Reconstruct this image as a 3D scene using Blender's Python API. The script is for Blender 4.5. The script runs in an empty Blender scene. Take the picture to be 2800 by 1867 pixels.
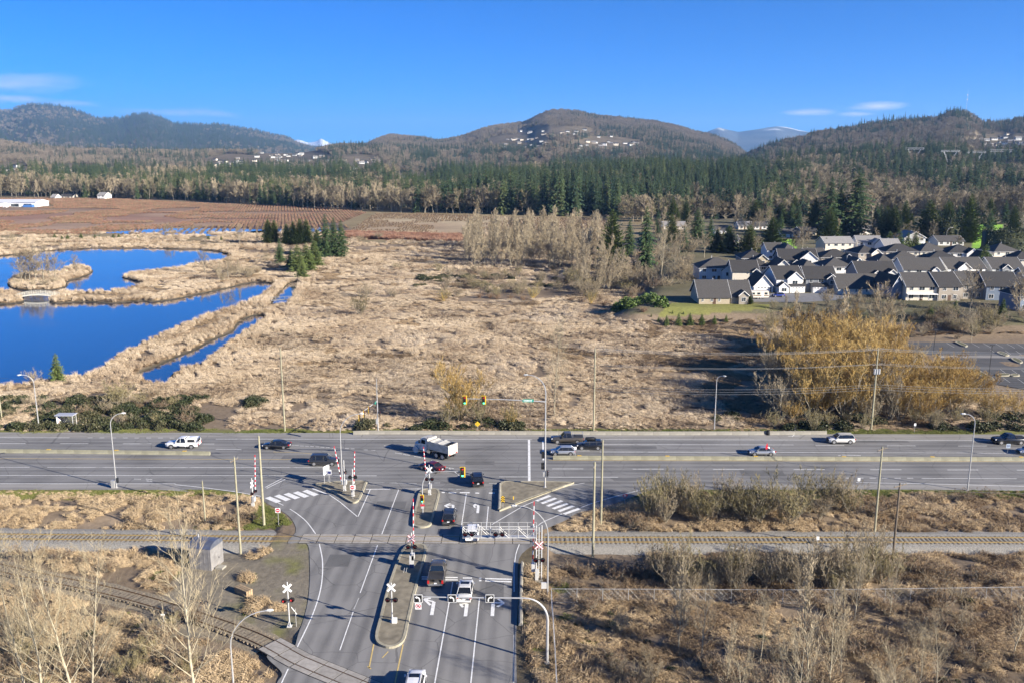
import bpy, math, random
import numpy as np
from mathutils import Vector, Matrix

R = math.radians
random.seed(11)
rng = np.random.default_rng(11)
scene = bpy.context.scene
COL = scene.collection

# ------------------------------------------------------------------ camera
CAM_H = 51.5
PITCH = math.atan(508.5 / 2400.0)
FPX = 2400.0
cam_d = bpy.data.cameras.new('camera')
cam_d.sensor_width = 36.0
cam_d.lens = FPX / 2800.0 * 36.0
cam_d.clip_start = 0.5
cam_d.clip_end = 90000.0
cam = bpy.data.objects.new('camera', cam_d)
cam.location = (0, 0, CAM_H)
cam.rotation_euler = (math.pi / 2 - PITCH, 0, 0)
COL.objects.link(cam)
scene.camera = cam

# ------------------------------------------------------------------ light
SUN_EL, SUN_AZ = 20.0, 118.0          # azimuth clockwise from +Y (the view direction)
world = bpy.data.worlds.new('World')
scene.world = world
world.use_nodes = True
wn, wl = world.node_tree.nodes, world.node_tree.links
wn.clear()
w_out = wn.new('ShaderNodeOutputWorld')
w_bg = wn.new('ShaderNodeBackground')
w_sky = wn.new('ShaderNodeTexSky')
w_sky.sky_type = 'NISHITA'
w_sky.sun_disc = False
w_sky.sun_elevation = R(SUN_EL)
w_sky.sun_rotation = R(SUN_AZ)
w_sky.altitude = 50
w_sky.air_density = 0.58
w_sky.dust_density = 0.0
w_sky.ozone_density = 10.0
w_bg.inputs['Strength'].default_value = 0.058
w_hsv = wn.new('ShaderNodeHueSaturation')
w_hsv.inputs['Saturation'].default_value = 1.32
wl.new(w_sky.outputs[0], w_hsv.inputs['Color'])
w_tint = wn.new('ShaderNodeMixRGB'); w_tint.blend_type = 'MULTIPLY'; w_tint.inputs[0].default_value = 1.0; w_tint.inputs[2].default_value = (.50, 1.0, 1.09, 1)
wl.new(w_hsv.outputs[0], w_tint.inputs[1]); SKY_COLOR = w_tint.outputs[0]
# thin clouds: soft streaks in directions of the sky
w_tc = wn.new('ShaderNodeTexCoord')
def w_math(op, a, b=None, clamp=False):
    n = wn.new('ShaderNodeMath'); n.operation = op; n.use_clamp = clamp
    for i, v in enumerate((a, b)):
        if v is None: continue
        if isinstance(v, (int, float)): n.inputs[i].default_value = v
        else: wl.new(v, n.inputs[i])
    return n.outputs[0]
w_sep = wn.new('ShaderNodeSeparateXYZ'); wl.new(w_tc.outputs['Generated'], w_sep.inputs[0])
az = w_math('ARCTAN2', w_sep.outputs[0], w_sep.outputs[1])
el = w_math('ARCSINE', w_sep.outputs[2])
w_comb = wn.new('ShaderNodeCombineXYZ')
wl.new(w_math('MULTIPLY', az, 14.0), w_comb.inputs[0])
wl.new(w_math('MULTIPLY', el, 60.0), w_comb.inputs[1])
w_noise = wn.new('ShaderNodeTexNoise'); w_noise.inputs['Scale'].default_value = 1.0
w_noise.inputs['Detail'].default_value = 6.0; w_noise.inputs['Roughness'].default_value = 0.55
w_noise.inputs['Distortion'].default_value = 0.6
wl.new(w_comb.outputs[0], w_noise.inputs['Vector'])
# (azimuth, elevation, half-width, half-height, strength) of each wisp, in radians
def cloud_dir(px, py):
    return math.atan((px - 1400) / 2453.0), (425.0 - py) / 2508.0
cl_total = None
for (px, py, hw, hh, st) in ((60, 255, 210, 46, .62), (470, 318, 280, 22, .62), (10, 292, 170, 20, .75), (200, 300, 150, 16, .5),
                             (2190, 316, 105, 15, 1.0), (2390, 303, 95, 20, 1.2), (2330, 322, 70, 12, .8),
                             (-700, 250, 500, 40, .6), (3600, 300, 400, 25, .8), (1440, 333, 60, 6, .25)):
    a0, e0 = cloud_dir(px, py)
    da = w_math('DIVIDE', w_math('SUBTRACT', az, a0), hw / 2453.0)
    de = w_math('DIVIDE', w_math('SUBTRACT', el, e0), hh / 2508.0)
    d2 = w_math('ADD', w_math('MULTIPLY', da, da), w_math('MULTIPLY', de, de))
    m = w_math('SUBTRACT', 1.0, w_math('SQRT', d2), clamp=True)
    m = w_math('MULTIPLY', m, st)
    cl_total = m if cl_total is None else w_math('MAXIMUM', cl_total, m)
cl = w_math('ADD', cl_total, w_math('MULTIPLY', w_math('SUBTRACT', w_noise.outputs[0], .5), 1.5))
cl = w_math('MULTIPLY', w_math('SUBTRACT', cl, .22), 1.4, clamp=True)
cl = w_math('MULTIPLY', cl, w_math('MULTIPLY', cl_total, 2.2, clamp=True), clamp=True)
w_mix = wn.new('ShaderNodeMixRGB')
wl.new(cl, w_mix.inputs[0]); wl.new(SKY_COLOR, w_mix.inputs[1])
w_mix.inputs[2].default_value = (5.4, 5.7, 6.0, 1)
wl.new(w_mix.outputs[0], w_bg.inputs['Color'])
wl.new(w_bg.outputs[0], w_out.inputs[0])

sun_d = bpy.data.lights.new('sun', 'SUN')
sun_d.energy = 5.0
sun_d.angle = R(0.5)
sun_d.color = (1.0, 0.91, 0.78)
sun = bpy.data.objects.new('sun', sun_d)
sd = Vector((math.sin(R(SUN_AZ)) * math.cos(R(SUN_EL)), math.cos(R(SUN_AZ)) * math.cos(R(SUN_EL)), math.sin(R(SUN_EL))))
sun.rotation_euler = sd.to_track_quat('Z', 'Y').to_euler()
sun.location = sd * 400
COL.objects.link(sun)

vs = scene.view_settings
vs.view_transform = 'Standard'; vs.look = 'None'; vs.exposure = 1.5; vs.gamma = 1.0
vs.use_curve_mapping = False
scene.render.engine = 'CYCLES'
cy = scene.cycles
cy.max_bounces = 6; cy.diffuse_bounces = 2; cy.glossy_bounces = 3; cy.transmission_bounces = 4
cy.transparent_max_bounces = 8; cy.volume_bounces = 0
cy.use_denoising = True
cy.use_adaptive_sampling = True

# ------------------------------------------------------------------ pixel of the photograph -> point of the place
CT, ST = math.cos(PITCH), math.sin(PITCH)
def ray(px, py):
    dx = (px - 1400.0) / FPX; dy = -(py - 933.5) / FPX
    return np.array((dx, CT + dy * ST, -ST + dy * CT))
def G(px, py, z=0.0):
    d = ray(px, py); t = (z - CAM_H) / d[2]
    return np.array((d[0] * t, d[1] * t, z))
def G2(px, py, z=0.0):
    return tuple(G(px, py, z)[:2])
def up_to(base, py):
    """height above base reached at image row py by a vertical thing standing on base"""
    bx, by, bz = base
    dy = -(py - 933.5) / FPX
    t = by / (CT + dy * ST)
    return CAM_H + t * (-ST + dy * CT) - bz
def Z(region, w):
    x0, y0, x1, y1 = region; s = (x1 - x0) / w
    return lambda zx, zy: (x0 + zx * s, y0 + zy * s)
Z1 = Z((0, 1000, 750, 1500), 2352)
Z2 = Z((650, 1100, 1150, 1500), 1960)
Z3 = Z((1050, 1050, 1600, 1480), 2006)
Z4 = Z((1450, 1130, 2150, 1600), 2335)
Z5 = Z((2050, 1050, 2800, 1600), 2138)
Z6 = Z((0, 1400, 800, 1867), 2352)
Z7 = Z((750, 1400, 1550, 1867), 2352)
Z8 = Z((1450, 1400, 2800, 1867), 2352)
ZP = Z((0, 600, 900, 1200), 2352)
ZH = Z((1880, 640, 2340, 860), 2352)
ZI = Z((2340, 640, 2800, 860), 2352)
ZF = Z((1800, 200, 2800, 700), 2352)
ZM = Z((900, 550, 1900, 1200), 2352)
ZR = Z((1800, 550, 2800, 1200), 2352)
def GZ(zf, pts, z=0.0):
    return [G2(*zf(*p), z) for p in pts]

# ------------------------------------------------------------------ materials
MATS = {}
def mat(name, color=(.5, .5, .5), rough=.8, metal=0.0, noise=None, var=0.0, coat=0.0, spec=None, bump=None, emit=None):
    """procedural surface: base colour, mottled by noise (scale, amount), varied per object by var"""
    if name in MATS: return MATS[name]
    m = bpy.data.materials.new(name); m.use_nodes = True
    nt = m.node_tree; b = nt.nodes['Principled BSDF']
    b.inputs['Roughness'].default_value = rough
    b.inputs['Metallic'].default_value = metal
    b.inputs['Coat Weight'].default_value = coat
    if spec is not None: b.inputs['Specular IOR Level'].default_value = spec
    col = nt.nodes.new('ShaderNodeRGB'); col.outputs[0].default_value = (*color, 1)
    c = col.outputs[0]
    if noise:
        tc = nt.nodes.new('ShaderNodeTexCoord')
        n = nt.nodes.new('ShaderNodeTexNoise'); n.inputs['Scale'].default_value = noise[0]
        n.inputs['Detail'].default_value = 5
        nt.links.new(tc.outputs['Object'], n.inputs['Vector'])
        mr = nt.nodes.new('ShaderNodeMapRange')
        mr.inputs['From Min'].default_value = .3; mr.inputs['From Max'].default_value = .7
        mr.inputs['To Min'].default_value = 1 - noise[1]; mr.inputs['To Max'].default_value = 1 + noise[1]
        nt.links.new(n.outputs[0], mr.inputs[0])
        mx = nt.nodes.new('ShaderNodeVectorMath'); mx.operation = 'SCALE'
        nt.links.new(c, mx.inputs[0]); nt.links.new(mr.outputs[0], mx.inputs['Scale'])
        c = mx.outputs[0]
        if bump:
            bp = nt.nodes.new('ShaderNodeBump'); bp.inputs['Strength'].default_value = bump
            nt.links.new(n.outputs[0], bp.inputs['Height']); nt.links.new(bp.outputs[0], b.inputs['Normal'])
    if var:
        oi = nt.nodes.new('ShaderNodeObjectInfo')
        mr = nt.nodes.new('ShaderNodeMapRange')
        mr.inputs['To Min'].default_value = 1 - var; mr.inputs['To Max'].default_value = 1 + var
        nt.links.new(oi.outputs['Random'], mr.inputs[0])
        mx = nt.nodes.new('ShaderNodeVectorMath'); mx.operation = 'SCALE'
        nt.links.new(c, mx.inputs[0]); nt.links.new(mr.outputs[0], mx.inputs['Scale'])
        c = mx.outputs[0]
    nt.links.new(c, b.inputs['Base Color'])
    if emit:
        b.inputs['Emission Color'].default_value = (*emit[0], 1); b.inputs['Emission Strength'].default_value = emit[1]
    MATS[name] = m
    return m

def foliage(name, colors, rough=.75, trans=0.0, nscale=.05, wr=.55, wi=.35):
    """colour ramp driven by the instance's own random number and a large-scale noise of its place"""
    if name in MATS: return MATS[name]
    m = bpy.data.materials.new(name); m.use_nodes = True
    nt = m.node_tree; b = nt.nodes['Principled BSDF']
    b.inputs['Roughness'].default_value = rough
    b.inputs['Specular IOR Level'].default_value = .2
    oi = nt.nodes.new('ShaderNodeObjectInfo')
    geo = nt.nodes.new('ShaderNodeNewGeometry')
    n = nt.nodes.new('ShaderNodeTexNoise'); n.inputs['Scale'].default_value = nscale; n.inputs['Detail'].default_value = 4
    nt.links.new(geo.outputs['Position'], n.inputs['Vector'])
    a = nt.nodes.new('ShaderNodeMath'); a.operation = 'MULTIPLY_ADD'; a.inputs[1].default_value = wr
    nt.links.new(oi.outputs['Random'], a.inputs[0])
    s = nt.nodes.new('ShaderNodeMath'); s.operation = 'MULTIPLY_ADD'; s.inputs[1].default_value = 1.9; s.inputs[2].default_value = -.86
    nt.links.new(n.outputs[0], s.inputs[0]); nt.links.new(s.outputs[0], a.inputs[2])
    ri = nt.nodes.new('ShaderNodeMath'); ri.operation = 'MULTIPLY_ADD'; ri.inputs[1].default_value = wi
    nt.links.new(geo.outputs['Random Per Island'], ri.inputs[0]); nt.links.new(a.outputs[0], ri.inputs[2])
    cr = nt.nodes.new('ShaderNodeValToRGB')
    e = cr.color_ramp.elements
    for i, c in enumerate(colors):
        p = i / (len(colors) - 1)
        el_ = e[i] if i < 2 else e.new(p)
        el_.position = p; el_.color = (*c, 1)
    nt.links.new(ri.outputs[0], cr.inputs[0])
    nt.links.new(cr.outputs[0], b.inputs['Base Color'])
    if trans:
        tr = nt.nodes.new('ShaderNodeBsdfTranslucent'); nt.links.new(cr.outputs[0], tr.inputs[0])
        mx = nt.nodes.new('ShaderNodeMixShader'); mx.inputs[0].default_value = trans
        nt.links.new(b.outputs[0], mx.inputs[1]); nt.links.new(tr.outputs[0], mx.inputs[2])
        nt.links.new(mx.outputs[0], nt.nodes['Material Output'].inputs[0])
    MATS[name] = m
    return m

# ------------------------------------------------------------------ mesh helpers
class MB:
    """collects shapes; build() links them as ONE mesh object"""
    def __init__(s): s.v = []; s.f = []; s.m = []; s.cur = 0; s.smooth = False
    def add(s, vs, fs, m=None):
        o = len(s.v); s.v.extend([tuple(map(float, p)) for p in vs])
        s.f.extend([tuple(i + o for i in f) for f in fs])
        s.m.extend([s.cur if m is None else m] * len(fs))
        return s
    def box(s, x0, x1, y0, y1, z0, z1, m=None, taper=0.0, tx=None, ty=None):
        tx = taper if tx is None else tx; ty = taper if ty is None else ty
        return s.add([(x0, y0, z0), (x1, y0, z0), (x1, y1, z0), (x0, y1, z0),
                      (x0 + tx, y0 + ty, z1), (x1 - tx, y0 + ty, z1), (x1 - tx, y1 - ty, z1), (x0 + tx, y1 - ty, z1)],
                     [(3, 2, 1, 0), (4, 5, 6, 7), (0, 1, 5, 4), (1, 2, 6, 5), (2, 3, 7, 6), (3, 0, 4, 7)], m)
    def tube(s, pts, rad, n=6, m=None, cap=True):
        pts = [Vector(p) for p in pts]
        if not hasattr(rad, '__len__'): rad = [rad] * len(pts)
        vs, fs = [], []
        prev = None
        for i, p in enumerate(pts):
            d = (pts[min(i + 1, len(pts) - 1)] - pts[max(i - 1, 0)])
            d = d.normalized() if d.length > 1e-9 else Vector((0, 0, 1))
            a = prev if prev is not None else (Vector((1, 0, 0)) if abs(d.x) < .9 else Vector((0, 1, 0)))
            u = (a - d * a.dot(d)); u = u.normalized() if u.length > 1e-6 else d.orthogonal().normalized()
            prev = u; w = d.cross(u)
            for k in range(n):
                t = 2 * math.pi * k / n
                vs.append(p + (u * math.cos(t) + w * math.sin(t)) * rad[i])
        for i in range(len(pts) - 1):
            for k in range(n):
                a, b = i * n + k, i * n + (k + 1) % n
                fs.append((a, b, b + n, a + n))
        if cap:
            fs.append(tuple(range(n - 1, -1, -1))); fs.append(tuple((len(pts) - 1) * n + k for k in range(n)))
        return s.add(vs, fs, m)
    def prism(s, poly, z0, z1, m=None, top=True, bottom=True):
        n = len(poly); vs = [(*p[:2], z0) for p in poly] + [(*p[:2], z1) for p in poly]
        fs = [(i, (i + 1) % n, n + (i + 1) % n, n + i) for i in range(n)]
        if top: fs.append(tuple(range(n, 2 * n)))
        if bottom: fs.append(tuple(range(n - 1, -1, -1)))
        return s.add(vs, fs, m)
    def slab(s, poly, axis, a, b, m=None):
        """polygon in a vertical plane extruded along x ('x': poly is (y,z)) or y ('y': poly is (x,z))"""
        n = len(poly)
        mk = (lambda p, t: (t, p[0], p[1])) if axis == 'x' else (lambda p, t: (p[0], t, p[1]))
        vs = [mk(p, a) for p in poly] + [mk(p, b) for p in poly]
        fs = [(i, (i + 1) % n, n + (i + 1) % n, n + i) for i in range(n)] + [tuple(range(n, 2 * n)), tuple(range(n - 1, -1, -1))]
        return s.add(vs, fs, m)
    def quad(s, a, b, c, d, m=None): return s.add([a, b, c, d], [(0, 1, 2, 3)], m)
    def build(s, name, mats, parent=None, loc=None, rotz=0.0, smooth=None):
        me = bpy.data.meshes.new(name)
        me.from_pydata(s.v, [], s.f)
        if not isinstance(mats, (list, tuple)): mats = [mats]
        for m in mats: me.materials.append(m)
        if any(s.m): me.polygons.foreach_set('material_index', s.m)
        if smooth or (smooth is None and s.smooth):
            me.polygons.foreach_set('use_smooth', [True] * len(me.polygons))
        me.update()
        o = bpy.data.objects.new(name, me); COL.objects.link(o)
        if parent is not None: o.parent = parent
        if loc is not None: o.location = loc
        if rotz: o.rotation_euler = (0, 0, rotz)
        return o
def recalc(o):
    import bmesh
    bm = bmesh.new(); bm.from_mesh(o.data)
    bmesh.ops.recalc_face_normals(bm, faces=bm.faces); bm.to_mesh(o.data); bm.free()
    return o
def np_mesh(name, V, F, mats, fm=None, smooth=False):
    """fast mesh from arrays: V n x 3, F m x k (all the same size)"""
    me = bpy.data.meshes.new(name)
    V = np.asarray(V, dtype=np.float32); F = np.asarray(F, dtype=np.int32)
    k = F.shape[1]
    me.vertices.add(len(V)); me.vertices.foreach_set('co', V.ravel())
    me.loops.add(F.size); me.loops.foreach_set('vertex_index', F.ravel())
    me.polygons.add(len(F)); me.polygons.foreach_set('loop_start', np.arange(0, F.size, k, dtype=np.int32))
    if fm is not None: me.polygons.foreach_set('material_index', np.asarray(fm, dtype=np.int32))
    if smooth: me.polygons.foreach_set('use_smooth', np.ones(len(F), dtype=bool))
    if not isinstance(mats, (list, tuple)): mats = [mats]
    for m in mats: me.materials.append(m)
    me.update(calc_edges=True); me.validate()
    return me
def link(name, me, parent=None, loc=None):
    o = bpy.data.objects.new(name, me); COL.objects.link(o)
    if parent is not None: o.parent = parent
    if loc is not None: o.location = loc
    return o
def tag(o, label=None, cat=None, group=None, kind=None):
    if label: o['label'] = label
    if cat: o['category'] = cat
    if group: o['group'] = group
    if kind: o['kind'] = kind
    return o
def empty(name, loc, rz=0.0, label=None, cat=None, group=None):
    o = bpy.data.objects.new(name, None); COL.objects.link(o)
    o.empty_display_size = .3
    o.location = tuple(map(float, loc)); o.rotation_euler = (0, 0, rz)
    return tag(o, label, cat, group)
def copy_tree(o, parent=None):
    c = o.copy(); COL.objects.link(c); c.parent = parent
    for ch in o.children: copy_tree(ch, c)
    return c

# value noise on the plane, vectorised
def vnoise(x, y, seed=0):
    xi = np.floor(x).astype(np.int64); yi = np.floor(y).astype(np.int64)
    fx = x - xi; fy = y - yi
    fx = fx * fx * (3 - 2 * fx); fy = fy * fy * (3 - 2 * fy)
    def h(a, b):
        n = (a * 374761393 + b * 668265263 + seed * 1442695041) & 0xFFFFFFFF
        n = ((n ^ (n >> 13)) * 1274126177) & 0xFFFFFFFF
        return ((n ^ (n >> 16)) & 0xFFFF) / 65535.0
    return (h(xi, yi) * (1 - fx) + h(xi + 1, yi) * fx) * (1 - fy) + (h(xi, yi + 1) * (1 - fx) + h(xi + 1, yi + 1) * fx) * fy
def fbm(x, y, seed=0, oct=4):
    t = 0; a = .5
    for i in range(oct):
        t = t + a * vnoise(x * 2 ** i, y * 2 ** i, seed + i * 17); a *= .5
    return t
def in_poly(x, y, poly):
    x = np.asarray(x); y = np.asarray(y); inside = np.zeros(x.shape, bool)
    n = len(poly)
    for i in range(n):
        x0, y0 = poly[i][:2]; x1, y1 = poly[(i + 1) % n][:2]
        c = ((y0 > y) != (y1 > y))
        if abs(y1 - y0) < 1e-12: continue
        inside ^= c & (x < (x1 - x0) * (y - y0) / (y1 - y0) + x0)
    return inside
def poly_dist(x, y, poly, closed=True):
    """distance to the outline; negative inside"""
    x = np.asarray(x, float); y = np.asarray(y, float); d = np.full(x.shape, 1e9)
    n = len(poly)
    for i in range(n if closed else n - 1):
        x0, y0 = poly[i][:2]; x1, y1 = poly[(i + 1) % n][:2]
        dx, dy = x1 - x0, y1 - y0; L = dx * dx + dy * dy + 1e-12
        t = np.clip(((x - x0) * dx + (y - y0) * dy) / L, 0, 1)
        d = np.minimum(d, np.hypot(x - x0 - t * dx, y - y0 - t * dy))
    return np.where(in_poly(x, y, poly), -d, d) if closed else d
def sstep(a, b, x):
    t = np.clip((x - a) / (b - a), 0, 1); return t * t * (3 - 2 * t)
def catmull(pts, n=8, closed=False):
    P = [np.array(p, float) for p in pts]; out = []
    m = len(P)
    rngi = range(m if closed else m - 1)
    for i in rngi:
        p0 = P[(i - 1) % m] if closed or i > 0 else P[0]
        p1 = P[i]; p2 = P[(i + 1) % m]
        p3 = P[(i + 2) % m] if closed or i + 2 < m else P[-1]
        for k in range(n):
            t = k / n
            out.append(tuple(.5 * ((2 * p1) + (-p0 + p2) * t + (2 * p0 - 5 * p1 + 4 * p2 - p3) * t * t + (-p0 + 3 * p1 - 3 * p2 + p3) * t ** 3)))
    if not closed: out.append(tuple(P[-1]))
    return out

# scatter of alike pieces nobody could count
def scatter(name, label, cat, pts, rotz, scl, protos, idx=None, tilt=None, sz=None):
    """ONE object of kind stuff: geometry nodes put a prototype on every point"""
    pts = np.asarray(pts, np.float32); n = len(pts)
    me = bpy.data.meshes.new(name)
    me.vertices.add(n); me.vertices.foreach_set('co', pts.ravel())
    rot = np.zeros((n, 3), np.float32); rot[:, 2] = rotz
    if tilt is not None: rot[:, :2] = tilt
    sc = np.ones((n, 3), np.float32) * np.asarray(scl, np.float32).reshape(n, -1)
    if sz is not None: sc[:, 2] *= sz
    a = me.attributes.new('rot', 'FLOAT_VECTOR', 'POINT'); a.data.foreach_set('vector', rot.ravel())
    a = me.attributes.new('scl', 'FLOAT_VECTOR', 'POINT'); a.data.foreach_set('vector', sc.ravel())
    if idx is None: idx = rng.integers(0, len(protos), n)
    a = me.attributes.new('pick', 'INT', 'POINT'); a.data.foreach_set('value', np.asarray(idx, np.int32))
    o = bpy.data.objects.new(name, me); COL.objects.link(o)
    pc = bpy.data.collections.new(name + '_pieces')
    for i, pm in enumerate(protos):
        po = bpy.data.objects.new('%s_piece_%03d' % (name, i), pm); pc.objects.link(po)
    ng = bpy.data.node_groups.new(name + '_scatter', 'GeometryNodeTree')
    ng.interface.new_socket('Geometry', in_out='INPUT', socket_type='NodeSocketGeometry')
    ng.interface.new_socket('Geometry', in_out='OUTPUT', socket_type='NodeSocketGeometry')
    N, L = ng.nodes, ng.links
    gi = N.new('NodeGroupInput'); go = N.new('NodeGroupOutput')
    iop = N.new('GeometryNodeInstanceOnPoints')
    ci = N.new('GeometryNodeCollectionInfo'); ci.inputs['Collection'].default_value = pc
    ci.inputs['Separate Children'].default_value = True; ci.inputs['Reset Children'].default_value = True
    def attr(nm, t):
        q = N.new('GeometryNodeInputNamedAttribute'); q.data_type = t; q.inputs['Name'].default_value = nm
        return q.outputs['Attribute']
    L.new(gi.outputs[0], iop.inputs['Points']); L.new(ci.outputs[0], iop.inputs['Instance'])
    iop.inputs['Pick Instance'].default_value = True
    L.new(attr('pick', 'INT'), iop.inputs['Instance Index'])
    e2r = N.new('FunctionNodeEulerToRotation'); L.new(attr('rot', 'FLOAT_VECTOR'), e2r.inputs[0])
    L.new(e2r.outputs[0], iop.inputs['Rotation'])
    L.new(attr('scl', 'FLOAT_VECTOR'), iop.inputs['Scale'])
    L.new(iop.outputs[0], go.inputs[0])
    md = o.modifiers.new('scatter', 'NODES'); md.node_group = ng
    tag(o, label, cat, kind='stuff')
    return o
# ================================================================== terrain
POND_LOW = catmull(GZ(ZP, [(-900, 1240), (0, 1185), (180, 1168), (330, 1145), (490, 1115), (600, 1110), (720, 1060), (850, 970), (1000, 890),
    (1200, 800), (1400, 715), (1600, 650), (1800, 580), (1900, 520), (1960, 462), (1900, 446), (1800, 446), (1600, 490), (1400, 532), (1250, 565),
    (1100, 582), (1030, 577), (950, 580), (800, 592), (600, 582), (420, 592), (360, 590), (260, 598), (130, 590), (0, 600), (-900, 640)]), 4, True)
POND_UP = catmull(GZ(ZP, [(-900, 300), (-300, 268), (0, 258), (250, 230), (700, 205), (1300, 210), (1550, 225), (1650, 262), (1600, 290), (1400, 322), (1280, 350),
    (1150, 362), (950, 388), (878, 412), (960, 432), (1022, 462), (900, 502), (700, 521), (430, 521), (390, 545), (150, 545), (90, 518), (0, 514), (-900, 540)]), 4, True)
BR_GAP = GZ(ZP, [(160, 520), (365, 520), (365, 615), (160, 615)])
DITCH = catmull(GZ(ZP, [(1040, 1085), (1150, 1040), (1300, 975), (1450, 915), (1550, 855), (1690, 800), (1740, 730), (1830, 685), (1850, 700), (1740, 775),
    (1620, 850), (1500, 940), (1370, 1030), (1210, 1075), (1140, 1158), (1090, 1130)]), 3, True)
DITCH2 = GZ(ZP, [(1960, 610), (2010, 540), (2080, 460), (2110, 445), (2080, 500), (2050, 560), (2000, 610)])
POOL = GZ(ZM, [(178, 400), (210, 380), (265, 362), (255, 385), (200, 408)])
ISLE = catmull(GZ(ZP, [(60, 460), (110, 410), (250, 380), (400, 380), (470, 350), (560, 335), (640, 350), (655, 372), (600, 405), (480, 440), (465, 480), (350, 500), (130, 497)]), 3, True)
FLOOD = GZ(Z((0, 200, 1000, 600), 2352), [(640, 1030), (1000, 1000), (1500, 1000), (1700, 1010), (1700, 1040), (1300, 1050)])
WATER = [POND_LOW, POND_UP, BR_GAP, DITCH, DITCH2, POOL]
def water_dist(x, y):
    """signed distance to open water: negative in water"""
    d = np.full(np.shape(x), 1e9)
    for p in WATER: d = np.minimum(d, poly_dist(x, y, p) - (1.8 if p is DITCH or p is DITCH2 else 0))
    return np.maximum(d, -poly_dist(x, y, ISLE))
# raised ground the houses stand on
PLAT = [G2(1742, 846, 3.5), G2(1900, 838, 4), G2(2150, 836, 4), G2(2300, 850, 4), G2(2560, 868, 4), G2(2800, 868, 4), (420, 250), (900, 500), (900, 900),
        G2(1900, 600, 4), G2(1780, 640, 4), G2(1830, 720, 4), G2(1800, 800, 4)]
# skyline profiles (pixel of the ridge in the photograph), distance of the ridge, start of the slope, canopy height
HILLS = [
    ([(-900, 330), (-400, 310), (0, 300), (42, 297), (77, 285), (106, 282), (183, 287), (221, 298), (276, 319), (340, 319), (374, 308), (408, 306), (442, 313), (485, 334),
      (544, 337), (604, 337), (650, 345), (697, 351), (744, 364), (787, 372), (816, 389), (900, 414), (1000, 440)], 9000, 4200, 20, 1.15),
    ([(-900, 372), (-300, 374), (0, 376), (64, 387), (170, 398), (340, 402), (550, 404), (810, 405), (935, 387), (1000, 391), (1060, 395), (1150, 398), (1300, 400), (1700, 405), (1900, 440)], 3000, 1350, 18, 1.1),
    ([(880, 440), (900, 395), (960, 390), (1000, 391), (1040, 372), (1070, 362), (1104, 366), (1155, 370), (1190, 378), (1220, 377), (1270, 366), (1325, 345), (1368, 337), (1440, 328), (1465, 315),
      (1500, 300), (1538, 298), (1580, 302), (1623, 311), (1686, 317), (1730, 323), (1793, 330), (1856, 342), (1900, 356), (1950, 366), (1985, 380), (2010, 392), (2040, 415), (2100, 450)], 4500, 1500, 15, 1.0),
    ([(2000, 445), (2060, 412), (2089, 400), (2140, 382), (2183, 374), (2225, 360), (2268, 352), (2310, 347), (2336, 342), (2395, 333), (2480, 327), (2544, 322), (2582, 306), (2630, 303), (2655, 314),
      (2672, 328), (2735, 328), (2769, 316), (2800, 315), (3000, 310), (3400, 325), (4200, 350)], 2700, 850, 9, 1.45),
    ([(1880, 400), (1932, 360), (1962, 349), (1987, 356), (2017, 362), (2076, 353), (2119, 345), (2153, 349), (2183, 357), (2210, 361), (2300, 352), (2400, 380), (2500, 420)], 16000, 11000, 0, 1.0),
    ([(780, 425), (800, 388), (812, 381), (826, 384), (845, 391), (866, 387), (880, 379), (896, 388), (920, 400), (960, 425)], 24000, 20000, 0, 1.0),
]
HILL_Z = []
for pts, rc, r0, can, ex in HILLS:
    us = [(p[0] - 1400) / 2453.0 for p in pts]
    zs = [max(0.0, CAM_H + (425 - p[1]) / 2508.0 * rc - can) for p in pts]
    HILL_Z.append((us, zs, rc, r0, ex))
SPUR_PX = [Z6(*p) for p in [(-300, 370), (200, 490), (900, 635), (1480, 800), (1950, 962), (2200, 1075)]] + [Z7(*p) for p in [(200, 1190), (640, 1373), (900, 1480)]]
SPUR = catmull([G2(*p) for p in SPUR_PX], 4)
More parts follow.
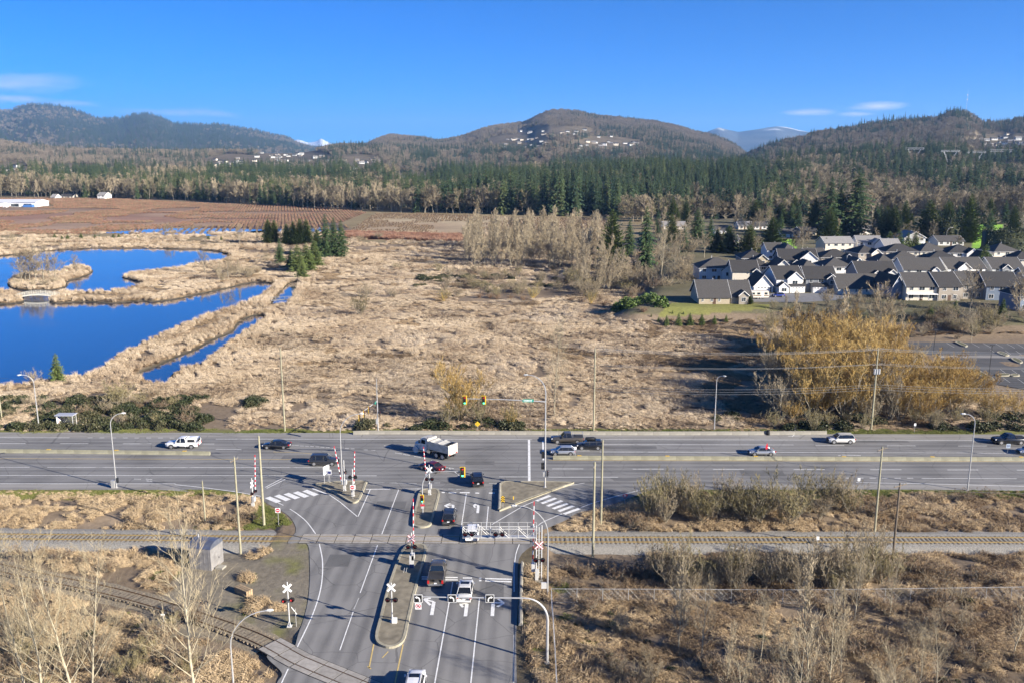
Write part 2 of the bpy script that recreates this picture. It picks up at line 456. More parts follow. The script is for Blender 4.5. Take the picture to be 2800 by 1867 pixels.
def height(x, y):
    x = np.asarray(x, float); y = np.asarray(y, float)
    yy = np.maximum(y, 1.0); u = x / yy
    h = np.zeros(np.shape(x))
    far = sstep(330, 520, y)
    # far hills
    hh = np.zeros(np.shape(x))
    for k, (us, zs, rc, r0, ex) in enumerate(HILL_Z):
        wob = 1 + .10 * (fbm(u * 9 + 3 * k, np.full(np.shape(u), 1.7 * k), 5, 3) - .45)
        t = np.clip((y * wob - r0) / (rc - r0), 0, None)
        ramp = np.where(t <= 1, t ** ex, 1 - .55 * np.clip(t - 1, 0, 1.2))
        prof = np.interp(u + .012 * (fbm(u * 30, y / 400.0, 9 + k, 3) - .47) * np.clip(1 - t, 0, 1), us, zs)
        z = prof * ramp
        z = z * (1 + .16 * (fbm(x / (rc * .035), y / (rc * .05), 21 + k, 4) - .47) * np.clip(1.15 - t, 0, 1) * (t > 0))
        hh = np.maximum(hh, z)
    ridge = 17 * sstep(720, 1250, y) * sstep(-.05, .12, u) * (1 - sstep(1500, 2600, y) * .6)
    h = np.maximum(hh, ridge)
    # houses' plateau
    near = (y > 200) & (y < 1000) & (x > 20)
    if np.any(near):
        d = poly_dist(np.where(near, x, -1e4), np.where(near, y, -1e4), PLAT)
        pl = np.where(near, 4.0 * (1 - sstep(-1.5, 13, d)), 0)
        h = np.maximum(h, pl)
    # small unevenness of open ground, none under roads, rails and house lots
    amp = .35 * sstep(162, 176, y) * (1 - sstep(600, 900, y)) * (1 - sstep(.5, 2.0, h)) + .22 * (1 - sstep(96, 104, y))
    amp = amp * (1 - (np.abs(x + 8) < 34) * (y < 126))
    h = h + amp * (fbm(x / 9, y / 9, 3, 3) - .5)
    # rail corridor lies a little lower than the road
    h = h - .42 * sstep(105, 107.5, y) * (1 - sstep(118, 120.5, y)) * np.clip(sstep(32.5, 34, -x) + sstep(4, 6, x), 0, 1)
    w = (y < 125) & (y > 60) & (x < -18)
    if np.any(w):
        d = np.full(np.shape(x), 1e9); d[w] = poly_dist(x[w], y[w], SPUR, closed=False)
        h = h - .40 * (1 - sstep(2.6, 4.6, d)) * sstep(22, 26, -x)
        h = np.where(d < 4.6, np.minimum(h, -.1 + .1 * sstep(2.6, 4.6, d)), h)
    w = (y > 160) & (y < 640) & (x < 40)
    if np.any(w):
        d = np.full(np.shape(x), 1e9); d[w] = water_dist(x[w], y[w])
        h = np.where(w, np.where(d < 2.5, (h - .25) * sstep(0, 2.5, d) + .25 * sstep(0, 1.5, d) - 1.2 * (1 - sstep(-2.5, .8, d)), h), h)
    return h
def hz(x, y): return float(height(np.array([x]), np.array([y]))[0])
def T(px, py):
    """first point of the terrain met through pixel (px, py)"""
    d = ray(px, py)
    t = np.geomspace(60, 30000, 6000); P = np.outer(t, d) + np.array((0, 0, CAM_H))
    hit = np.nonzero(P[:, 2] <= height(P[:, 0], P[:, 1]))[0]
    return P[hit[0]] if len(hit) else P[-1]

# ---- colour zones of the ground (the ground's own colours)
F_RED = GZ(Z((0, 200, 1000, 600), 2352), [(-600, 1040), (-600, 815), (300, 812), (760, 815), (1400, 845), (2250, 872), (2352, 900), (2100, 1000), (1500, 1000), (1300, 985), (700, 1020), (600, 1040)])
F_TAN = [G2(940, 642), G2(1030, 583), G2(1660, 600), G2(1640, 660), G2(1260, 645)]
F_STRIP = [G2(945, 652), G2(945, 637), G2(1262, 646), G2(1262, 664)]
def zone_color(x, y, z):
    n = fbm(x / 14, y / 14, 40, 4); nb = fbm(x / 60, y / 60, 50, 3)
    c = np.zeros(np.shape(x) + (3,))
    def put(mask, a, b, t):
        t = np.clip(t, 0, 1)[..., None]
        v = np.array(a) * (1 - t) + np.array(b) * t
        m = np.asarray(mask, float)[..., None]
        c[:] = c * (1 - m) + v * m
    put(np.ones(np.shape(x)), (.17, .13, .09), (.27, .21, .145), n * 1.6 - .3)          # dry marsh litter
    fa = y > 520
    put(fa, (.20, .16, .09), (.31, .25, .15), n)
    r = in_poly(x, y, F_RED) & fa
    put(r, (.27, .165, .12), (.33, .235, .165), sstep(.3, .7, nb) + (n - .5) * .5)
    put(in_poly(x, y, F_TAN) & fa, (.33, .25, .165), (.42, .34, .22), sstep(.3, .7, nb))
    put(in_poly(x, y, F_STRIP) & (y > 300), (.25, .07, .04), (.30, .10, .06), n)
    d = poly_dist(x, y, [G2(640, 612), G2(300, 642), G2(1000, 640), G2(930, 605)])
    put(1 - sstep(-12, 2, d), (.10, .085, .09), (.16, .11, .10), n)
    hillf = sstep(760, 1000, y)
    put(hillf, (.12, .102, .07), (.17, .14, .098), sstep(.25, .75, fbm(x / 40, y / 90, 60, 5)))
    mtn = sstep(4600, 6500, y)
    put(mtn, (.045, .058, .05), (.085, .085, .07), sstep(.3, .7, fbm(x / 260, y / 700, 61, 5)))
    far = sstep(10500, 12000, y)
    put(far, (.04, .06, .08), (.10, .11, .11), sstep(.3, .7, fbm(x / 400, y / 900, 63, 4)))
    snow = far * sstep(0, 60, z - 385 - 190 * fbm(x / 350, y / 300, 64, 4)) * sstep(.38, .5, fbm(x / 260, y / 300, 69, 4))
    put(np.where(y > 19000, sstep(19000, 19100, y), snow), (.8, .82, .85), (.85, .87, .9), n)
    # green verges of the highway and the residential lawns
    vg = (sstep(157, 158, y) * (1 - sstep(160.5, 162.5, y)) + sstep(126, 128.5, y) * (1 - sstep(131, 132, y))) * sstep(.25, .5, n)
    put(vg * .9, (.10, .13, .035), (.19, .19, .06), n)
    lot = (z > 2.5) & (y < 760) & (y > 230) & (x > 30)
    put(lot, (.10, .10, .055), (.20, .17, .11), n * 1.4 - .2)
    g = in_poly(x, y, [G2(2660, 690, 4), G2(2665, 615, 4), G2(2740, 615, 4), G2(2740, 690, 4)]) | in_poly(x, y, [G2(2120, 690, 4), G2(2120, 655, 4), G2(2175, 655, 4), G2(2175, 690, 4)])
    put(g, (.22, .42, .05), (.28, .48, .07), n)
    g = in_poly(x, y, [G2(1800, 858, 3), G2(1840, 828, 4), G2(2110, 832, 4), G2(2100, 848, 3)])
    put(g * .85, (.17, .19, .05), (.26, .24, .08), n)
    # wet silt near water
    w = (y > 160) & (y < 620) & (x < 60)
    if np.any(w):
        dd = np.full(np.shape(x), 1e9); dd[w] = water_dist(x[w], y[w])
        put(1 - sstep(-.5, 1.2, dd), (.035, .035, .03), (.06, .055, .04), n)
    # earth and moss beside the level crossing
    put(sstep(43, 41, -x) * sstep(21, 23, -x) * sstep(86, 89, y) * (1 - sstep(111, 114, y)) * .95, (.22, .195, .15), (.20, .20, .075), sstep(.44, .64, n + .3 * (fbm(x / 2, y / 2, 41, 3) - .47)))
    put(((x > 0) & (x < 4) & (y > 70) & (y < 110)) * .8, (.10, .085, .06), (.14, .12, .07), n)
    return c

ys = [-400, -100, 20]
y_ = 58.0
while y_ < 27000:
    ys.append(y_); y_ *= 1.0048 if y_ < 470 else (1.009 if y_ < 1300 else 1.013)
ys = np.array(ys)
us = np.concatenate([[-1.5, -1.15, -.9], np.arange(-.76, .7601, .0027), [.9, 1.15, 1.5]])
UU, YY = np.meshgrid(us, ys)
XX = UU * np.maximum(YY, 58.0)
HH = height(XX, YY)
nv = len(us)
ii, jj = np.meshgrid(np.arange(len(ys) - 1), np.arange(nv - 1), indexing='ij')
a = (ii * nv + jj).ravel()
FF = np.stack([a, a + 1, a + nv + 1, a + nv], 1)
CC = zone_color(XX.ravel(), YY.ravel(), HH.ravel())
m = bpy.data.materials.new('ground'); m.use_nodes = True; MATS['ground'] = m
nt = m.node_tree; b = nt.nodes['Principled BSDF']; b.inputs['Roughness'].default_value = .95; b.inputs['Specular IOR Level'].default_value = .1
at = nt.nodes.new('ShaderNodeAttribute'); at.attribute_name = 'zone'
geo = nt.nodes.new('ShaderNodeNewGeometry')
n1 = nt.nodes.new('ShaderNodeTexNoise'); n1.inputs['Scale'].default_value = 1.1; n1.inputs['Detail'].default_value = 8; n1.inputs['Roughness'].default_value = .7
n2 = nt.nodes.new('ShaderNodeTexNoise'); n2.inputs['Scale'].default_value = .02; n2.inputs['Detail'].default_value = 8; n2.inputs['Roughness'].default_value = .7
for q in (n1, n2): nt.links.new(geo.outputs['Position'], q.inputs['Vector'])
ad = nt.nodes.new('ShaderNodeMath'); ad.operation = 'ADD'; nt.links.new(n1.outputs[0], ad.inputs[0]); nt.links.new(n2.outputs[0], ad.inputs[1])
mr = nt.nodes.new('ShaderNodeMapRange'); mr.inputs['From Min'].default_value = .65; mr.inputs['From Max'].default_value = 1.35
mr.inputs['To Min'].default_value = .55; mr.inputs['To Max'].default_value = 1.35
nt.links.new(ad.outputs[0], mr.inputs[0])
mx = nt.nodes.new('ShaderNodeVectorMath'); mx.operation = 'SCALE'
nt.links.new(at.outputs['Color'], mx.inputs[0]); nt.links.new(mr.outputs[0], mx.inputs['Scale'])
nt.links.new(mx.outputs[0], b.inputs['Base Color'])
bp = nt.nodes.new('ShaderNodeBump'); bp.inputs['Strength'].default_value = .5; bp.inputs['Distance'].default_value = .25
nt.links.new(n1.outputs[0], bp.inputs['Height']); nt.links.new(bp.outputs[0], b.inputs['Normal'])
gm = np_mesh('ground', np.stack([XX.ravel(), YY.ravel(), HH.ravel()], 1), FF, m, smooth=True)
ca = gm.color_attributes.new('zone', 'FLOAT_COLOR', 'POINT')
ca.data.foreach_set('color', np.concatenate([CC, np.ones((len(CC), 1))], 1).astype(np.float32).ravel())
ground = tag(link('ground', gm), 'brown winter marsh, fields and wooded hills running to the horizon', kind='structure')

# ---- water
wm = bpy.data.materials.new('pond_water'); wm.use_nodes = True; MATS['water'] = wm
nt = wm.node_tree; b = nt.nodes['Principled BSDF']
b.inputs['Base Color'].default_value = (.008, .03, .072, 1); b.inputs['Roughness'].default_value = .06; b.inputs['IOR'].default_value = 1.6
b.inputs['Specular IOR Level'].default_value = .7
geo = nt.nodes.new('ShaderNodeNewGeometry')
mp = nt.nodes.new('ShaderNodeMapping'); mp.inputs['Scale'].default_value = (.25, 1.2, 1)
nt.links.new(geo.outputs['Position'], mp.inputs[0])
n1 = nt.nodes.new('ShaderNodeTexNoise'); n1.inputs['Scale'].default_value = .8; n1.inputs['Detail'].default_value = 3
nt.links.new(mp.outputs[0], n1.inputs['Vector'])
bp = nt.nodes.new('ShaderNodeBump'); bp.inputs['Strength'].default_value = .012; bp.inputs['Distance'].default_value = .3
nt.links.new(n1.outputs[0], bp.inputs['Height']); nt.links.new(bp.outputs[0], b.inputs['Normal'])
gl_ = nt.nodes.new('ShaderNodeBsdfGlossy'); n2 = nt.nodes.new('ShaderNodeTexNoise'); n2.inputs['Scale'].default_value = .03; n2.inputs['Detail'].default_value = 4; nt.links.new(mp.outputs[0], n2.inputs['Vector'])
rg_ = nt.nodes.new('ShaderNodeMapRange'); rg_.inputs['From Min'].default_value = .4; rg_.inputs['From Max'].default_value = .65; rg_.inputs['To Min'].default_value = .02; rg_.inputs['To Max'].default_value = .16; nt.links.new(n2.outputs[0], rg_.inputs[0]); nt.links.new(rg_.outputs[0], gl_.inputs['Roughness'])
nt.links.new(bp.outputs[0], gl_.inputs['Normal'])
fr_ = nt.nodes.new('ShaderNodeFresnel'); fr_.inputs['IOR'].default_value = 1.55
mr_ = nt.nodes.new('ShaderNodeMapRange'); mr_.inputs['From Max'].default_value = .88; mr_.inputs['To Min'].default_value = -.10; mr_.inputs['To Max'].default_value = .92
ms_ = nt.nodes.new('ShaderNodeMixShader'); nt.links.new(fr_.outputs[0], mr_.inputs[0]); nt.links.new(mr_.outputs[0], ms_.inputs[0]); nt.links.new(b.outputs[0], ms_.inputs[1]); nt.links.new(gl_.outputs[0], ms_.inputs[2])
nt.links.new(ms_.outputs[0], nt.nodes['Material Output'].inputs[0])
def grow(poly, d):
    P = np.array(poly); c = P.mean(0); v = P - c
    return [tuple(p) for p in c + v * (1 + d / np.maximum(np.hypot(v[:, 0], v[:, 1]), 1e-6))[:, None]]
mb = MB(); WX0, WX1 = -260, 6
mb.quad((WX0, 176, -.42), (6, 176, -.42), (6, 560, -.42), (-420, 560, -.42))
tag(mb.build('pond', wm), 'calm blue pond with reed banks and a small island', kind='structure')
mb = MB(); mb.add([(*p, .06) for p in FLOOD], [tuple(range(len(FLOOD)))])
f2 = [G2(640, 637), G2(760, 628), G2(860, 622), G2(925, 625), G2(930, 633), G2(820, 636), G2(700, 641)]
mb.add([(*p, .06) for p in f2], [tuple(range(len(f2)))])
tag(mb.build('flooded_field', wm), 'shallow sheet of flood water between the crop rows', kind='structure')

# ================================================================== roads
def asphalt(name, base, dark, stretch, seed, track=(1, 0.0, .13)):
    m = bpy.data.materials.new(name); m.use_nodes = True; MATS[name] = m
    nt = m.node_tree; b = nt.nodes['Principled BSDF']; b.inputs['Roughness'].default_value = .88
    b.inputs['Specular IOR Level'].default_value = .3
    geo = nt.nodes.new('ShaderNodeNewGeometry')
    mp = nt.nodes.new('ShaderNodeMapping'); mp.inputs['Scale'].default_value = stretch; mp.inputs['Location'].default_value = (seed, seed * 2, 0)
    nt.links.new(geo.outputs['Position'], mp.inputs[0])
    n1 = nt.nodes.new('ShaderNodeTexNoise'); n1.inputs['Scale'].default_value = 1; n1.inputs['Detail'].default_value = 6; n1.inputs['Roughness'].default_value = .6
    nt.links.new(mp.outputs[0], n1.inputs['Vector'])
    n2 = nt.nodes.new('ShaderNodeTexNoise'); n2.inputs['Scale'].default_value = .12; n2.inputs['Detail'].default_value = 5
    nt.links.new(geo.outputs['Position'], n2.inputs['Vector'])
    n3 = nt.nodes.new('ShaderNodeTexNoise'); n3.inputs['Scale'].default_value = 9; n3.inputs['Detail'].default_value = 3
    nt.links.new(geo.outputs['Position'], n3.inputs['Vector'])
    s = nt.nodes.new('ShaderNodeMath'); s.operation = 'ADD'; nt.links.new(n1.outputs[0], s.inputs[0]); nt.links.new(n2.outputs[0], s.inputs[1])
    sp = nt.nodes.new('ShaderNodeSeparateXYZ'); nt.links.new(geo.outputs['Position'], sp.inputs[0])
    wv = nt.nodes.new('ShaderNodeMath'); wv.operation = 'SINE'; fr = nt.nodes.new('ShaderNodeMath'); fr.operation = 'MULTIPLY_ADD'; fr.inputs[1].default_value = 3.45; fr.inputs[2].default_value = seed
    sk = nt.nodes.new('ShaderNodeMath'); sk.operation = 'MULTIPLY_ADD'; sk.inputs[1].default_value = track[1]; nt.links.new(sp.outputs[1 - track[0]], sk.inputs[0]); nt.links.new(sp.outputs[track[0]], sk.inputs[2])
    nt.links.new(sk.outputs[0], fr.inputs[0]); nt.links.new(fr.outputs[0], wv.inputs[0])
    wa = nt.nodes.new('ShaderNodeMath'); wa.operation = 'MULTIPLY_ADD'; wa.inputs[1].default_value = track[2]; nt.links.new(wv.outputs[0], wa.inputs[0]); nt.links.new(s.outputs[0], wa.inputs[2]); s = wa
    s3 = nt.nodes.new('ShaderNodeMath'); s3.operation = 'MULTIPLY_ADD'; s3.inputs[1].default_value = .35; nt.links.new(n3.outputs[0], s3.inputs[0]); nt.links.new(s.outputs[0], s3.inputs[2])
    cr = nt.nodes.new('ShaderNodeValToRGB'); e = cr.color_ramp.elements
    mr = nt.nodes.new('ShaderNodeMapRange'); mr.inputs['From Min'].default_value = .75; mr.inputs['From Max'].default_value = 1.6
    nt.links.new(s3.outputs[0], mr.inputs[0]); nt.links.new(mr.outputs[0], cr.inputs[0])
    e[0].position = .12; e[0].color = (*dark, 1); e[1].position = .7; e[1].color = (*base, 1)
    nt.links.new(cr.outputs[0], b.inputs['Base Color'])
    # hairline cracks sealed with tar
    v = nt.nodes.new('ShaderNodeTexVoronoi'); v.feature = 'DISTANCE_TO_EDGE'; v.inputs['Scale'].default_value = .16
    nd = nt.nodes.new('ShaderNodeVectorMath'); nd.operation = 'MULTIPLY_ADD'; nd.inputs[1].default_value = (2.5, 2.5, 0)
    nt.links.new(n2.outputs['Color'], nd.inputs[0]); nt.links.new(geo.outputs['Position'], nd.inputs[2])
    nt.links.new(nd.outputs[0], v.inputs['Vector'])
    lt = nt.nodes.new('ShaderNodeMath'); lt.operation = 'LESS_THAN'; lt.inputs[1].default_value = .006; nt.links.new(v.outputs[0], lt.inputs[0])
    fa = nt.nodes.new('ShaderNodeMath'); fa.operation = 'MULTIPLY'; fa.inputs[1].default_value = .45; nt.links.new(lt.outputs[0], fa.inputs[0])
    mx = nt.nodes.new('ShaderNodeMixRGB'); mx.inputs[2].default_value = (.05, .05, .05, 1)
    nt.links.new(fa.outputs[0], mx.inputs[0]); nt.links.new(cr.outputs[0], mx.inputs[1]); nt.links.new(mx.outputs[0], b.inputs['Base Color'])
    return m
ASPH = asphalt('asphalt_highway', (.215, .212, .205), (.125, .124, .122), (.018, .55, 1), 3)
ASPH2 = asphalt('asphalt_side', (.225, .22, .21), (.135, .133, .13), (.6, .05, 1), 8, (0, -.03, .15))
ASPH3 = asphalt('asphalt_shoulder', (.28, .27, .25), (.20, .19, .175), (.05, .5, 1), 5)
ASPH4 = asphalt('asphalt_lot', (.10, .10, .10), (.065, .065, .066), (.05, .3, 1), 5)
PAINT = mat('road_paint_white', (.72, .72, .69), .7, noise=(3, .16))
PAINTW = mat('road_paint_worn', (.42, .42, .40), .8, noise=(2, .2))
PAINTY = mat('road_paint_yellow', (.58, .43, .16), .75, noise=(3, .2))
CONC = mat('concrete', (.27, .255, .215), .9, noise=(1.2, .16), bump=.1)
CONCD = mat('concrete_mossy', (.25, .24, .17), .9, noise=(.8, .3), bump=.1)
KERB = mat('kerb_concrete', (.31, .285, .21), .9, noise=(1.5, .2))
GRAVEL = mat('gravel', (.27, .255, .22), .95, noise=(7, .45), bump=.8)
DIRT = mat('median_soil', (.20, .175, .125), .95, noise=(1.1, .3), bump=.3)

def sheet(name, poly, z, material, label=None, parent=None, kind='structure'):
    mb = MB(); mb.add([(*p[:2], z) for p in poly], [tuple(range(len(poly)))])
    o = mb.build(name, material, parent)
    bmf = o.data.polygons[0]
    if bmf.normal.z < 0: o.data.flip_normals()
    if parent is None: tag(o, label, kind=kind)
    return o
def strip(pts, w, z):
    """flat band of width w along a polyline"""
    P = [np.array(p[:2], float) for p in pts]; L, Rr = [], []
    for i, p in enumerate(P):
        d = P[min(i + 1, len(P) - 1)] - P[max(i - 1, 0)]; d = d / (np.hypot(*d) + 1e-9)
        n = np.array((-d[1], d[0]))
        L.append(p + n * w / 2); Rr.append(p - n * w / 2)
    mb = MB()
    for i in range(len(P) - 1):
        mb.quad((*Rr[i], z), (*Rr[i + 1], z), (*L[i + 1], z), (*L[i], z))
    return mb
Y_FAR = (1181.8, 1188.6)
def row(l, r, n=7, x0=-250, x1=3050):
    """points of a line across the whole highway, from its photo rows at x=0 and x=2800"""
    return [G2(x, l + (r - l) * x / 2800.0) for x in np.linspace(x0, x1, n)]
highway = sheet('highway', row(1184, 1190.5) + row(1338, 1338)[::-1], .05, ASPH, 'grey four lane highway crossing the whole view')
sheet('road_shoulder', row(1181.5, 1187.5) + row(1196, 1203)[::-1], .054, ASPH3, parent=highway)
sheet('road_shoulder', row(1322, 1322.5, x0=-250, x1=470)[::1] + [G2(520, 1345), G2(470, 1341)] + row(1338.5, 1338.5, x0=-250, x1=430)[::-1], .054, ASPH3, parent=highway)
sheet('road_shoulder', [G2(1900, 1327), G2(3050, 1322), G2(3050, 1345), G2(2500, 1338), G2(2100, 1333)], .054, ASPH3, parent=highway)
# side road: outline clockwise, from its western verge round the crossing to its eastern verge
SIDE_L = [(540, 1334), (620, 1342), (700, 1356)] + [Z2(*p) for p in [(300, 1075), (450, 1150), (560, 1230), (620, 1330), (620, 1385)]] + [Z7(*p) for p in [(170, 165), (110, 250), (260, 250), (285, 400), (285, 560), (270, 720), (235, 860), (190, 990), (150, 1100), (20, 1115), (-60, 1165), (60, 1290), (20, 1373), (-60, 1560)]]
SIDE_R = [Z7(*p) for p in [(1960, 1560), (1950, 1373), (1945, 1000), (1960, 700), (1965, 380), (2090, 255), (2090, 190), (2130, 150)]] + [Z4(*p) for p in [(60, 1080), (170, 1040), (330, 970), (440, 905), (660, 860), (830, 800), (1000, 735), (1160, 690)]] + [(1900, 1336), (2060, 1331)]
side_road = sheet('side_road', [G2(*p) for p in catmull(SIDE_L, 4) + catmull(SIDE_R, 4)], .046, ASPH2, 'grey side road meeting the highway and crossing two railway tracks')

nmark = [0]
def line(pts, w=.15, m=PAINT, parent=None, name='lane_line', z=None):
    p = parent or highway
    z = (.062 if p is highway else .058) if z is None else z
    return strip(pts, w, z).build(name, m, p)
def dashes(l, r, x_list, length, w=.15, m=PAINT, name='lane_dash'):
    for x in x_list:
        a = np.array(G2(x, l + (r - l) * x / 2800.0)); a2 = a + np.array((length, 0))
        line([a, a2], w, m, name=name)
# highway, westbound side
line(row(1196, 1203.5, x0=-250, x1=190), .15, name='edge_line')
dashes(1196, 1203.5, np.arange(240, 480, 32), .9, .15)
line(row(1199, 1204, x0=590, x1=1455), .15, name='edge_line')
line(row(1198, 1204, x0=1640, x1=3050), .15, name='edge_line')
dashes(1212, 1219.5, list(range(-180, 660, 172)) + [], 5.2)
line(row(1211, 1217.5, x0=1640, x1=2170), .12)
dashes(1212, 1219.5, range(2230, 2900, 195), 5.2)
line(row(1231, 1238.5, x0=1640, x1=3050), .15)
line(row(1227, 1236, x0=1575, x1=1612), .15)
line(row(1226, 1235, x0=590, x1=660), .15)
# turning guide dots
for p in [(560, 462), (610, 463), (665, 466), (720, 468), (775, 471), (830, 474), (885, 478), (945, 482), (1010, 489), (1150, 493), (1210, 496), (1350, 508), (1430, 512)]:
    a = np.array(G2(*Z2(*p))); line([a, a + np.array((.75, -.05))], .14, name='guide_dash')
for p in [(0, 615), (110, 685), (190, 700), (300, 720), (470, 760), (620, 830)]:
    a = np.array(G2(*Z3(*p))); line([a, a + np.array((1.3, -.55))], .16, name='guide_dash')
for p in [(640, 830), (700, 870), (735, 900)]:
    a = np.array(G2(*Z3(*p))); line([a, a + np.array((.45, -.9))], .14, name='guide_dash')
# eastbound side
line(row(1253.5, 1262, x0=-250, x1=815), .13, PAINTY, name='yellow_line')
line([G2(*Z2(*p)) for p in [(380, 530), (600, 535), (740, 545), (830, 560)]], .12, PAINTY, name='yellow_line')
line(row(1253.5, 1262, x0=1500, x1=3050), .13, PAINTY, name='yellow_line')
line(row(1277, 1280, x0=130, x1=900), .14)
dashes(1277, 1283, [-150, 0], 5.0)
line(row(1299, 1303, x0=-250, x1=1030), .15)
line(row(1322, 1324, x0=-250, x1=480), .15, name='edge_line')
line([G2(*Z1(*p)) for p in [(1500, 1018), (1760, 1045), (2010, 1078), (2240, 1118)]], .15, name='edge_line')
dashes(1277.5, 1285, [1510, 1730, 1950, 2170, 2380, 2590, 2780], 5.2)
line(row(1303.5, 1305, x0=1500, x1=1690), .15)
dashes(1300, 1308, np.arange(2310, 2510, 34), 1.0)
line(row(1300, 1308.5, x0=2520, x1=2780), .14)
line([G2(*p) for p in [(2340, 1319), (2520, 1322), (2800, 1329), (3000, 1332)]], .14, name='edge_line')
line(row(1303, 1304, x0=1365, x1=1448), .15)
# stop bars of the highway
line([G2(*Z3(1446, 555)), G2(*Z3(1449, 980))], .42, name='stop_line')
line([G2(*Z3(1585, 565)), G2(*Z3(1590, 760))], .32, name='stop_line')
# lane marks on the asphalt
for q in ([(1150, 970), (1210, 972)], [(1250, 970), (1305, 975)], [(1255, 985), (1305, 990)]):
    line([G2(*Z1(*p)) for p in q], .12, name='lane_symbol')
for q in ([(405, 385 + 40), (530, 420)], [(720, 552), (868, 556)], [(690, 558), (706, 552)]):
    pass
for q in ([(300, 405), (390, 402)], [(330, 410), (345, 395)], [(720, 552), (868, 556)], [(690, 557), (708, 554)]):
    line([G2(*Z5(*p)) for p in q], .16, name='lane_symbol')
# side road lines
S = side_road
line(catmull(GZ(Z2, [(560, 1142), (640, 1195), (740, 1280), (835, 1408)]), 6), .14, parent=S, name='edge_line')
line(GZ(Z2, [(430, 1075), (490, 1102)]), .14, parent=S, name='edge_line')
line(catmull(GZ(Z7, [(362, 256), (388, 400), (376, 600), (310, 820), (182, 1092)]), 6), .14, parent=S, name='edge_line')
line(GZ(Z7, [(112, 1260), (58, 1375)]), .14, parent=S, name='edge_line')
line(GZ(Z2, [(1725, 935), (1545, 1412)]), .12, parent=S)
line(GZ(Z7, [(830, 265), (690, 650)]), .12, parent=S)
line(GZ(Z7, [(680, 690), (640, 780)]), .12, PAINTW, parent=S)
line(GZ(Z7, [(635, 800), (527, 1110)]), .12, parent=S)
line(GZ(Z2, [(1375, 932), (1960, 926)]), .2, parent=S, name='give_way_line', z=.066)
line(GZ(Z2, [(1400, 862), (1700, 861)]), .16, PAINTW, parent=S, name='give_way_line', z=.066)
line(GZ(Z2, [(1422, 930), (1290, 1222)]), .14, parent=S)
line(GZ(Z2, [(975, 985), (1100, 1070), (1280, 1222)]), .14, parent=S)
line(GZ(Z2, [(800, 922), (945, 978)]), .3, parent=S)
line(GZ(Z2, [(295, 910), (480, 812)]), .16, parent=S); line(GZ(Z2, [(312, 920), (512, 822)]), .16, parent=S)
for p in [(380, 1043), (480, 1022), (580, 1003), (680, 987), (780, 970)]:
    a = np.array(G2(*Z2(p[0] - 62, p[1] - 26))); c = np.array(G2(*Z2(p[0] + 62, p[1] + 26)))
    line([a, c], .95, parent=S, name='crosswalk_bar', z=.066)
for a, c in [((1520, 1165), (1655, 1112)), ((1572, 1190), (1715, 1137)), ((1630, 1217), (1775, 1162)), ((1685, 1243), (1832, 1190)), ((1742, 1268), (1890, 1214)), ((1795, 1296), (1950, 1240))]:
    line(GZ(Z3, [a, c]), .62, parent=S, name='crosswalk_bar', z=.066)
line(GZ(Z3, [(1075, 1400), (1385, 1217), (1500, 1168)]), .14, parent=S, name='edge_line')
line(GZ(Z3, [(1660, 1068), (1850, 1010), (2000, 985)]), .12, parent=S, name='edge_line')
line(catmull(GZ(Z4, [(1160, 662), (860, 735), (600, 808), (460, 860)]), 5), .14, parent=S, name='edge_line')
line(catmull(GZ(Z4, [(290, 915), (160, 970), (100, 1000), (72, 1022)]), 5), .14, parent=S, name='edge_line')
line(GZ(Z3, [(822, 1090), (768, 1442)]), .13, parent=S)
line(GZ(Z3, [(1040, 1220), (1020, 1445)]), .13, parent=S)
line(GZ(Z7, [(1435, 560), (1290, 1375)]), .14, parent=S); line(GZ(Z7, [(1650, 690), (1580, 1375)]), .14, parent=S)
line(catmull(GZ(Z7, [(1970, 258), (1942, 340), (1928, 470), (1928, 640)]), 5), .12, parent=S, name='edge_line')
line(GZ(Z7, [(1926, 985), (1925, 1375)]), .12, PAINTW, parent=S, name='edge_line')
for q in ([(1185, 520), (1235, 521)], [(1185, 537), (1235, 538)], [(1375, 525), (1475, 526)], [(1375, 543), (1475, 545)], [(1515, 529), (1590, 530)], [(1515, 547), (1590, 549)],
          [(1645, 533), (1665, 533)], [(1695, 534), (1910, 540)], [(1645, 551), (1665, 551)], [(1695, 553), (1905, 560)]):
    line(GZ(Z7, q), .32, parent=S, name='stop_line', z=.062)
for q in ([(575, 1080), (605, 1080)], [(645, 1083), (720, 1084)], [(755, 1082), (855, 1082)], [(1045, 1086), (1105, 1086)], [(910, 1085), (950, 1088)]):
    line(GZ(Z3, q), .42, parent=S, name='stop_line', z=.066)
for q in ([(520, 1046), (585, 1046)], [(640, 1046), (690, 1046)], [(720, 1050), (770, 1050)], [(1065, 1050), (1130, 1050)], [(1045, 988), (1130, 988)], [(60, 1046), (360, 1048)], [(0, 985), (330, 990)], [(500, 985), (560, 985)]):
    line(GZ(Z3, q), .2, PAINTW, parent=S, name='give_way_line', z=.066)
line(GZ(Z7, [(800, 1062), (762, 1255)]), .14, PAINTY, parent=S, name='yellow_line')
line(GZ(Z7, [(1035, 1065), (970, 1375)]), .14, PAINTY, parent=S, name='yellow_line')
line(GZ(Z7, [(868, 1172), (915, 1122)]), .12, PAINTY, parent=S, name='yellow_line')
line(GZ(Z7, [(750, 1240), (778, 1262)]), .14, PAINTY, parent=S, name='yellow_line')
def arrow(zf, stem, bend, tip, barb1, barb2, w):
    mb = strip(GZ(zf, stem), w, .064)
    for q in ([stem[-1], bend], [bend, tip], [tip, barb1], [tip, barb2]):
        s = strip(GZ(zf, q), w * .75, .064 + .001 * len(mb.f) / 3); mb.add(s.v, s.f)
    mb.build('turn_arrow', PAINT, S)
arrow(Z7, [(1265, 828), (1283, 722)], (1262, 716), (1205, 700), (1258, 690), (1255, 748), .42)
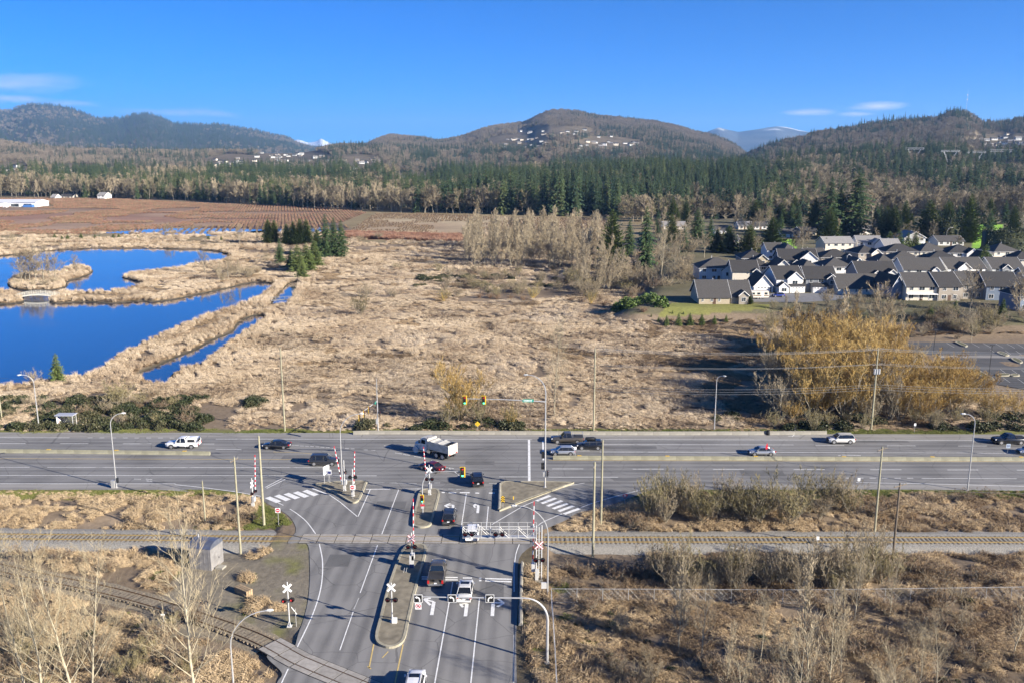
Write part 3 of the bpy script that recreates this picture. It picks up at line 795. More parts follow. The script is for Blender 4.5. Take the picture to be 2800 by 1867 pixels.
arrow(Z7, [(1536, 838), (1548, 738)], (1540, 734), (1495, 742), (1500, 735), (1518, 765), .42)
arrow(Z7, [(1752, 836), (1760, 730)], (1775, 728), (1845, 732), (1800, 697), (1792, 762), .42)
arrow(Z3, [(684, 1262), (690, 1208)], (676, 1204), (605, 1212), (660, 1190), (648, 1232), .4)
arrow(Z3, [(934, 1286), (940, 1212)], (930, 1204), (895, 1212), (915, 1194), (910, 1232), .4)

# repairs in the asphalt
PATCH = asphalt('asphalt_patch', (.15, .148, .145), (.10, .10, .098), (.3, .3, 1), 13, (1, 0.0, .02))
for (x_, y_, w_, d_, par) in ((-40, 144.5, 9, 2.2, 0), (12, 150.2, 14, 1.5, 0), (38, 136.5, 7, 2.6, 0), (-8, 141.8, 5, 1.8, 0), (62, 153.6, 11, 1.4, 0), (-20.5, 122.5, 4.5, 3.2, 1), (-15, 98, 2.6, 5.5, 1), (-3.2, 93, 2.2, 7, 1), (-24, 104, 3, 3.5, 1)):
    sheet('asphalt_patch', [(x_ + rng.uniform(-.15, .15), y_), (x_ + w_, y_ + rng.uniform(-.1, .1)), (x_ + w_ + rng.uniform(-.15, .15), y_ + d_), (x_, y_ + d_)], .058 if par == 0 else .052, PATCH, parent=side_road if par else highway)
# ---- kerbed islands
def island(name, pts, label, top=None, kerb_w=.32):
    o_ = catmull(pts, 4, True)
    P = np.array(o_); c = P.mean(0)
    n = len(P)
    # inward offset
    inner = []
    area = sum(P[i][0] * P[(i + 1) % n][1] - P[(i + 1) % n][0] * P[i][1] for i in range(n))
    sg = 1 if area > 0 else -1
    for i in range(n):
        d = P[(i + 1) % n] - P[i - 1]; d = d / (np.hypot(*d) + 1e-9)
        inner.append(P[i] + sg * np.array((-d[1], d[0])) * kerb_w)
    r = empty(name, (*c, .05)); tag(r, label, kind='structure')
    mb = MB()
    for i in range(n):
        j = (i + 1) % n
        a, b2, d2, e2 = P[i] - c, P[j] - c, inner[j] - c, inner[i] - c
        mb.quad((*a, -.04), (*b2, -.04), (*b2, .27), (*a, .27)); mb.quad((*a, .27), (*b2, .27), (*d2, .27), (*e2, .27))
        mb.quad((*e2, .27), (*d2, .27), (*d2, .05), (*e2, .05))
    recalc(mb.build('kerb', KERB, r))
    t = MB(); t.add([(*(p - c), .235) for p in inner], [tuple(range(n))])
    o2 = t.build('island_fill', top or DIRT, r)
    if o2.data.polygons[0].normal.z < 0: o2.data.flip_normals()
    return r
island('median_island', GZ(Z3, [(350, 1090), (400, 1058), (500, 1052), (550, 1072), (552, 1120), (530, 1210), (505, 1300), (470, 1410), (385, 1438), (300, 1425), (285, 1390), (300, 1290), (325, 1180)]),
       'short kerbed median just north of the crossing carrying the tall crossing signal')
island('median_island', GZ(Z7, [(1045, 290), (1110, 262), (1200, 270), (1225, 315), (1180, 500), (1130, 680), (1085, 880), (1045, 1040), (950, 1098), (850, 1078), (812, 1010), (850, 850), (900, 650), (960, 470), (1005, 360)]),
       'long kerbed median south of the crossing with two railway signals')
island('traffic_island', GZ(Z2, [(830, 885), (1000, 862), (1370, 852), (1378, 880), (1345, 970), (1300, 1058), (1245, 1085), (1190, 1068), (1050, 985), (920, 925)]),
       'triangular kerbed island with two raised crossing gates')
island('traffic_island', GZ(Z3, [(1168, 990), (1350, 982), (1600, 980), (1860, 988), (1878, 1000), (1700, 1062), (1390, 1175), (1180, 1262), (1150, 1250), (1158, 1120)]),
       'triangular kerbed island beneath the traffic signal mast')

# ================================================================== railway
RUST = mat('rusty_rail', (.20, .125, .065), .6, .4, noise=(4, .2))
RAILY = mat('rail_side', (.30, .22, .09), .7, .2, noise=(4, .25))
TIE = mat('tie_wood', (.15, .12, .085), .95, noise=(3, .35), var=.35)
PANEL = mat('crossing_panel', (.30, .28, .25), .9, noise=(2, .16), var=.12)
RUBBER = mat('black_rubber', (.03, .03, .03), .9)
def track(name, pts, label, skip, tie_gap=.62, ballast=2.6, zb=-.08, bm=None):
    """rails, ties and ballast along a polyline; skip: (s0, s1) where the road covers the ties"""
    P = np.array(catmull(pts, 12)); seg = np.hypot(*np.diff(P, axis=0).T); sl = np.concatenate([[0], np.cumsum(seg)])
    def at_s(s):
        x = np.interp(s, sl, P[:, 0]); y = np.interp(s, sl, P[:, 1])
        e = .3; d = np.array((np.interp(s + e, sl, P[:, 0]) - np.interp(s - e, sl, P[:, 0]), np.interp(s + e, sl, P[:, 1]) - np.interp(s - e, sl, P[:, 1])))
        d = d / np.hypot(*d); return np.array((x, y)), d
    root = empty(name, (*P[0], 0), 0, label, 'railway track'); o0 = P[0]
    L = sl[-1]
    ss = np.linspace(.4, L - .4, int(L / 1.0))
    for side in (-1, 1):
        mb = MB(); prev = None
        for s in ss:
            p, d = at_s(s); n = np.array((-d[1], d[0])); q = p + n * .7525 * side - o0
            cur = [(*(q + n * t), z) for t, z in ((-.07, -.03), (-.02, 0), (-.035, .09), (.035, .09), (.02, 0), (.07, -.03))]
            if prev:
                mb.add(prev + cur, [(k, (k + 1) % 6, 6 + (k + 1) % 6, 6 + k) for k in range(6)])
            prev = cur
        recalc(mb.build('rail', RAILY if name == 'railway_track' else RUST, root))
    tb = MB(); tb.box(-.115, .115, -1.28, 1.28, -.18, 0)
    tm = None; k = 0
    for s in np.arange(.3, L - .3, tie_gap):
        if skip[0] < s < skip[1]: continue
        p, d = at_s(s)
        a = math.atan2(d[1], d[0]) + rng.normal(0, .015)
        if tm is None:
            o = tb.build('tie', TIE, root); tm = o.data
        else:
            o = link('tie', tm, root)
        o.location = (*(p - o0 + np.array((rng.normal(0, .02), rng.normal(0, .04)))), -.022 + rng.normal(0, .008)); o.rotation_euler = (0, 0, a)
        k += 1
        if k >= 300: break
    for s0, s1 in ((0, skip[0]), (skip[1], L)):
        if s1 - s0 < 2: continue
        mb = MB(); prev = None
        for s in np.linspace(s0, s1, max(3, int((s1 - s0) / 1.5))):
            p, d = at_s(min(max(s, .05), L - .05)); n = np.array((-d[1], d[0])); q = p - o0
            j = rng.normal(0, .15, 2)
            cur = [(*(q + n * t), z) for t, z in ((-ballast - 1.5 + j[0], zb - .42), (-ballast + .5, zb + .0), (-1.1, zb + .03), (0, zb + .015), (1.1, zb + .03), (ballast - .5, zb), (ballast + 1.5 + j[1], zb - .42))]
            if prev: mb.add(prev + cur, [(i, i + 1, 8 + i, 7 + i) for i in range(6)])
            prev = cur
        o = recalc(mb.build('ballast', bm or GRAVEL, root))
        if o.data.polygons[3].normal.z < 0: o.data.flip_normals()
    return at_s, sl, o0, root
def s_of(at, sl, xy):
    s = np.linspace(0, sl[-1], 800); P = np.array([at(t)[0] for t in s])
    return float(s[np.argmin(np.hypot(P[:, 0] - xy[0], P[:, 1] - xy[1]))])
main_pts = [G2(-150, 1464.5), G2(0, 1465.5), G2(700, 1471.5), G2(1100, 1473), G2(1450, 1474), G2(2100, 1474.5), G2(2800, 1475), G2(2960, 1475)]
pa = np.array(main_pts); 
def crude_s(pts, xy):
    P = np.array(catmull(pts, 12)); sl = np.concatenate([[0], np.cumsum(np.hypot(*np.diff(P, axis=0).T))])
    return float(sl[np.argmin(np.hypot(P[:, 0] - xy[0], P[:, 1] - xy[1]))])
sa, sb = crude_s(main_pts, G2(812, 1473)), crude_s(main_pts, G2(1468, 1474))
atm, slm, om, main_root = track('railway_track', main_pts, 'main line railway track crossing the side road parallel to the highway', (sa, sb))
spur_pts = [G2(*p) for p in SPUR_PX]
ta, tb_ = crude_s(spur_pts, G2(*Z6(2170, 1062))), crude_s(spur_pts, G2(*Z7(1400, 1600)))
ats, sls, os_, spur_root = track('spur_track', spur_pts, 'rusty spur track curving from the bushes across the side road', (ta, tb_), ballast=.9, zb=-.05, bm=mat('old_ballast', (.22, .185, .13), .95, noise=(5, .45), bump=.6))
# level-crossing panels
def panels(at, s0, s1, root, o0, step):
    n = max(1, int(round((s1 - s0) / step))); st = (s1 - s0) / n
    for k in range(n):
        p, d = at(s0 + st * (k + .5)); a = math.atan2(d[1], d[0])
        for (u0, u1, nm) in ((-.68, .68, 'crossing_panel'), (.83, 1.42, 'crossing_panel'), (-1.42, -.83, 'crossing_panel')):
            mb = MB(); mb.box(-st / 2 + .055, st / 2 - .055, u0, u1, -.05, .082)
            o = mb.build(nm, PANEL, root); o.location = (*(p - o0), 0); o.rotation_euler = (0, 0, a)
        mb = MB(); mb.box(-st / 2, st / 2, -1.5, 1.5, -.06, .062)
        o = mb.build('panel_seat', RUBBER, root); o.location = (*(p - o0), 0); o.rotation_euler = (0, 0, a)
panels(atm, sa, sb, main_root, om, 2.45)
panels(ats, ta, min(tb_, sls[-1] - 1), spur_root, os_, 2.6)
# ================================================================== plants: prototypes
def rv(n, s=1.0): 
    v = rng.normal(0, 1, (n, 3)); return v / np.linalg.norm(v, axis=1, keepdims=True) * s
def ribbons(P0, P1, w0, w1, face=None):
    """thin flat strips from P0 to P1"""
    P0 = np.asarray(P0, float); P1 = np.asarray(P1, float); n = len(P0)
    d = P1 - P0; d = d / (np.linalg.norm(d, axis=1, keepdims=True) + 1e-9)
    side = np.cross(d, rv(n) if face is None else face); side /= (np.linalg.norm(side, axis=1, keepdims=True) + 1e-9)
    w0 = np.broadcast_to(np.asarray(w0, float), (n,))[:, None] / 2; w1 = np.broadcast_to(np.asarray(w1, float), (n,))[:, None] / 2
    V = np.stack([P0 - side * w0, P0 + side * w0, P1 + side * w1, P1 - side * w1], 1).reshape(-1, 3)
    F = np.arange(4 * n).reshape(n, 4)
    return V, F
def join_arrays(parts):
    Vs, Fs, o = [], [], 0
    for V, F in parts:
        Vs.append(V); Fs.append(F + o); o += len(V)
    return np.concatenate(Vs), np.concatenate(Fs)
def tube_arr(pts, rad, n=3):
    pts = np.asarray(pts, float); m = len(pts); V = np.zeros((m, n, 3))
    a0 = rng.uniform(0, 6.28)
    for i in range(m):
        d = pts[min(i + 1, m - 1)] - pts[max(i - 1, 0)]; d = d / (np.linalg.norm(d) + 1e-9)
        u = np.cross(d, (0.31, .95, .05)); u /= np.linalg.norm(u) + 1e-9; w = np.cross(d, u)
        for k in range(n):
            t = a0 + 2 * math.pi * k / n
            V[i, k] = pts[i] + (u * math.cos(t) + w * math.sin(t)) * rad[i]
    F = []
    for i in range(m - 1):
        for k in range(n):
            a, b = i * n + k, i * n + (k + 1) % n; F.append((a, b, b + n, a + n))
    return V.reshape(-1, 3), np.array(F)
def grow_branch(p, d, L, n, up, wander):
    pts = [np.array(p, float)]; d = np.array(d, float); d /= np.linalg.norm(d)
    for i in range(n):
        d = d + np.array((0, 0, up)) + rng.normal(0, wander, 3); d /= np.linalg.norm(d)
        pts.append(pts[-1] + d * L / n)
    return np.array(pts)
def bare_tree(H, r=None, stems=1, n1=22, ang=(35, 55), len1=.34, taper=.65, n2=7, n3=4, twig=.02, up=.06, start=.22, lean=.04, spread=.0, wander=.05):
    """a leafless tree: (trunk and limbs, twigs) as two meshes' arrays"""
    wood, tw = [], []
    r = r or H * .012
    P0, P1, W0, W1 = [], [], [], []
    for st in range(stems):
        d0 = np.array((rng.normal(0, lean) , rng.normal(0, lean), 1.0))
        if stems > 1:
            a = 2 * math.pi * st / stems + rng.uniform(-.4, .4); d0 += np.array((math.cos(a), math.sin(a), 0)) * spread
        h = H * (rng.uniform(.75, 1.0) if stems > 1 else 1.0)
        base = np.array((rng.normal(0, .12), rng.normal(0, .12), -.1)) if stems > 1 else np.array((0, 0, -.1))
        tr = grow_branch(base, d0, h, 10, .02, wander)
        rr = r * (1 - .93 * np.linspace(0, 1, 11) ** .9) * (.6 if stems > 1 else 1)
        wood.append(tube_arr(tr, rr, 5 if stems == 1 else 3))
        m1 = max(3, int(n1 / stems)) if stems > 1 else n1
        for k in range(m1):
            t = start + (0.97 - start) * (k + rng.uniform(-.4, .4)) / m1; t = min(max(t, .05), .97)
            i = t * 10; i0 = int(i); p = tr[i0] * (1 - i + i0) + tr[min(i0 + 1, 10)] * (i - i0)
            az_ = k * 2.4 + rng.uniform(-.5, .5); an = R(rng.uniform(*ang)) * (1 - .35 * t)
            d = np.array((math.cos(az_) * math.sin(an), math.sin(az_) * math.sin(an), math.cos(an)))
            L1 = h * len1 * (1 - taper * t) * rng.uniform(.7, 1.2)
            b = grow_branch(p, d, L1, 5, up, wander * 1.6)
            rb = max(rr[min(i0, 9)] * .42, twig * .9)
            wood.append(tube_arr(b, rb * (1 - .85 * np.linspace(0, 1, 6)), 3))
            for j in range(n2):
                tt = rng.uniform(.2, 1.0) * 5; j0 = min(int(tt), 4); q = b[j0] + (b[j0 + 1] - b[j0]) * (tt - j0)
                bd = b[j0 + 1] - b[j0]; bd /= np.linalg.norm(bd)
                dd = bd + rv(1, .75)[0] + np.array((0, 0, up * 4)); dd /= np.linalg.norm(dd)
                L2 = L1 * rng.uniform(.22, .5)
                mid = q + dd * L2 * .55; dd2 = dd + rv(1, .25)[0] + np.array((0, 0, up * 2)); dd2 /= np.linalg.norm(dd2); e = mid + dd2 * L2 * .45
                P0 += [q, mid]; P1 += [mid, e]; W0 += [twig * 1.5, twig]; W1 += [twig, twig * .5]
                for l in range(n3):
                    u = rng.uniform(.15, 1); s0 = q + (mid - q) * min(u * 2, 1) if u < .5 else mid + (e - mid) * (u * 2 - 1)
                    d3 = dd + rv(1, .8)[0] + np.array((0, 0, up * 3)); d3 /= np.linalg.norm(d3)
                    P0.append(s0); P1.append(s0 + d3 * L2 * rng.uniform(.3, .65)); W0.append(twig); W1.append(twig * .4)
    W = join_arrays(wood)
    Tw = ribbons(np.array(P0), np.array(P1), np.array(W0), np.array(W1))
    return W, Tw
def conifer(H, wb, whorls=26, per=8, sprays=4, droop=.25, shape=1.0, base=.06, trunk=True, irregular=.25, up=0.0, leafw=.42):
    """evergreen: (trunk, foliage) arrays; foliage is many flat drooping sprays"""
    V, F = [], []
    def tri(a, b, c):
        n = len(V); V.extend((a, b, c)); F.append((n, n + 1, n + 2))
    for w in range(whorls):
        t = base + (1 - base) * (w / whorls) ** .92
        zc = H * t; reach = wb * (1 - t) ** shape * rng.uniform(1 - irregular, 1 + irregular * .6) + .02 * H * (1 - t) + .12
        for k in range(per):
            az_ = w * 1.1 + 2 * math.pi * k / per + rng.uniform(-.35, .35)
            L = reach * rng.uniform(.7, 1.15)
            dirh = np.array((math.cos(az_), math.sin(az_), 0)); side = np.array((-math.sin(az_), math.cos(az_), 0))
            z0 = zc + rng.uniform(-.5, .5) * H / whorls
            prev = dirh * L * .12 + np.array((0, 0, z0))
            for s in range(sprays):
                u = (s + 1) / sprays
                p = dirh * L * (.12 + .88 * u) + np.array((0, 0, z0 + up * L * u - droop * L * u * u))
                wd = L * leafw * (1.1 - .65 * u) * rng.uniform(.7, 1.2)
                sag = np.array((0, 0, -rng.uniform(.3, .95) * wd))
                tri(prev + rv(1, .03 * L)[0], prev + (p - prev) * .55 + side * wd + sag, p)
                tri(prev, p, prev + (p - prev) * .55 - side * wd + sag)
                prev = p
    tri(np.array((-.05 * wb, 0, H * .95)), np.array((.05 * wb, 0, H * .95)), np.array((0, 0, H * 1.01)))
    tri(np.array((0, -.05 * wb, H * .95)), np.array((0, .05 * wb, H * .95)), np.array((0, 0, H * 1.01)))
    TR = tube_arr(np.array([(0, 0, -.2), (0, 0, H * .5), (0, 0, H * .97)]), np.array((H * .014, H * .008, .02)), 5)
    return TR, (np.array(V), np.array(F))
def leaf_clump(n, rad, hgt, size):
    """low leafy mound"""
    p = rv(n) * (rng.uniform(.35, 1, (n, 1)) ** .6); p[:, 2] = np.abs(p[:, 2])
    C = p * np.array((rad, rad, hgt)); a = rv(n, 1); b = np.cross(a, rv(n)); b /= np.linalg.norm(b, axis=1, keepdims=True) + 1e-9
    s = size * rng.uniform(.6, 1.3, (n, 1))
    V = np.stack([C - a * s, C + b * s * .7, C + a * s, C - b * s * .7], 1).reshape(-1, 3)
    return V, np.arange(4 * n).reshape(n, 4)
def reed_clump(n, rad, h, w, lean, leanvar=.35, bend=.5):
    """tuft of dry reeds or grass, leaning mostly one way"""
    a = rng.uniform(0, 6.28, n); r_ = rad * np.sqrt(rng.uniform(0, 1, n))
    P0 = np.stack([r_ * np.cos(a), r_ * np.sin(a), np.full(n, -.05)], 1)
    d = np.stack([rng.normal(lean, leanvar, n), rng.normal(0, leanvar, n), np.ones(n)], 1); d /= np.linalg.norm(d, axis=1, keepdims=True)
    L = h * rng.uniform(.55, 1.15, n)[:, None]
    M = P0 + d * L * .55
    d2 = d + np.stack([rng.normal(lean * bend, .25, n), rng.normal(0, .3, n), -bend * rng.uniform(.3, 1.2, n)], 1); d2 /= np.linalg.norm(d2, axis=1, keepdims=True)
    E = M + d2 * L * .45
    f = rv(n)
    A = ribbons(P0, M, w, w * .9, f); B = ribbons(M, E, w * .9, w * .25, f)
    return join_arrays([A, B])

BARK_PALE = mat('bark_pale', (.34, .30, .21), .9, noise=(2, .25), var=.15)
BARK_GREY = mat('bark_grey', (.26, .23, .17), .9, noise=(2, .25), var=.2)
BARK_DARK = mat('bark_dark', (.10, .08, .055), .95, noise=(2, .25))
TWIG_PALE = foliage('twig_pale', [(.24, .19, .115), (.36, .30, .19), (.44, .37, .24)])
TWIG_GREY = foliage('twig_grey', [(.19, .155, .105), (.30, .245, .16), (.40, .33, .215)])
TWIG_FAR = foliage('twig_far', [(.09, .08, .055), (.165, .14, .092), (.25, .21, .135), (.20, .19, .10)], nscale=.02)
TWIG_FARP = foliage('twig_far_pale', [(.24, .195, .13), (.38, .315, .21), (.47, .39, .265)])
TWIG_BROWN = foliage('twig_brown', [(.14, .10, .065), (.22, .155, .10), (.29, .215, .13)])
TWIG_OLIVE = foliage('twig_olive', [(.16, .138, .068), (.26, .222, .11), (.36, .305, .16)])
TWIG_ORANGE = foliage('twig_orange', [(.29, .185, .06), (.43, .295, .10), (.54, .39, .155)])
TWIG_GOLD = foliage('twig_gold', [(.46, .29, .06), (.55, .37, .09), (.58, .42, .13)])
TWIG_RED = foliage('twig_red', [(.21, .105, .072), (.28, .155, .105), (.32, .205, .145)])
NEEDLE = foliage('needle_dark', [(.024, .046, .022), (.048, .080, .032), (.075, .11, .042)], .6)
NEEDLE_FAR = foliage('needle_far', [(.020, .040, .024), (.044, .074, .034), (.095, .118, .044)], .7, nscale=.02)
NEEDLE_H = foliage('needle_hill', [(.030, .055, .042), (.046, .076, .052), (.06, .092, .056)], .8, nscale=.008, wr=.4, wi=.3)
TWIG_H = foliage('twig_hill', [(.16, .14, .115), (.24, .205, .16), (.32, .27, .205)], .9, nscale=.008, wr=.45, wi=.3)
NEEDLE_L = foliage('needle_light', [(.05, .08, .024), (.088, .122, .035), (.13, .16, .052)], .6)
NEEDLE_B = foliage('needle_blue', [(.025, .045, .032), (.045, .07, .045), (.06, .085, .05)], .6)
LEAF = foliage('leaf_bramble', [(.022, .032, .015), (.048, .058, .026), (.10, .092, .05)], .5)
LEAF_Y = foliage('leaf_rhodo', [(.05, .09, .018), (.09, .14, .03), (.12, .17, .05)], .45)
REED = foliage('dry_reed', [(.26, .19, .125), (.44, .34, .23), (.56, .455, .325), (.62, .515, .38)], .8)
REED_D = foliage('dry_reed_brown', [(.20, .14, .085), (.30, .22, .135), (.41, .31, .195)], .8)
REED_F = foliage('dry_grass_gold', [(.33, .24, .14), (.48, .365, .225), (.58, .455, .295)], .8)
GRASS_G = foliage('green_grass', [(.10, .13, .03), (.16, .18, .05), (.24, .23, .08)], .8)

def mesh_of(name, arr, m): return np_mesh(name, arr[0], arr[1], m)
class Kind:
    """prototypes of one kind of tree: list of (wood mesh, crown mesh)"""
    def __init__(s, name, n, make, wood, crown):
        s.items = []; s.wood = wood; s.crown = crown
        for i in range(n):
            W, C = make()
            s.items.append((mesh_of(name + '_trunk', W, wood), mesh_of(name + '_crown', C, crown)))
    def merged(s):
        """trunk and crown in one mesh, for masses"""
        out = []
        for w, c in s.items:
            V, F, fm = [], [], []
            for k, me in enumerate((w, c)):
                v = np.zeros(len(me.vertices) * 3, np.float32); me.vertices.foreach_get('co', v); v = v.reshape(-1, 3)
                fl = [tuple(p.vertices) for p in me.polygons]
                o = sum(len(q) for q in V); V.append(v); F += [tuple(i + o for i in f) for f in fl]; fm += [k] * len(fl)
            me2 = bpy.data.meshes.new('mass_piece'); me2.from_pydata(np.concatenate(V).tolist(), [], F)
            me2.materials.append(s.wood); me2.materials.append(s.crown); me2.polygons.foreach_set('material_index', fm); me2.update()
            out.append(me2)
        return out
# unit heights in metres are real; copies are scaled
K_ALDER = Kind('alder', 4, lambda: bare_tree(15, .15, n1=30, ang=(35, 62), len1=.36, n2=11, n3=5, twig=.016, up=.09, start=.18), BARK_PALE, TWIG_PALE)
K_POPLAR = Kind('poplar', 4, lambda: bare_tree(14, .11, n1=28, ang=(22, 38), len1=.26, n2=9, n3=7, twig=.05, up=.10, start=.10, taper=.5), BARK_PALE, TWIG_FARP)
K_BROAD = Kind('broad', 4, lambda: bare_tree(16, .28, n1=22, ang=(40, 70), len1=.45, n2=12, n3=7, twig=.07, up=.05, start=.22, taper=.5), BARK_GREY, TWIG_GREY)
K_FARB = Kind('far_broad', 5, lambda: bare_tree(18, .35, n1=17, ang=(35, 75), len1=.46, n2=11, n3=6, twig=.20, up=.04, start=.20, taper=.45), BARK_GREY, TWIG_FAR)
K_FARP = Kind('far_pale', 3, lambda: bare_tree(20, .32, n1=16, ang=(28, 60), len1=.38, n2=10, n3=6, twig=.17, up=.06, start=.22, taper=.5), BARK_PALE, TWIG_FARP)
K_WILLOW = Kind('willow', 4, lambda: bare_tree(9, .14, stems=8, n1=76, ang=(20, 55), len1=.46, n2=10, n3=6, twig=.036, up=.10, start=.15, spread=.55, lean=.1, wander=.09), BARK_GREY, TWIG_ORANGE)
K_SHRUB = Kind('shrub', 4, lambda: bare_tree(4, .05, stems=12, n1=72, ang=(15, 45), len1=.45, n2=7, n3=4, twig=.022, up=.08, start=.1, spread=.6, lean=.15, wander=.1), BARK_GREY, TWIG_OLIVE)
K_WILLOWG = Kind('grey_willow', 3, lambda: bare_tree(9, .14, stems=8, n1=64, ang=(20, 50), len1=.44, n2=9, n3=5, twig=.035, up=.10, start=.15, spread=.5, lean=.1, wander=.09), BARK_GREY, TWIG_GREY)
K_SHRUBG = Kind('grey_shrub', 3, lambda: bare_tree(4, .05, stems=12, n1=72, ang=(15, 45), len1=.45, n2=7, n3=4, twig=.022, up=.08, start=.1, spread=.6, lean=.15, wander=.1), BARK_GREY, TWIG_GREY)
K_SHRUBB = Kind('brown_shrub', 3, lambda: bare_tree(2.2, .03, stems=14, n1=70, ang=(20, 60), len1=.5, n2=6, n3=4, twig=.02, up=.05, start=.05, spread=.8, lean=.2, wander=.14), BARK_GREY, TWIG_BROWN)
K_FIR = Kind('fir', 4, lambda: conifer(30, 5.0, 32, 9, 4, .28, .6, .07, irregular=.35), BARK_DARK, NEEDLE)
K_FARFIR = Kind('far_fir', 5, lambda: conifer(30, rng.uniform(4.4, 6.0), 18, 7, 3, .3, .62, .08, irregular=.4, leafw=.55), BARK_DARK, NEEDLE_FAR)
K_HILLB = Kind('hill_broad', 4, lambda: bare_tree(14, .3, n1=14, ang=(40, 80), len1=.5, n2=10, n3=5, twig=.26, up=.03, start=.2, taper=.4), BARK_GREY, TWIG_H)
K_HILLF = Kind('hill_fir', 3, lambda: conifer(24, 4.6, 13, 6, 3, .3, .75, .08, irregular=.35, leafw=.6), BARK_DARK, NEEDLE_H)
K_CEDAR = Kind('cedar', 3, lambda: conifer(14, 3.0, 34, 11, 3, -.05, .62, .02, irregular=.18, up=.5, leafw=.35), BARK_DARK, NEEDLE_L)
K_SPRUCE = Kind('spruce', 3, lambda: conifer(6, 1.6, 24, 10, 3, .12, .68, .03, irregular=.2), BARK_DARK, NEEDLE_L)
def tree(name, kind, k, xyz, hgt, label, cat, group, width=1.0, rz=None, lean=(0, 0), href=None):
    """one tree, a thing with trunk and crown"""
    w, c = kind.items[k % len(kind.items)]
    e = empty(name, xyz, rng.uniform(0, 6.28) if rz is None else rz, label, cat, group)
    h0 = href or HREF[id(kind)]
    s = hgt / h0
    e.scale = (s * width, s * width, s); e.rotation_euler[0], e.rotation_euler[1] = lean
    link('trunk', w, e); link('crown', c, e)
    return e
HREF = {id(K_ALDER): 15, id(K_POPLAR): 14, id(K_BROAD): 16, id(K_FARB): 18, id(K_FARP): 20, id(K_WILLOW): 9, id(K_WILLOWG): 9, id(K_SHRUB): 4, id(K_SHRUBG): 4, id(K_SHRUBB): 2.2,
        id(K_FIR): 30, id(K_FARFIR): 30, id(K_CEDAR): 14, id(K_SPRUCE): 6}
def named_mesh(nm, arr, m): return mesh_of(nm, arr, m)
P_REED = [named_mesh('reed_tuft', reed_clump(70, .75, 2.0, .075, l, .42, .8), REED) for l in (.5, .9, 1.3, .2)]
P_REEDD = [named_mesh('reed_tuft', reed_clump(60, .8, 1.7, .07, l, .5, .9), REED_D) for l in (.8, 1.2)]
P_REEDU = [named_mesh('reed_tuft', reed_clump(70, .7, 2.3, .06, l, .16, .15), REED) for l in (.1, .25)]
P_GRASS = [named_mesh('grass_tuft', reed_clump(80, .6, 1.15, .035, l, .45, .9), REED_F) for l in (.3, .7, 1.1)]
P_GRASSB = [named_mesh('grass_tuft', reed_clump(70, .6, 1.0, .035, l, .5, .9), REED_D) for l in (.3, .9)]
P_GREEN = [named_mesh('green_tuft', reed_clump(60, .5, .28, .04, l, .6, .9), GRASS_G) for l in (.2, .5)]
P_BRAMBLE = [named_mesh('bramble_clump', leaf_clump(420, 1.5, 1.3, .15), LEAF) for _ in range(3)]
P_REDBUSH = [named_mesh('berry_bush', ribbons(np.zeros((90, 3)) + np.array([0, 0, .0]), np.stack([rng.normal(0, .55, 90), rng.normal(0, .4, 90), rng.uniform(.5, 1.25, 90)], 1), .10, .05), TWIG_RED) for _ in range(3)]
P_REDBROWN = [named_mesh('berry_bush', ribbons(np.zeros((90, 3)), np.stack([rng.normal(0, .55, 90), rng.normal(0, .4, 90), rng.uniform(.5, 1.1, 90)], 1), .10, .05), TWIG_BROWN) for _ in range(3)]
print('PLANTS', sum(len(w.polygons) + len(c.polygons) for k in (K_ALDER, K_POPLAR, K_BROAD, K_FARB, K_FARP, K_WILLOW, K_SHRUB, K_SHRUBG, K_SHRUBB, K_FIR, K_FARFIR, K_CEDAR, K_SPRUCE) for w, c in k.items))
# ================================================================== grass and reeds
LOT = [G2(2480, 925), G2(2900, 925), G2(2900, 1100), G2(2620, 1075), G2(2560, 1010), G2(2480, 960)]
def sample(n, x0, x1, y0, y1):
    return rng.uniform(x0, x1, n), rng.uniform(y0, y1, n)
def in_view(x, y, m=.60):
    return np.abs(x) < y * m + 6
SIDE_POLY = [G2(*p) for p in catmull(SIDE_L, 3) + catmull(SIDE_R, 3)]
def fill(dens, x0, x1, y0, y1, keep):
    n = int(dens * (x1 - x0) * (y1 - y0)); x, y = sample(n, x0, x1, y0, y1)
    k = in_view(x, y); x, y = x[k], y[k]; k = keep(x, y); return x[k], y[k]
GAP = lambda x, y, s=5.0, seed=70: fbm(x / s, y / (s * .8), seed, 3)
# marsh north of the highway
XS, YS_, SC = [], [], []
for y0, y1, dens, sc in ((160.6, 215, 2.2, .78), (215, 275, 1.6, .85), (275, 350, 1.0, 1.0), (350, 470, .55, 1.2)):
    def keep(x, y):
        h = height(x, y); d = water_dist(x, y)
        k = (d > 1.6) & (h < 1.2) & ~in_poly(x, y, LOT) & (GAP(x, y, 3.4) > .345)
        k &= ~((x < -56) & (y < 180) & (GAP(x, y, 12, 75) > .40))
        k &= ~((y > 285) & (x > -20) & (x < 75) & (fbm(x / 30, y / 30, 88, 2) < .30))
        k &= ~((x > 100) & (y < 250) & (y > 185))
        return k
    x, y = fill(dens, -300, 150, y0, y1, keep)
    XS.append(x); YS_.append(y); SC.append(np.full(len(x), sc))
x = np.concatenate(XS); y = np.concatenate(YS_); s = np.concatenate(SC)
z = height(x, y)
edge = water_dist(x, y)
ang = 6.28 * fbm(x / 22, y / 22, 71, 2) * 1.6 + rng.normal(0, .45, len(x))
sz = s * rng.uniform(.65, 1.15, len(x)) * (.72 + .5 * fbm(x / 12, y / 12, 72, 2))
idx = rng.integers(0, 4, len(x))
brown = fbm(x / 16, y / 16, 73, 3) + sstep(30, 55, x) * .16 + ((x > -5) & (y < 230) & (y > 185)) * .0
idx = np.where((brown > .60), 4 + rng.integers(0, 2, len(x)), idx)
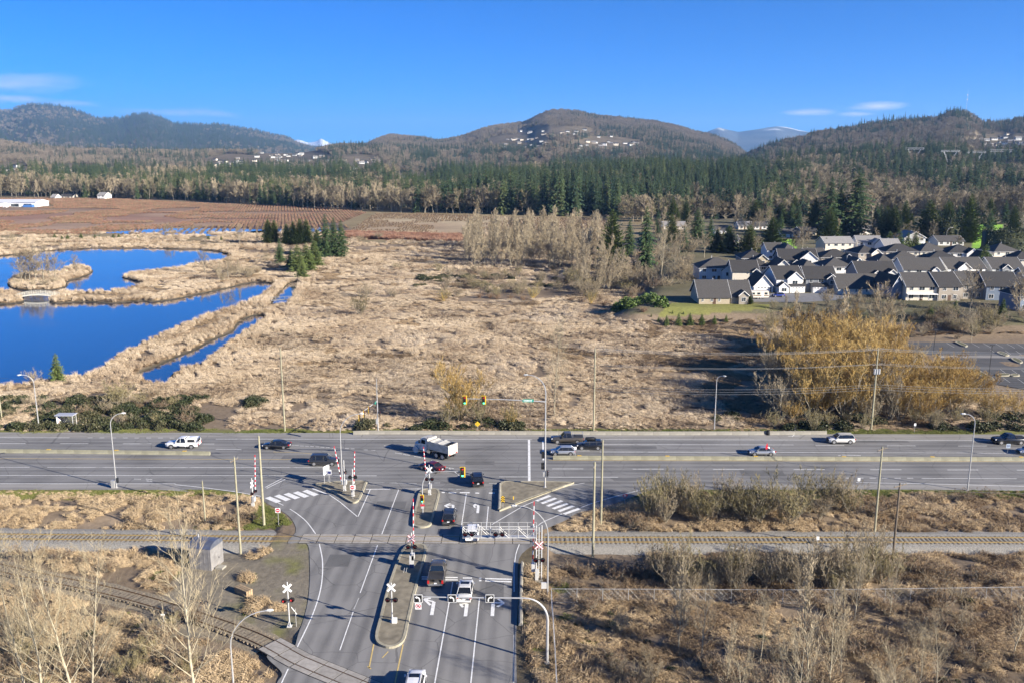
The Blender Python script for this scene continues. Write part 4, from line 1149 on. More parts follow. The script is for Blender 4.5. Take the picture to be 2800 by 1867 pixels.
upr = (edge < 7) | (fbm(x / 10, y / 10, 79, 2) > .60)
idx = np.where(upr & (brown <= .62), 6 + rng.integers(0, 2, len(x)), idx)
sz = np.where(y < 163.5, sz * .5, sz)
scatter('marsh_reeds', 'pale dry reeds lying in swirls across the marsh', 'reeds', np.stack([x, y, z], 1), ang, sz, P_REED + P_REEDD + P_REEDU, idx, sz=np.where(upr, .62, .68) * np.where(y > 275, .72, 1.0))
print('REEDS', len(x))
# pond rim and island reeds, far side of the ponds
x, y = fill(.22, -420, 20, 395, 600, lambda x, y: (water_dist(x, y) > .6) & (GAP(x, y, 14, 76) > .38))
z = height(x, y); 
scatter('bank_reeds', 'tan reeds on the far banks of the ponds', 'reeds', np.stack([x, y, z], 1), rng.uniform(0, 6.28, len(x)), rng.uniform(1.1, 1.7, len(x)), P_REED + P_REEDD + P_REEDU, sz=np.full(len(x), .5))
print('BANK', len(x))
x, y = fill(.9, -300, 0, 175, 480, lambda x, y: (water_dist(x, y) > .3) & (water_dist(x, y) < 4.5))
z = height(x, y); s = 1.0 + (y > 270) * .35
scatter('shore_reeds', 'brown reeds along the edge of the pond', 'reeds', np.stack([x, y, z], 1), rng.uniform(0, 6.28, len(x)), s * rng.uniform(.5, .8, len(x)), P_REEDU + P_REEDD, sz=np.full(len(x), .75))
print('SHORE', len(x))
# rough grass between highway and railway and around the lower tracks
def rough(x, y):
    d = poly_dist(x, y, SIDE_POLY)
    rail = np.abs(y - np.interp(x, [p[0] for p in main_pts], [p[1] for p in main_pts]))
    sp = poly_dist(x, y, [ats(s)[0] for s in np.linspace(0, sls[-1], 40)], closed=False)
    k = (d > 1.0) & (rail > 3.6) & (sp > 2.8)
    k &= ~((y > 129.6) & (y < 160))
    k &= ~((x > -42) & (x < -21) & (y > 87) & (y < 111) & (GAP(x, y, 3, 77) < .60))
    k &= ~((x > -38) & (x < -27) & (y > 116) & (y < 124))
    k &= ~((x > 1.5) & (x < 18) & (y > 103) & (y < 109.5))
    return k
x, y = fill(3.0, -90, 95, 70, 130, lambda x, y: rough(x, y) & (GAP(x, y, 3.2, 78) > .34))
z = height(x, y)
ang = 6.28 * fbm(x / 9, y / 9, 81, 2) * 1.6 + rng.normal(0, .6, len(x))
br = fbm(x / 7, y / 7, 82, 3)
low = y < 110
idx = np.where(br > np.where(low, .54, .63), 3 + rng.integers(0, 2, len(x)), rng.integers(0, 3, len(x)))
gr = (fbm(x / 6, y / 6, 83, 2) > .60) & low
sz = rng.uniform(.6, 1.1, len(x)) * np.where(y > 127.6, .45, 1.0) * (.7 + .6 * fbm(x / 8, y / 8, 84, 2))
scatter('rough_grass', 'golden and brown rough grass beside the railway', 'grass', np.stack([x, y, z], 1), ang, sz, P_GRASS + P_GRASSB, idx)
print('ROUGH', len(x))
x, y = fill(6.0, -95, 105, 126.5, 130.0, lambda x, y: (poly_dist(x, y, SIDE_POLY) > .5))
x2, y2 = fill(5.0, -110, 120, 159.2, 161.8, lambda x, y: GAP(x, y, 9, 91) > .35)
x3, y3 = fill(4.0, -46, -30, 88, 120, lambda x, y: rough(x, y) & (GAP(x, y, 4, 93) > .42))
x4, y4 = fill(4.0, 1, 9, 74, 122, lambda x, y: rough(x, y) & (GAP(x, y, 3, 92) > .5))
x5, y5 = fill(7.0, -39, -26, 116.6, 125, lambda x, y: poly_dist(x, y, SIDE_POLY) > .6)
x = np.concatenate([x, x2, x3, x4, x5]); y = np.concatenate([y, y2, y3, y4, y5])
k = ~((y > 109.5) & (y < 116.5)) ; x, y = x[k], y[k]
scatter('verge_grass', 'short green grass on the road verges', 'grass', np.stack([x, y, height(x, y)], 1), rng.uniform(0, 6.28, len(x)), rng.uniform(.6, 1.2, len(x)), P_GREEN)
print('VERGE', len(x))
# crop rows of the far fields
def rows(poly, ang, gap, step, protos, name, label, seed):
    P = np.array(poly); c = P.mean(0); ca, sa_ = math.cos(ang), math.sin(ang); rr = np.abs(P - c).max() * 1.6
    U, Vv = np.meshgrid(np.arange(-rr, rr, gap), np.arange(-rr, rr, step)); U = U.ravel(); Vv = Vv.ravel() + rng.uniform(-.3, .3, U.size) * step
    x = c[0] + U * ca - Vv * sa_; y = c[1] + U * sa_ + Vv * ca
    k = in_poly(x, y, poly) & in_view(x, y, .62) & (fbm(x / 45, y / 45, seed, 2) > .3); x, y = x[k], y[k]
    k = in_poly(x, y, FLOOD) & (rng.uniform(0, 1, len(x)) < .5); x, y = x[~k], y[~k]
    scatter(name, label, 'crop', np.stack([x, y, height(x, y)], 1), rng.uniform(0, 6.28, len(x)), rng.uniform(.7, 1.15, len(x)), protos)
    print(name, len(x))
rows(F_RED, .25, 2.7, 1.9, P_REDBUSH[:2] + P_REDBROWN, 'berry_rows', 'rows of red twigged berry bushes in the far field', 95)
rows(F_TAN, -.9, 6.5, 2.4, P_REDBROWN, 'brown_crop_rows', 'rows of bare brown bushes in the tan field', 96)
rows([G2(640, 612), G2(300, 642), G2(1000, 640), G2(930, 605)], .25, 4.5, 2.4, P_REDBROWN, 'flooded_crop_rows', 'dark bush rows standing in the flooded field', 97)
x, y = fill(.35, -120, 0, min(p[1] for p in F_STRIP), max(p[1] for p in F_STRIP), lambda x, y: in_poly(x, y, F_STRIP))
scatter('red_osier', 'strip of red stemmed bushes at the edge of the marsh', 'bushes', np.stack([x, y, height(x, y)], 1), rng.uniform(0, 6.28, len(x)), rng.uniform(1.3, 2.0, len(x)), P_REDBUSH)
# ================================================================== trees and shrubs, one by one
def at_px(px, py, z=0.0):
    p = G(px, py, z); return (p[0], p[1], max(z, hz(p[0], p[1])) if z == 0 else z)
def planted(name, kind, k, bx, by, ty, label, cat, group=None, z=0.0, width=1.0):
    """tree whose foot is at pixel (bx,by) and whose top reaches image row ty"""
    p = at_px(bx, by, z)
    return tree(name, kind, k, p, max(1.0, up_to(p, ty)), label, cat, group, width)
# -- tall leafless trees at the lower left, feet below the picture
for k, (bx, by, ty, lab, ln) in enumerate([
        (92, 1955, 1497, 'leafless pale tree at the lower left, outermost of five', -.04), (128, 1990, 1505, 'leafless pale tree at the lower left, second of five', -.03),
        (214, 1965, 1475, 'leafless pale tree at the lower left, middle of five', .01), (262, 1945, 1512, 'leafless pale tree at the lower left, fourth of five', .01),
        (532, 1950, 1402, 'tallest leafless pale tree, in front of the metal signal hut', .01)]):
    p = G(bx, by); h = up_to(p, ty)
    tree('alder_tree', K_ALDER, k, p, h, lab, 'tree', 'leafless trees at the lower left', .95, lean=(0, ln))
# -- saplings in the scrub at the lower right
SAP = [(1855, 1779, 1500), (1918, 1802, 1585), (2078, 1813, 1610), (2208, 1880, 1528), (2334, 1700, 1470), (2431, 1690, 1528), (2770, 1790, 1520), (2140, 1860, 1695), (2270, 1890, 1620), (2300, 1850, 1600), (2510, 1900, 1700), (2560, 1900, 1690), (1985, 1880, 1700)]
for k, (bx, by, ty) in enumerate(SAP):
    planted('sapling', K_ALDER if k % 3 else K_POPLAR, k, bx, by, ty, 'thin pale leafless sapling standing in the brown scrub below the wire fence', 'tree', 'pale saplings in the lower scrub', width=.85)
for k, (bx, by, ty) in enumerate([(2300, 1560, 1463), (2390, 1585, 1440)]):
    planted('sapling', K_POPLAR, k, bx, by, ty, ('slim leafless sapling just above the wire fence', 'taller slim leafless sapling above the wire fence')[k], 'tree', 'pale saplings above the fence')
for k, (x_, y_, h_) in enumerate([(19, 63, 12), (24, 66, 12.5), (29, 61, 13), (34, 68, 11), (14, 60, 10.5)]):
    tree('bare_tree', K_ALDER, k, (x_, y_, 0), h_, 'leafless tree whose top shows at the bottom edge of the lower right scrub', 'tree', 'trees at the bottom edge')
# -- thicket between highway and railway, and thicket below the railway
n = 0
for (x0, x1, y0, y1, hh, cnt, kinds, lab, grp) in (
        (1770, 2330, 1380, 1432, (2.6, 7.4), 28, (K_SHRUB, K_SHRUB, K_SHRUBG), 'olive leafless shrub in the thicket between highway and railway', 'thicket between highway and railway'),
        (1780, 2420, 1560, 1628, (2.8, 7.4), 32, (K_SHRUBG, K_SHRUB, K_SHRUBG), 'grey leafless shrub in the thicket below the main railway track', 'thicket below the railway')):
    for k in range(cnt):
        bx = x0 + (x1 - x0) * (k + rng.uniform(.1, .9)) / cnt; by = rng.uniform(y0, y1)
        p = at_px(bx, by)
        tree('shrub', kinds[k % 3], k, p, rng.uniform(*hh), lab, 'shrub', grp, rng.uniform(.8, 1.1))
for k in range(60):      # low brown shrubs scattered through the lower right scrub
    bx, by = rng.uniform(1530, 2800), rng.uniform(1640, 1900)
    tree('brown_shrub', K_SHRUBB if k % 3 else K_SHRUBG, k, at_px(bx, by), rng.uniform(1.3, 3.0), 'low leafless bush in the rough ground below the wire fence', 'shrub', 'low bushes below the fence', rng.uniform(1, 1.4))
for k in range(40):      # lower left
    bx, by = rng.uniform(0, 560), rng.uniform(1690, 1930)
    p = at_px(bx, by)
    tree('brown_shrub', (K_SHRUBB, K_SHRUBG, K_SHRUB)[k % 3], k, p, rng.uniform(1.6, 3.4), 'tangled leafless bush among the five pale trees', 'shrub', 'tangled bushes at the lower left', rng.uniform(1, 1.3))
for k, (bx, by, h) in enumerate([(2450, 1560, 2.4), (2520, 1570, 2.6), (2600, 1585, 2.5), (2680, 1590, 2.2), (2740, 1600, 2.4), (2560, 1612, 2.2), (2370, 1590, 1.8)]):
    tree('brown_shrub', K_SHRUBB, k, at_px(bx, by), h, 'rust brown bush on the slope below the ballast', 'shrub', 'rust brown bushes below the ballast', 1.5)
for k, (bx, by, h) in enumerate([(2390, 1410, 2.6), (2430, 1395, 2.6), (2560, 1375, 2.0), (2640, 1370, 2.3), (1735, 1432, 2.6), (1765, 1445, 2.4), (2700, 1365, 2.2), (600, 1432, 1.9), (650, 1425, 1.8), (690, 1420, 1.8)]):
    tree('brown_shrub', K_SHRUBB, k, at_px(bx, by), h, 'rust brown bush on the bank between highway and railway', 'shrub', 'rust brown bushes beside the highway', 1.3)
for k, (bx, by, h) in enumerate([(40, 1520, 1.8), (110, 1523, 1.8), (170, 1528, 1.9), (235, 1540, 1.7), (300, 1560, 1.5)]):
    tree('brown_shrub', K_SHRUBB, k, at_px(bx, by), h, 'reddish brown bush beside the ballast west of the hut', 'shrub', 'bushes west of the hut', 1.5)
for k, (bx, by, h) in enumerate([(1560, 1560, 1.8), (1600, 1575, 1.9), (1650, 1560, 2.0), (1690, 1580, 2.4), (1740, 1575, 2.8), (1530, 1600, 1.5), (1590, 1620, 1.6), (1660, 1615, 2.0)]):
    tree('brown_shrub', K_SHRUBB, k, at_px(bx, by), h, 'dark brown bush between the cantilever mast and the thicket', 'shrub', 'dark bushes near the cantilever', 1.5)

# -- willows on the marsh edge at the right
W_POLY = [(2110, 1172), (2300, 1178), (2560, 1178), (2790, 1172), (2760, 1110), (2640, 1075), (2540, 1030), (2470, 985), (2320, 950), (2150, 930), (2130, 945), (2105, 1040), (2105, 1120)]
cnt = 0
while cnt < 122:
    bx, by = rng.uniform(1980, 2790), rng.uniform(930, 1180)
    if not in_poly(np.array([bx]), np.array([by]), W_POLY)[0]: continue
    p = at_px(bx, by)
    dark = (bx < 2180 and rng.uniform() < .65) or (by > 1150 and rng.uniform() < .5)
    kd = K_SHRUB if dark else (K_WILLOWG if rng.uniform() < (.34 if bx < 2250 else .10) else K_WILLOW)
    h = (rng.uniform(9, 14) if bx < 2420 else rng.uniform(7, 10.5)) if not dark else rng.uniform(5.5, 8.5)
    if by > 1150: h *= .55
    elif bx > 2620: h *= .75
    tree('willow' if not dark else 'shrub', kd, cnt, p, h, ('grey leafless willow in the thicket behind the highway' if kd is K_WILLOWG else 'orange twigged willow in the thicket behind the highway') if not dark else 'olive bare bush in the willow thicket behind the highway',
         'willow' if not dark else 'shrub', 'willow thicket behind the highway', rng.uniform(.9, 1.2))
    cnt += 1
planted('bare_tree', K_BROAD, 1, 2404, 965, 800, 'tall forked leafless tree rising above the orange willows', 'tree')
for k, (bx, by, ty) in enumerate([(2290, 965, 795), (2330, 960, 800), (2260, 955, 815), (2380, 960, 790), (2180, 930, 800), (2140, 915, 815), (2460, 975, 840)]):
    planted('bare_tree', K_POPLAR, k, bx, by, ty, 'pale leafless tree among the tops of the willow thicket', 'tree', 'pale trees in the willow thicket', width=.9)
# -- trees close behind the highway
g = planted('willow', K_WILLOW, 0, 1258, 1150, 980, 'spreading olive willow behind the yellow diamond sign', 'willow', width=1.15)
g.children[1].data = g.children[1].data.copy(); g.children[1].data.materials[0] = TWIG_OLIVE
planted('shrub', K_SHRUB, 1, 1305, 1158, 1075, 'dense bush at the foot of the spreading willow', 'shrub', width=1.2)
planted('shrub', K_SHRUB, 2, 1225, 1160, 1090, 'darker bush on the near side of the spreading willow', 'shrub', width=1.2)
g = planted('golden_willow', K_SHRUB, 0, 1395, 1163, 1098, 'golden willow bush right of the diamond sign', 'willow', width=1.0)
g.children[1].data = g.children[1].data.copy(); g.children[1].data.materials[0] = TWIG_GOLD
planted('bare_tree', K_ALDER, 2, 1516, 1140, 880, 'tall slender leafless tree alone in the marsh', 'tree', width=.7)
planted('shrub', K_SHRUB, 3, 330, 1110, 1035, 'olive bare bush beside the pond outlet ditch', 'shrub', width=1.5)
planted('brown_shrub', K_SHRUBB, 2, 440, 1120, 1085, 'brown bush on the marsh right of the olive bush', 'shrub', width=1.6)
planted('conifer', K_SPRUCE, 0, 159, 1046, 964, 'small bright green conifer on the near pond shore', 'conifer', width=1.05)
planted('brown_shrub', K_SHRUBG, 1, 90, 1046, 1005, 'bare purplish bush on the near pond shore', 'shrub', width=1.3)
for k in range(20):
    bx, by = rng.uniform(0, 520), rng.uniform(1085, 1160)
    tree('shrub', (K_SHRUBB, K_SHRUBG, K_SHRUB)[k % 3], k, at_px(bx, by), rng.uniform(1.6, 3.4), 'bare brown bush among the dark brambles behind the bus shelter', 'shrub', 'bushes among the roadside brambles', 1.4)
# -- marsh bushes in the middle distance
for k, (bx, by, ty, kd, lab, w) in enumerate([
        (1000, 815, 772, K_SHRUBG, 'grey green bush in the middle of the marsh', 1.7), (985, 862, 800, K_SHRUB, 'yellowish bush left of the marsh centre', 1.1), (1075, 815, 785, K_SHRUBG, 'low grey bush in the marsh centre', 1.5),
        (1215, 825, 782, K_SHRUB, 'small golden willow at the marsh edge, leftmost of three', .9), (1457, 818, 775, K_SHRUB, 'large golden willow at the marsh edge, middle of three', 1.2), (1616, 832, 790, K_SHRUB, 'golden willow at the marsh edge, rightmost of three', .9),
        (1035, 655, 630, K_SHRUBG, 'round grey bush by the red strip beyond the marsh', 1.6), (985, 660, 640, K_SHRUBG, 'smaller grey bush by the red strip', 1.4), (1085, 735, 715, K_SHRUB, 'low olive bush on the path side of the marsh', 1.6)]):
    t = planted('shrub' if k > 5 or k < 3 else 'golden_willow', kd, k, bx, by, ty, lab, 'shrub', width=w)
    if 2 < k < 6:
        c = t.children[1]; c.data = c.data.copy(); c.data.materials[0] = TWIG_GOLD
# poplar stand and scrub beyond the marsh
for k in range(150):
    bx = rng.uniform(1275, 1660); by = rng.uniform(668, 735) + max(0, (bx - 1500) * .12)
    planted('poplar_tree', K_POPLAR, k, bx, by, by - rng.uniform(72, 112) * (1.0 if bx > 1300 else .9), 'slender pale poplar in the leafless stand beyond the marsh', 'tree', 'leafless poplar stand beyond the marsh', width=1.15)
for k in range(24):
    bx = rng.uniform(1580, 1760); by = rng.uniform(755, 800)
    planted('poplar_tree', K_POPLAR, k, bx, by, by - rng.uniform(60, 95), 'pale young poplar on the near side of the stand', 'tree', 'young poplars on the near side of the stand', width=1.2)
for k in range(115):
    bx = rng.uniform(1200, 1790); by = rng.uniform(742, 815)
    kd = (K_SHRUBG, K_SHRUB, K_SHRUBG, K_SHRUBB)[k % 4]
    p = at_px(bx, by); h = rng.uniform(2.6, 5.0) * (.7 if kd is K_SHRUBB else 1) * (1.5 if bx > 1560 else 1)
    tree('shrub', kd, k, p, h, 'leafless bush in the scrub in front of the poplar stand', 'shrub', 'scrub in front of the poplars', rng.uniform(1.1, 1.5))
for k, (bx, by) in enumerate([(1265, 775), (1285, 778), (1360, 818), (1395, 820), (1430, 822), (1560, 825), (1590, 828), (1650, 838), (1760, 880), (1130, 648), (1310, 815), (1340, 816)]):
    t = tree('red_shrub', K_SHRUBB, k, at_px(bx, by), 2.4, 'red stemmed dogwood at the far edge of the marsh', 'shrub', 'red dogwoods at the marsh edge', 1.5)
    c = t.children[1]
    if 'redwood' not in MATS:
        MATS['redwood'] = c.data.copy(); MATS['redwood'].materials[0] = TWIG_RED
    c.data = MATS['redwood']
# bare trees by the ponds
for k, (bx, by) in enumerate([(70, 770), (100, 772), (118, 766), (150, 765), (210, 742)]):
    planted('bare_tree', K_BROAD, k, bx, by, by - (78, 70, 84, 60, 40)[k], 'wide crowned leafless tree in the clump on the pond island', 'tree', 'tree clump on the island', width=1.3)
for k, (bx, by, ty, lab) in enumerate([
        (82, 772, 692, 'leafless tree on the pond island with pale trunk'), (135, 762, 695, 'second leafless tree on the pond island'), (60, 775, 720, 'shortest leafless tree on the pond island'),
        (205, 742, 712, 'bare bush on the small tip of the island'), (560, 750, 690, 'leafless tree on the reed spit'),
        (600, 768, 715, 'pale trunked tree at the near side of the spit'), (625, 766, 712, 'second pale trunked tree at the near side of the spit'), (655, 762, 712, 'outer pale trunked tree on the spit'),
        (455, 656, 615, 'bare tree on the far pond shore'), (475, 658, 620, 'thin bare tree beside the one on the far shore'), (655, 668, 622, 'bare tree left of the dark cedars by the pond'), (705, 668, 630, 'smaller bare tree left of the dark cedars'),
        (35, 672, 640, 'bare bush at the left end of the far shore'), (75, 668, 638, 'second bare bush at the left end of the far shore')]):
    planted('bare_tree', K_BROAD if k % 2 == 0 else K_POPLAR, k, bx, by, ty, lab, 'tree', width=1.25)
for k in range(10):
    bx = rng.uniform(570, 690); by = rng.uniform(745, 768)
    tree('shrub', K_SHRUBG, k, at_px(bx, by), rng.uniform(3, 5), 'grey leafless bush on the reed spit of the pond', 'shrub', 'bushes on the spit', 1.4)
for k, (bx, by) in enumerate([(50, 780), (90, 785), (120, 782), (150, 775), (70, 768)]):
    tree('shrub', K_SHRUBG, k, at_px(bx, by), 3.4, 'low bare bush on the pond island', 'shrub', 'bushes on the island', 1.6)
for k in range(14):
    bx = rng.uniform(690, 800); by = rng.uniform(690, 750)
    tree('shrub', (K_SHRUBG, K_SHRUBB)[k % 2], k, at_px(bx, by), rng.uniform(2, 4), 'dark bare bush at the corner of the pond', 'shrub', 'bushes at the pond corner', 1.5)
# small evergreen shrubs on the far shore
for k, (bx, by, s) in enumerate([(150, 655, 3), (170, 658, 2.4), (185, 656, 2.6), (222, 655, 3.0), (260, 653, 2.2), (272, 653, 2.0), (310, 652, 2.2), (325, 652, 2.4), (377, 654, 2.0), (570, 658, 2.4), (605, 660, 2.4)]):
    tree('evergreen_shrub', K_SPRUCE, k, at_px(bx, by), s * 1.3, 'small round evergreen shrub on the far pond shore', 'shrub', 'evergreen shrubs on the far shore', 1.6)
# -- conifers by the pond and the houses
POND_C = [(735, 668, 603, K_CEDAR, 'leftmost dark cedar of the pond group'), (752, 668, 606, K_CEDAR, 'second dark cedar of the pond group'), (785, 670, 616, K_CEDAR, 'low dark cedar in the middle pond group'),
          (803, 670, 610, K_CEDAR, 'dark cedar at the heart of the middle pond group'), (822, 670, 602, K_CEDAR, 'tall dark cedar of the middle pond group'), (840, 670, 604, K_CEDAR, 'right cedar of the middle pond group'),
          (892, 705, 588, K_FIR, 'tallest dark fir at the corner of the pond'), (915, 700, 597, K_FIR, 'dark fir right of the tallest one by the pond'), (935, 705, 606, K_FIR, 'rightmost dark fir by the pond'),
          (868, 690, 632, K_CEDAR, 'light green cedar left of the tall pond firs'), (766, 725, 655, K_FIR, 'single dark fir nearest the pond water'), (797, 735, 685, K_SPRUCE, 'low green conifer beside the pond path'),
          (815, 745, 672, K_SPRUCE, 'green conifer in front of the pond firs'), (840, 740, 668, K_SPRUCE, 'olive green conifer by the pond path'), (826, 762, 716, K_SPRUCE, 'small conifer at the path bend'), (862, 728, 660, K_SPRUCE, 'conifer under the tall pond firs')]
for k, (bx, by, ty, kd, lab) in enumerate(POND_C):
    planted('conifer', kd, k, bx, by, ty - 4, lab, 'conifer', width=1.5)
HOUSE_C = [(2265, 650, 487, K_FIR, 'tall dark fir left of the tallest one behind the houses', 1.1), (2336, 645, 462, K_FIR, 'tallest dark fir behind the houses', 1.35), (2063, 612, 551, K_CEDAR, 'rounded dark cypress behind the back row of houses', 1.7),
           (2132, 615, 560, K_CEDAR, 'light green cypress right of the rounded dark one', 1.7), (2166, 617, 566, K_CEDAR, 'dark pointed cypress behind the back row', 1.5), (1906, 655, 572, K_FIR, 'broad fir at the left end of the old houses', 1.6),
           (2110, 690, 598, K_CEDAR, 'bright green cypress in front of the old houses', 1.6), (2047, 695, 619, K_CEDAR, 'green cypress left of the bright one', 1.6), (1991, 692, 623, K_CEDAR, 'dark green cedar beside the townhouses', 1.7), (1960, 690, 632, K_CEDAR, 'lower cedar at the left end of the townhouses', 1.6),
           (2265, 655, 575, K_CEDAR, 'light green cypress under the tall firs', 1.4), (2421, 648, 568, K_CEDAR, 'cypress in the row of three, first', 1.3), (2442, 648, 566, K_CEDAR, 'cypress in the row of three, second', 1.3), (2472, 632, 552, K_CEDAR, 'narrow cypress in the row of three, third', 1.0),
           (2536, 655, 552, K_CEDAR, 'large cypress right of the pale two storey house', 1.5), (2646, 662, 534, K_CEDAR, 'tall narrow cypress before the hedges', 1.0), (2655, 664, 603, K_CEDAR, 'light cypress at the foot of the tall narrow one', 1.3),
           (2429, 692, 636, K_SPRUCE, 'blue green spruce of the group of four, first', 1.1), (2455, 692, 634, K_SPRUCE, 'blue green spruce of the group of four, second', 1.1), (2480, 688, 640, K_SPRUCE, 'blue green spruce of the group of four, third', 1.1), (2500, 688, 640, K_SPRUCE, 'blue green spruce of the group of four, fourth', 1.1),
           (2686, 758, 672, K_SPRUCE, 'green fir tree standing between the townhouse roofs', 1.15), (2050, 832, 812, K_CEDAR, 'small clipped cypress against the beige house', 1.6), (2258, 690, 655, K_CEDAR, 'slim clipped cypress before the row house', .9)]
for k, (bx, by, ty, kd, lab, w) in enumerate(HOUSE_C):
    planted('conifer', kd, k, bx, by, ty - 5, lab, 'conifer', z=4.0, width=w * 1.3)
planted('conifer', K_FIR, 1, 1763, 760, 563, 'tall single dark spruce at the edge of the poplar stand', 'conifer', width=1.1)
planted('conifer', K_CEDAR, 1, 1672, 735, 572, 'shaded dark conifer left of the tall single spruce', 'conifer', width=1.3)
planted('bare_tree', K_ALDER, 0, 1806, 775, 618, 'pale leafless tree right of the tall single spruce', 'tree', width=1.1)
for k, (bx, by, ty, lab) in enumerate([(2540, 905, 832, 'conifer behind the parking lot, first of three'), (2608, 895, 820, 'conifer behind the parking lot, second of three'), (2735, 905, 815, 'conifer behind the parking lot, third of three')]):
    planted('conifer', K_SPRUCE, k, bx, by, ty, lab, 'conifer', width=1.0)
for k, (bx, by, ty) in enumerate([(1822, 893, 862), (1855, 893, 856), (1886, 892, 855), (1918, 891, 857), (1953, 888, 862), (1838, 880, 858), (1800, 888, 866), (1868, 880, 862), (1985, 886, 860), (1780, 884, 862)]):
    planted('young_spruce', K_SPRUCE, k, bx, by, ty, 'young blue green spruce planted at the foot of the bank', 'conifer', 'young spruces below the bank', width=1.2)
RH = [named_mesh('rhododendron', leaf_clump(500, 2.0, 2.8, .26), LEAF_Y)]
for k, (bx, by) in enumerate([(1703, 858), (1742, 862), (1722, 868), (1690, 862), (1765, 856), (1785, 864), (1808, 872), (1712, 845)]):
    o = link('rhododendron', RH[0]); o.location = at_px(bx, by); o.scale = (1.25, 1.25, rng.uniform(1.0, 1.4)); o.rotation_euler[2] = k
    tag(o, 'yellow green rounded evergreen bush left of the grassy bank', 'shrub', 'evergreen bushes left of the bank')
for k, (bx, by, ty) in enumerate([(1720, 700, 598), (1835, 665, 585), (1942, 668, 592), (2292, 642, 515), (2392, 645, 555), (2592, 645, 552), (2702, 645, 568), (2768, 645, 560), (1870, 690, 620), (2225, 640, 540)]):
    planted('conifer', (K_FIR, K_CEDAR)[k % 2], k, bx, by, ty, ('dark fir at the right end of the poplar stand', 'broad cedar left of the old houses', 'fir behind the left cypresses', 'green cedar between the two tallest firs', 'fir right of the tallest one', 'cedar before the left hedge', 'fir before the bright field', 'cedar behind the long hedge', 'fir above the pinkish bare tree', 'cedar left of the tall firs')[k], 'conifer', z=4.0 if bx > 1750 else 0, width=1.4)
# hedges
def hedge(name, a, b_, depth, hgt, label, m=LEAF, z=4.0):
    a = np.array(a); b_ = np.array(b_); d = b_ - a; L = np.hypot(*d); n = int(L * hgt * 5 + L * depth * 3)
    q = rng.uniform(0, 1, (n, 3)); face = rng.integers(0, 4, n)
    q[:, 1] = np.where(face == 0, rng.uniform(0, .12, n), np.where(face == 1, rng.uniform(.88, 1, n), q[:, 1]))
    q[:, 2] = np.where(face >= 2, rng.uniform(.86, 1.05, n), q[:, 2])
    C = np.stack([q[:, 0] * L, (q[:, 1] - .5) * depth, q[:, 2] * hgt * (1 + .06 * np.sin(q[:, 0] * L))], 1)
    s_ = .38; A = rv(n, s_); B = np.cross(A, rv(n)); B /= np.linalg.norm(B, axis=1, keepdims=True) + 1e-9; B *= s_ * .8
    V = np.stack([C - A, C + B, C + A, C - B], 1).reshape(-1, 3)
    core = np.array([(0, -.4 * depth, 0), (L, -.4 * depth, 0), (L, .4 * depth, 0), (0, .4 * depth, 0), (0, -.4 * depth, hgt * .93), (L, -.4 * depth, hgt * .93), (L, .4 * depth, hgt * .93), (0, .4 * depth, hgt * .93)])
    o_ = len(V); F = np.concatenate([np.arange(4 * n).reshape(n, 4), np.array([(4, 5, 6, 7), (0, 1, 5, 4), (1, 2, 6, 5), (2, 3, 7, 6), (3, 0, 4, 7)]) + o_])
    e = empty(name, (*a, z), math.atan2(d[1], d[0]), label, 'hedge')
    link('foliage', named_mesh(name, (np.concatenate([V, core]), F), m), e)
hedge('hedge', G2(2562, 655, 4), G2(2642, 655, 4), 6, 11, 'tall dark clipped hedge left of the bright green field')
hedge('hedge', G2(2688, 690, 4), G2(2880, 690, 4), 7, 11, 'long dark clipped hedge at the right behind the townhouses')
hedge('hedge', G2(2235, 668, 4), G2(2290, 668, 4), 1.5, 3, 'low clipped hedge before the row house', LEAF_Y)
# scrub belt between houses and parking lot
for k in range(34):
    bx = rng.uniform(2470, 2830); by = rng.uniform(900, 928)
    p = at_px(bx, by); h = rng.uniform(3, 6.5)
    tree('shrub', (K_SHRUBG, K_SHRUB, K_SHRUBB)[k % 3], k, p, h * (.6 if k % 3 == 2 else 1), 'leafless shrub in the belt behind the parking lot', 'shrub', 'shrub belt behind the parking lot', 1.2)
planted('bare_tree', K_ALDER, 1, 2656, 935, 850, 'white barked leafless tree at the edge of the parking lot', 'tree', width=.9)
planted('bare_tree', K_BROAD, 2, 2650, 858, 745, 'wide leafless tree in front of the dark townhouses', 'tree', z=3.0, width=1.0)
planted('bare_tree', K_BROAD, 0, 2785, 870, 760, 'dark leafless tree at the right end of the townhouses', 'tree', z=3.0, width=1.1)
planted('bare_tree', K_BROAD, 3, 2195, 690, 630, 'pale bare tree right of the bright lawn', 'tree', z=4.0, width=1.2)
planted('bare_tree', K_POPLAR, 3, 1875, 775, 712, 'pinkish bare tree left of the first townhouse', 'tree', z=2.0, width=1.5)
planted('bare_tree', K_BROAD, 2, 1925, 705, 645, 'pale bare tree in front of the broad fir', 'tree', z=4.0, width=1.2)
for k in range(20):
    bx = rng.uniform(2080, 2440); by = rng.uniform(868, 915)
    tree('shrub', (K_SHRUBG, K_SHRUB)[k % 2], k, at_px(bx, by), rng.uniform(3.5, 7), 'leafless shrub below the townhouse gardens', 'shrub', 'shrubs below the townhouses', 1.0)
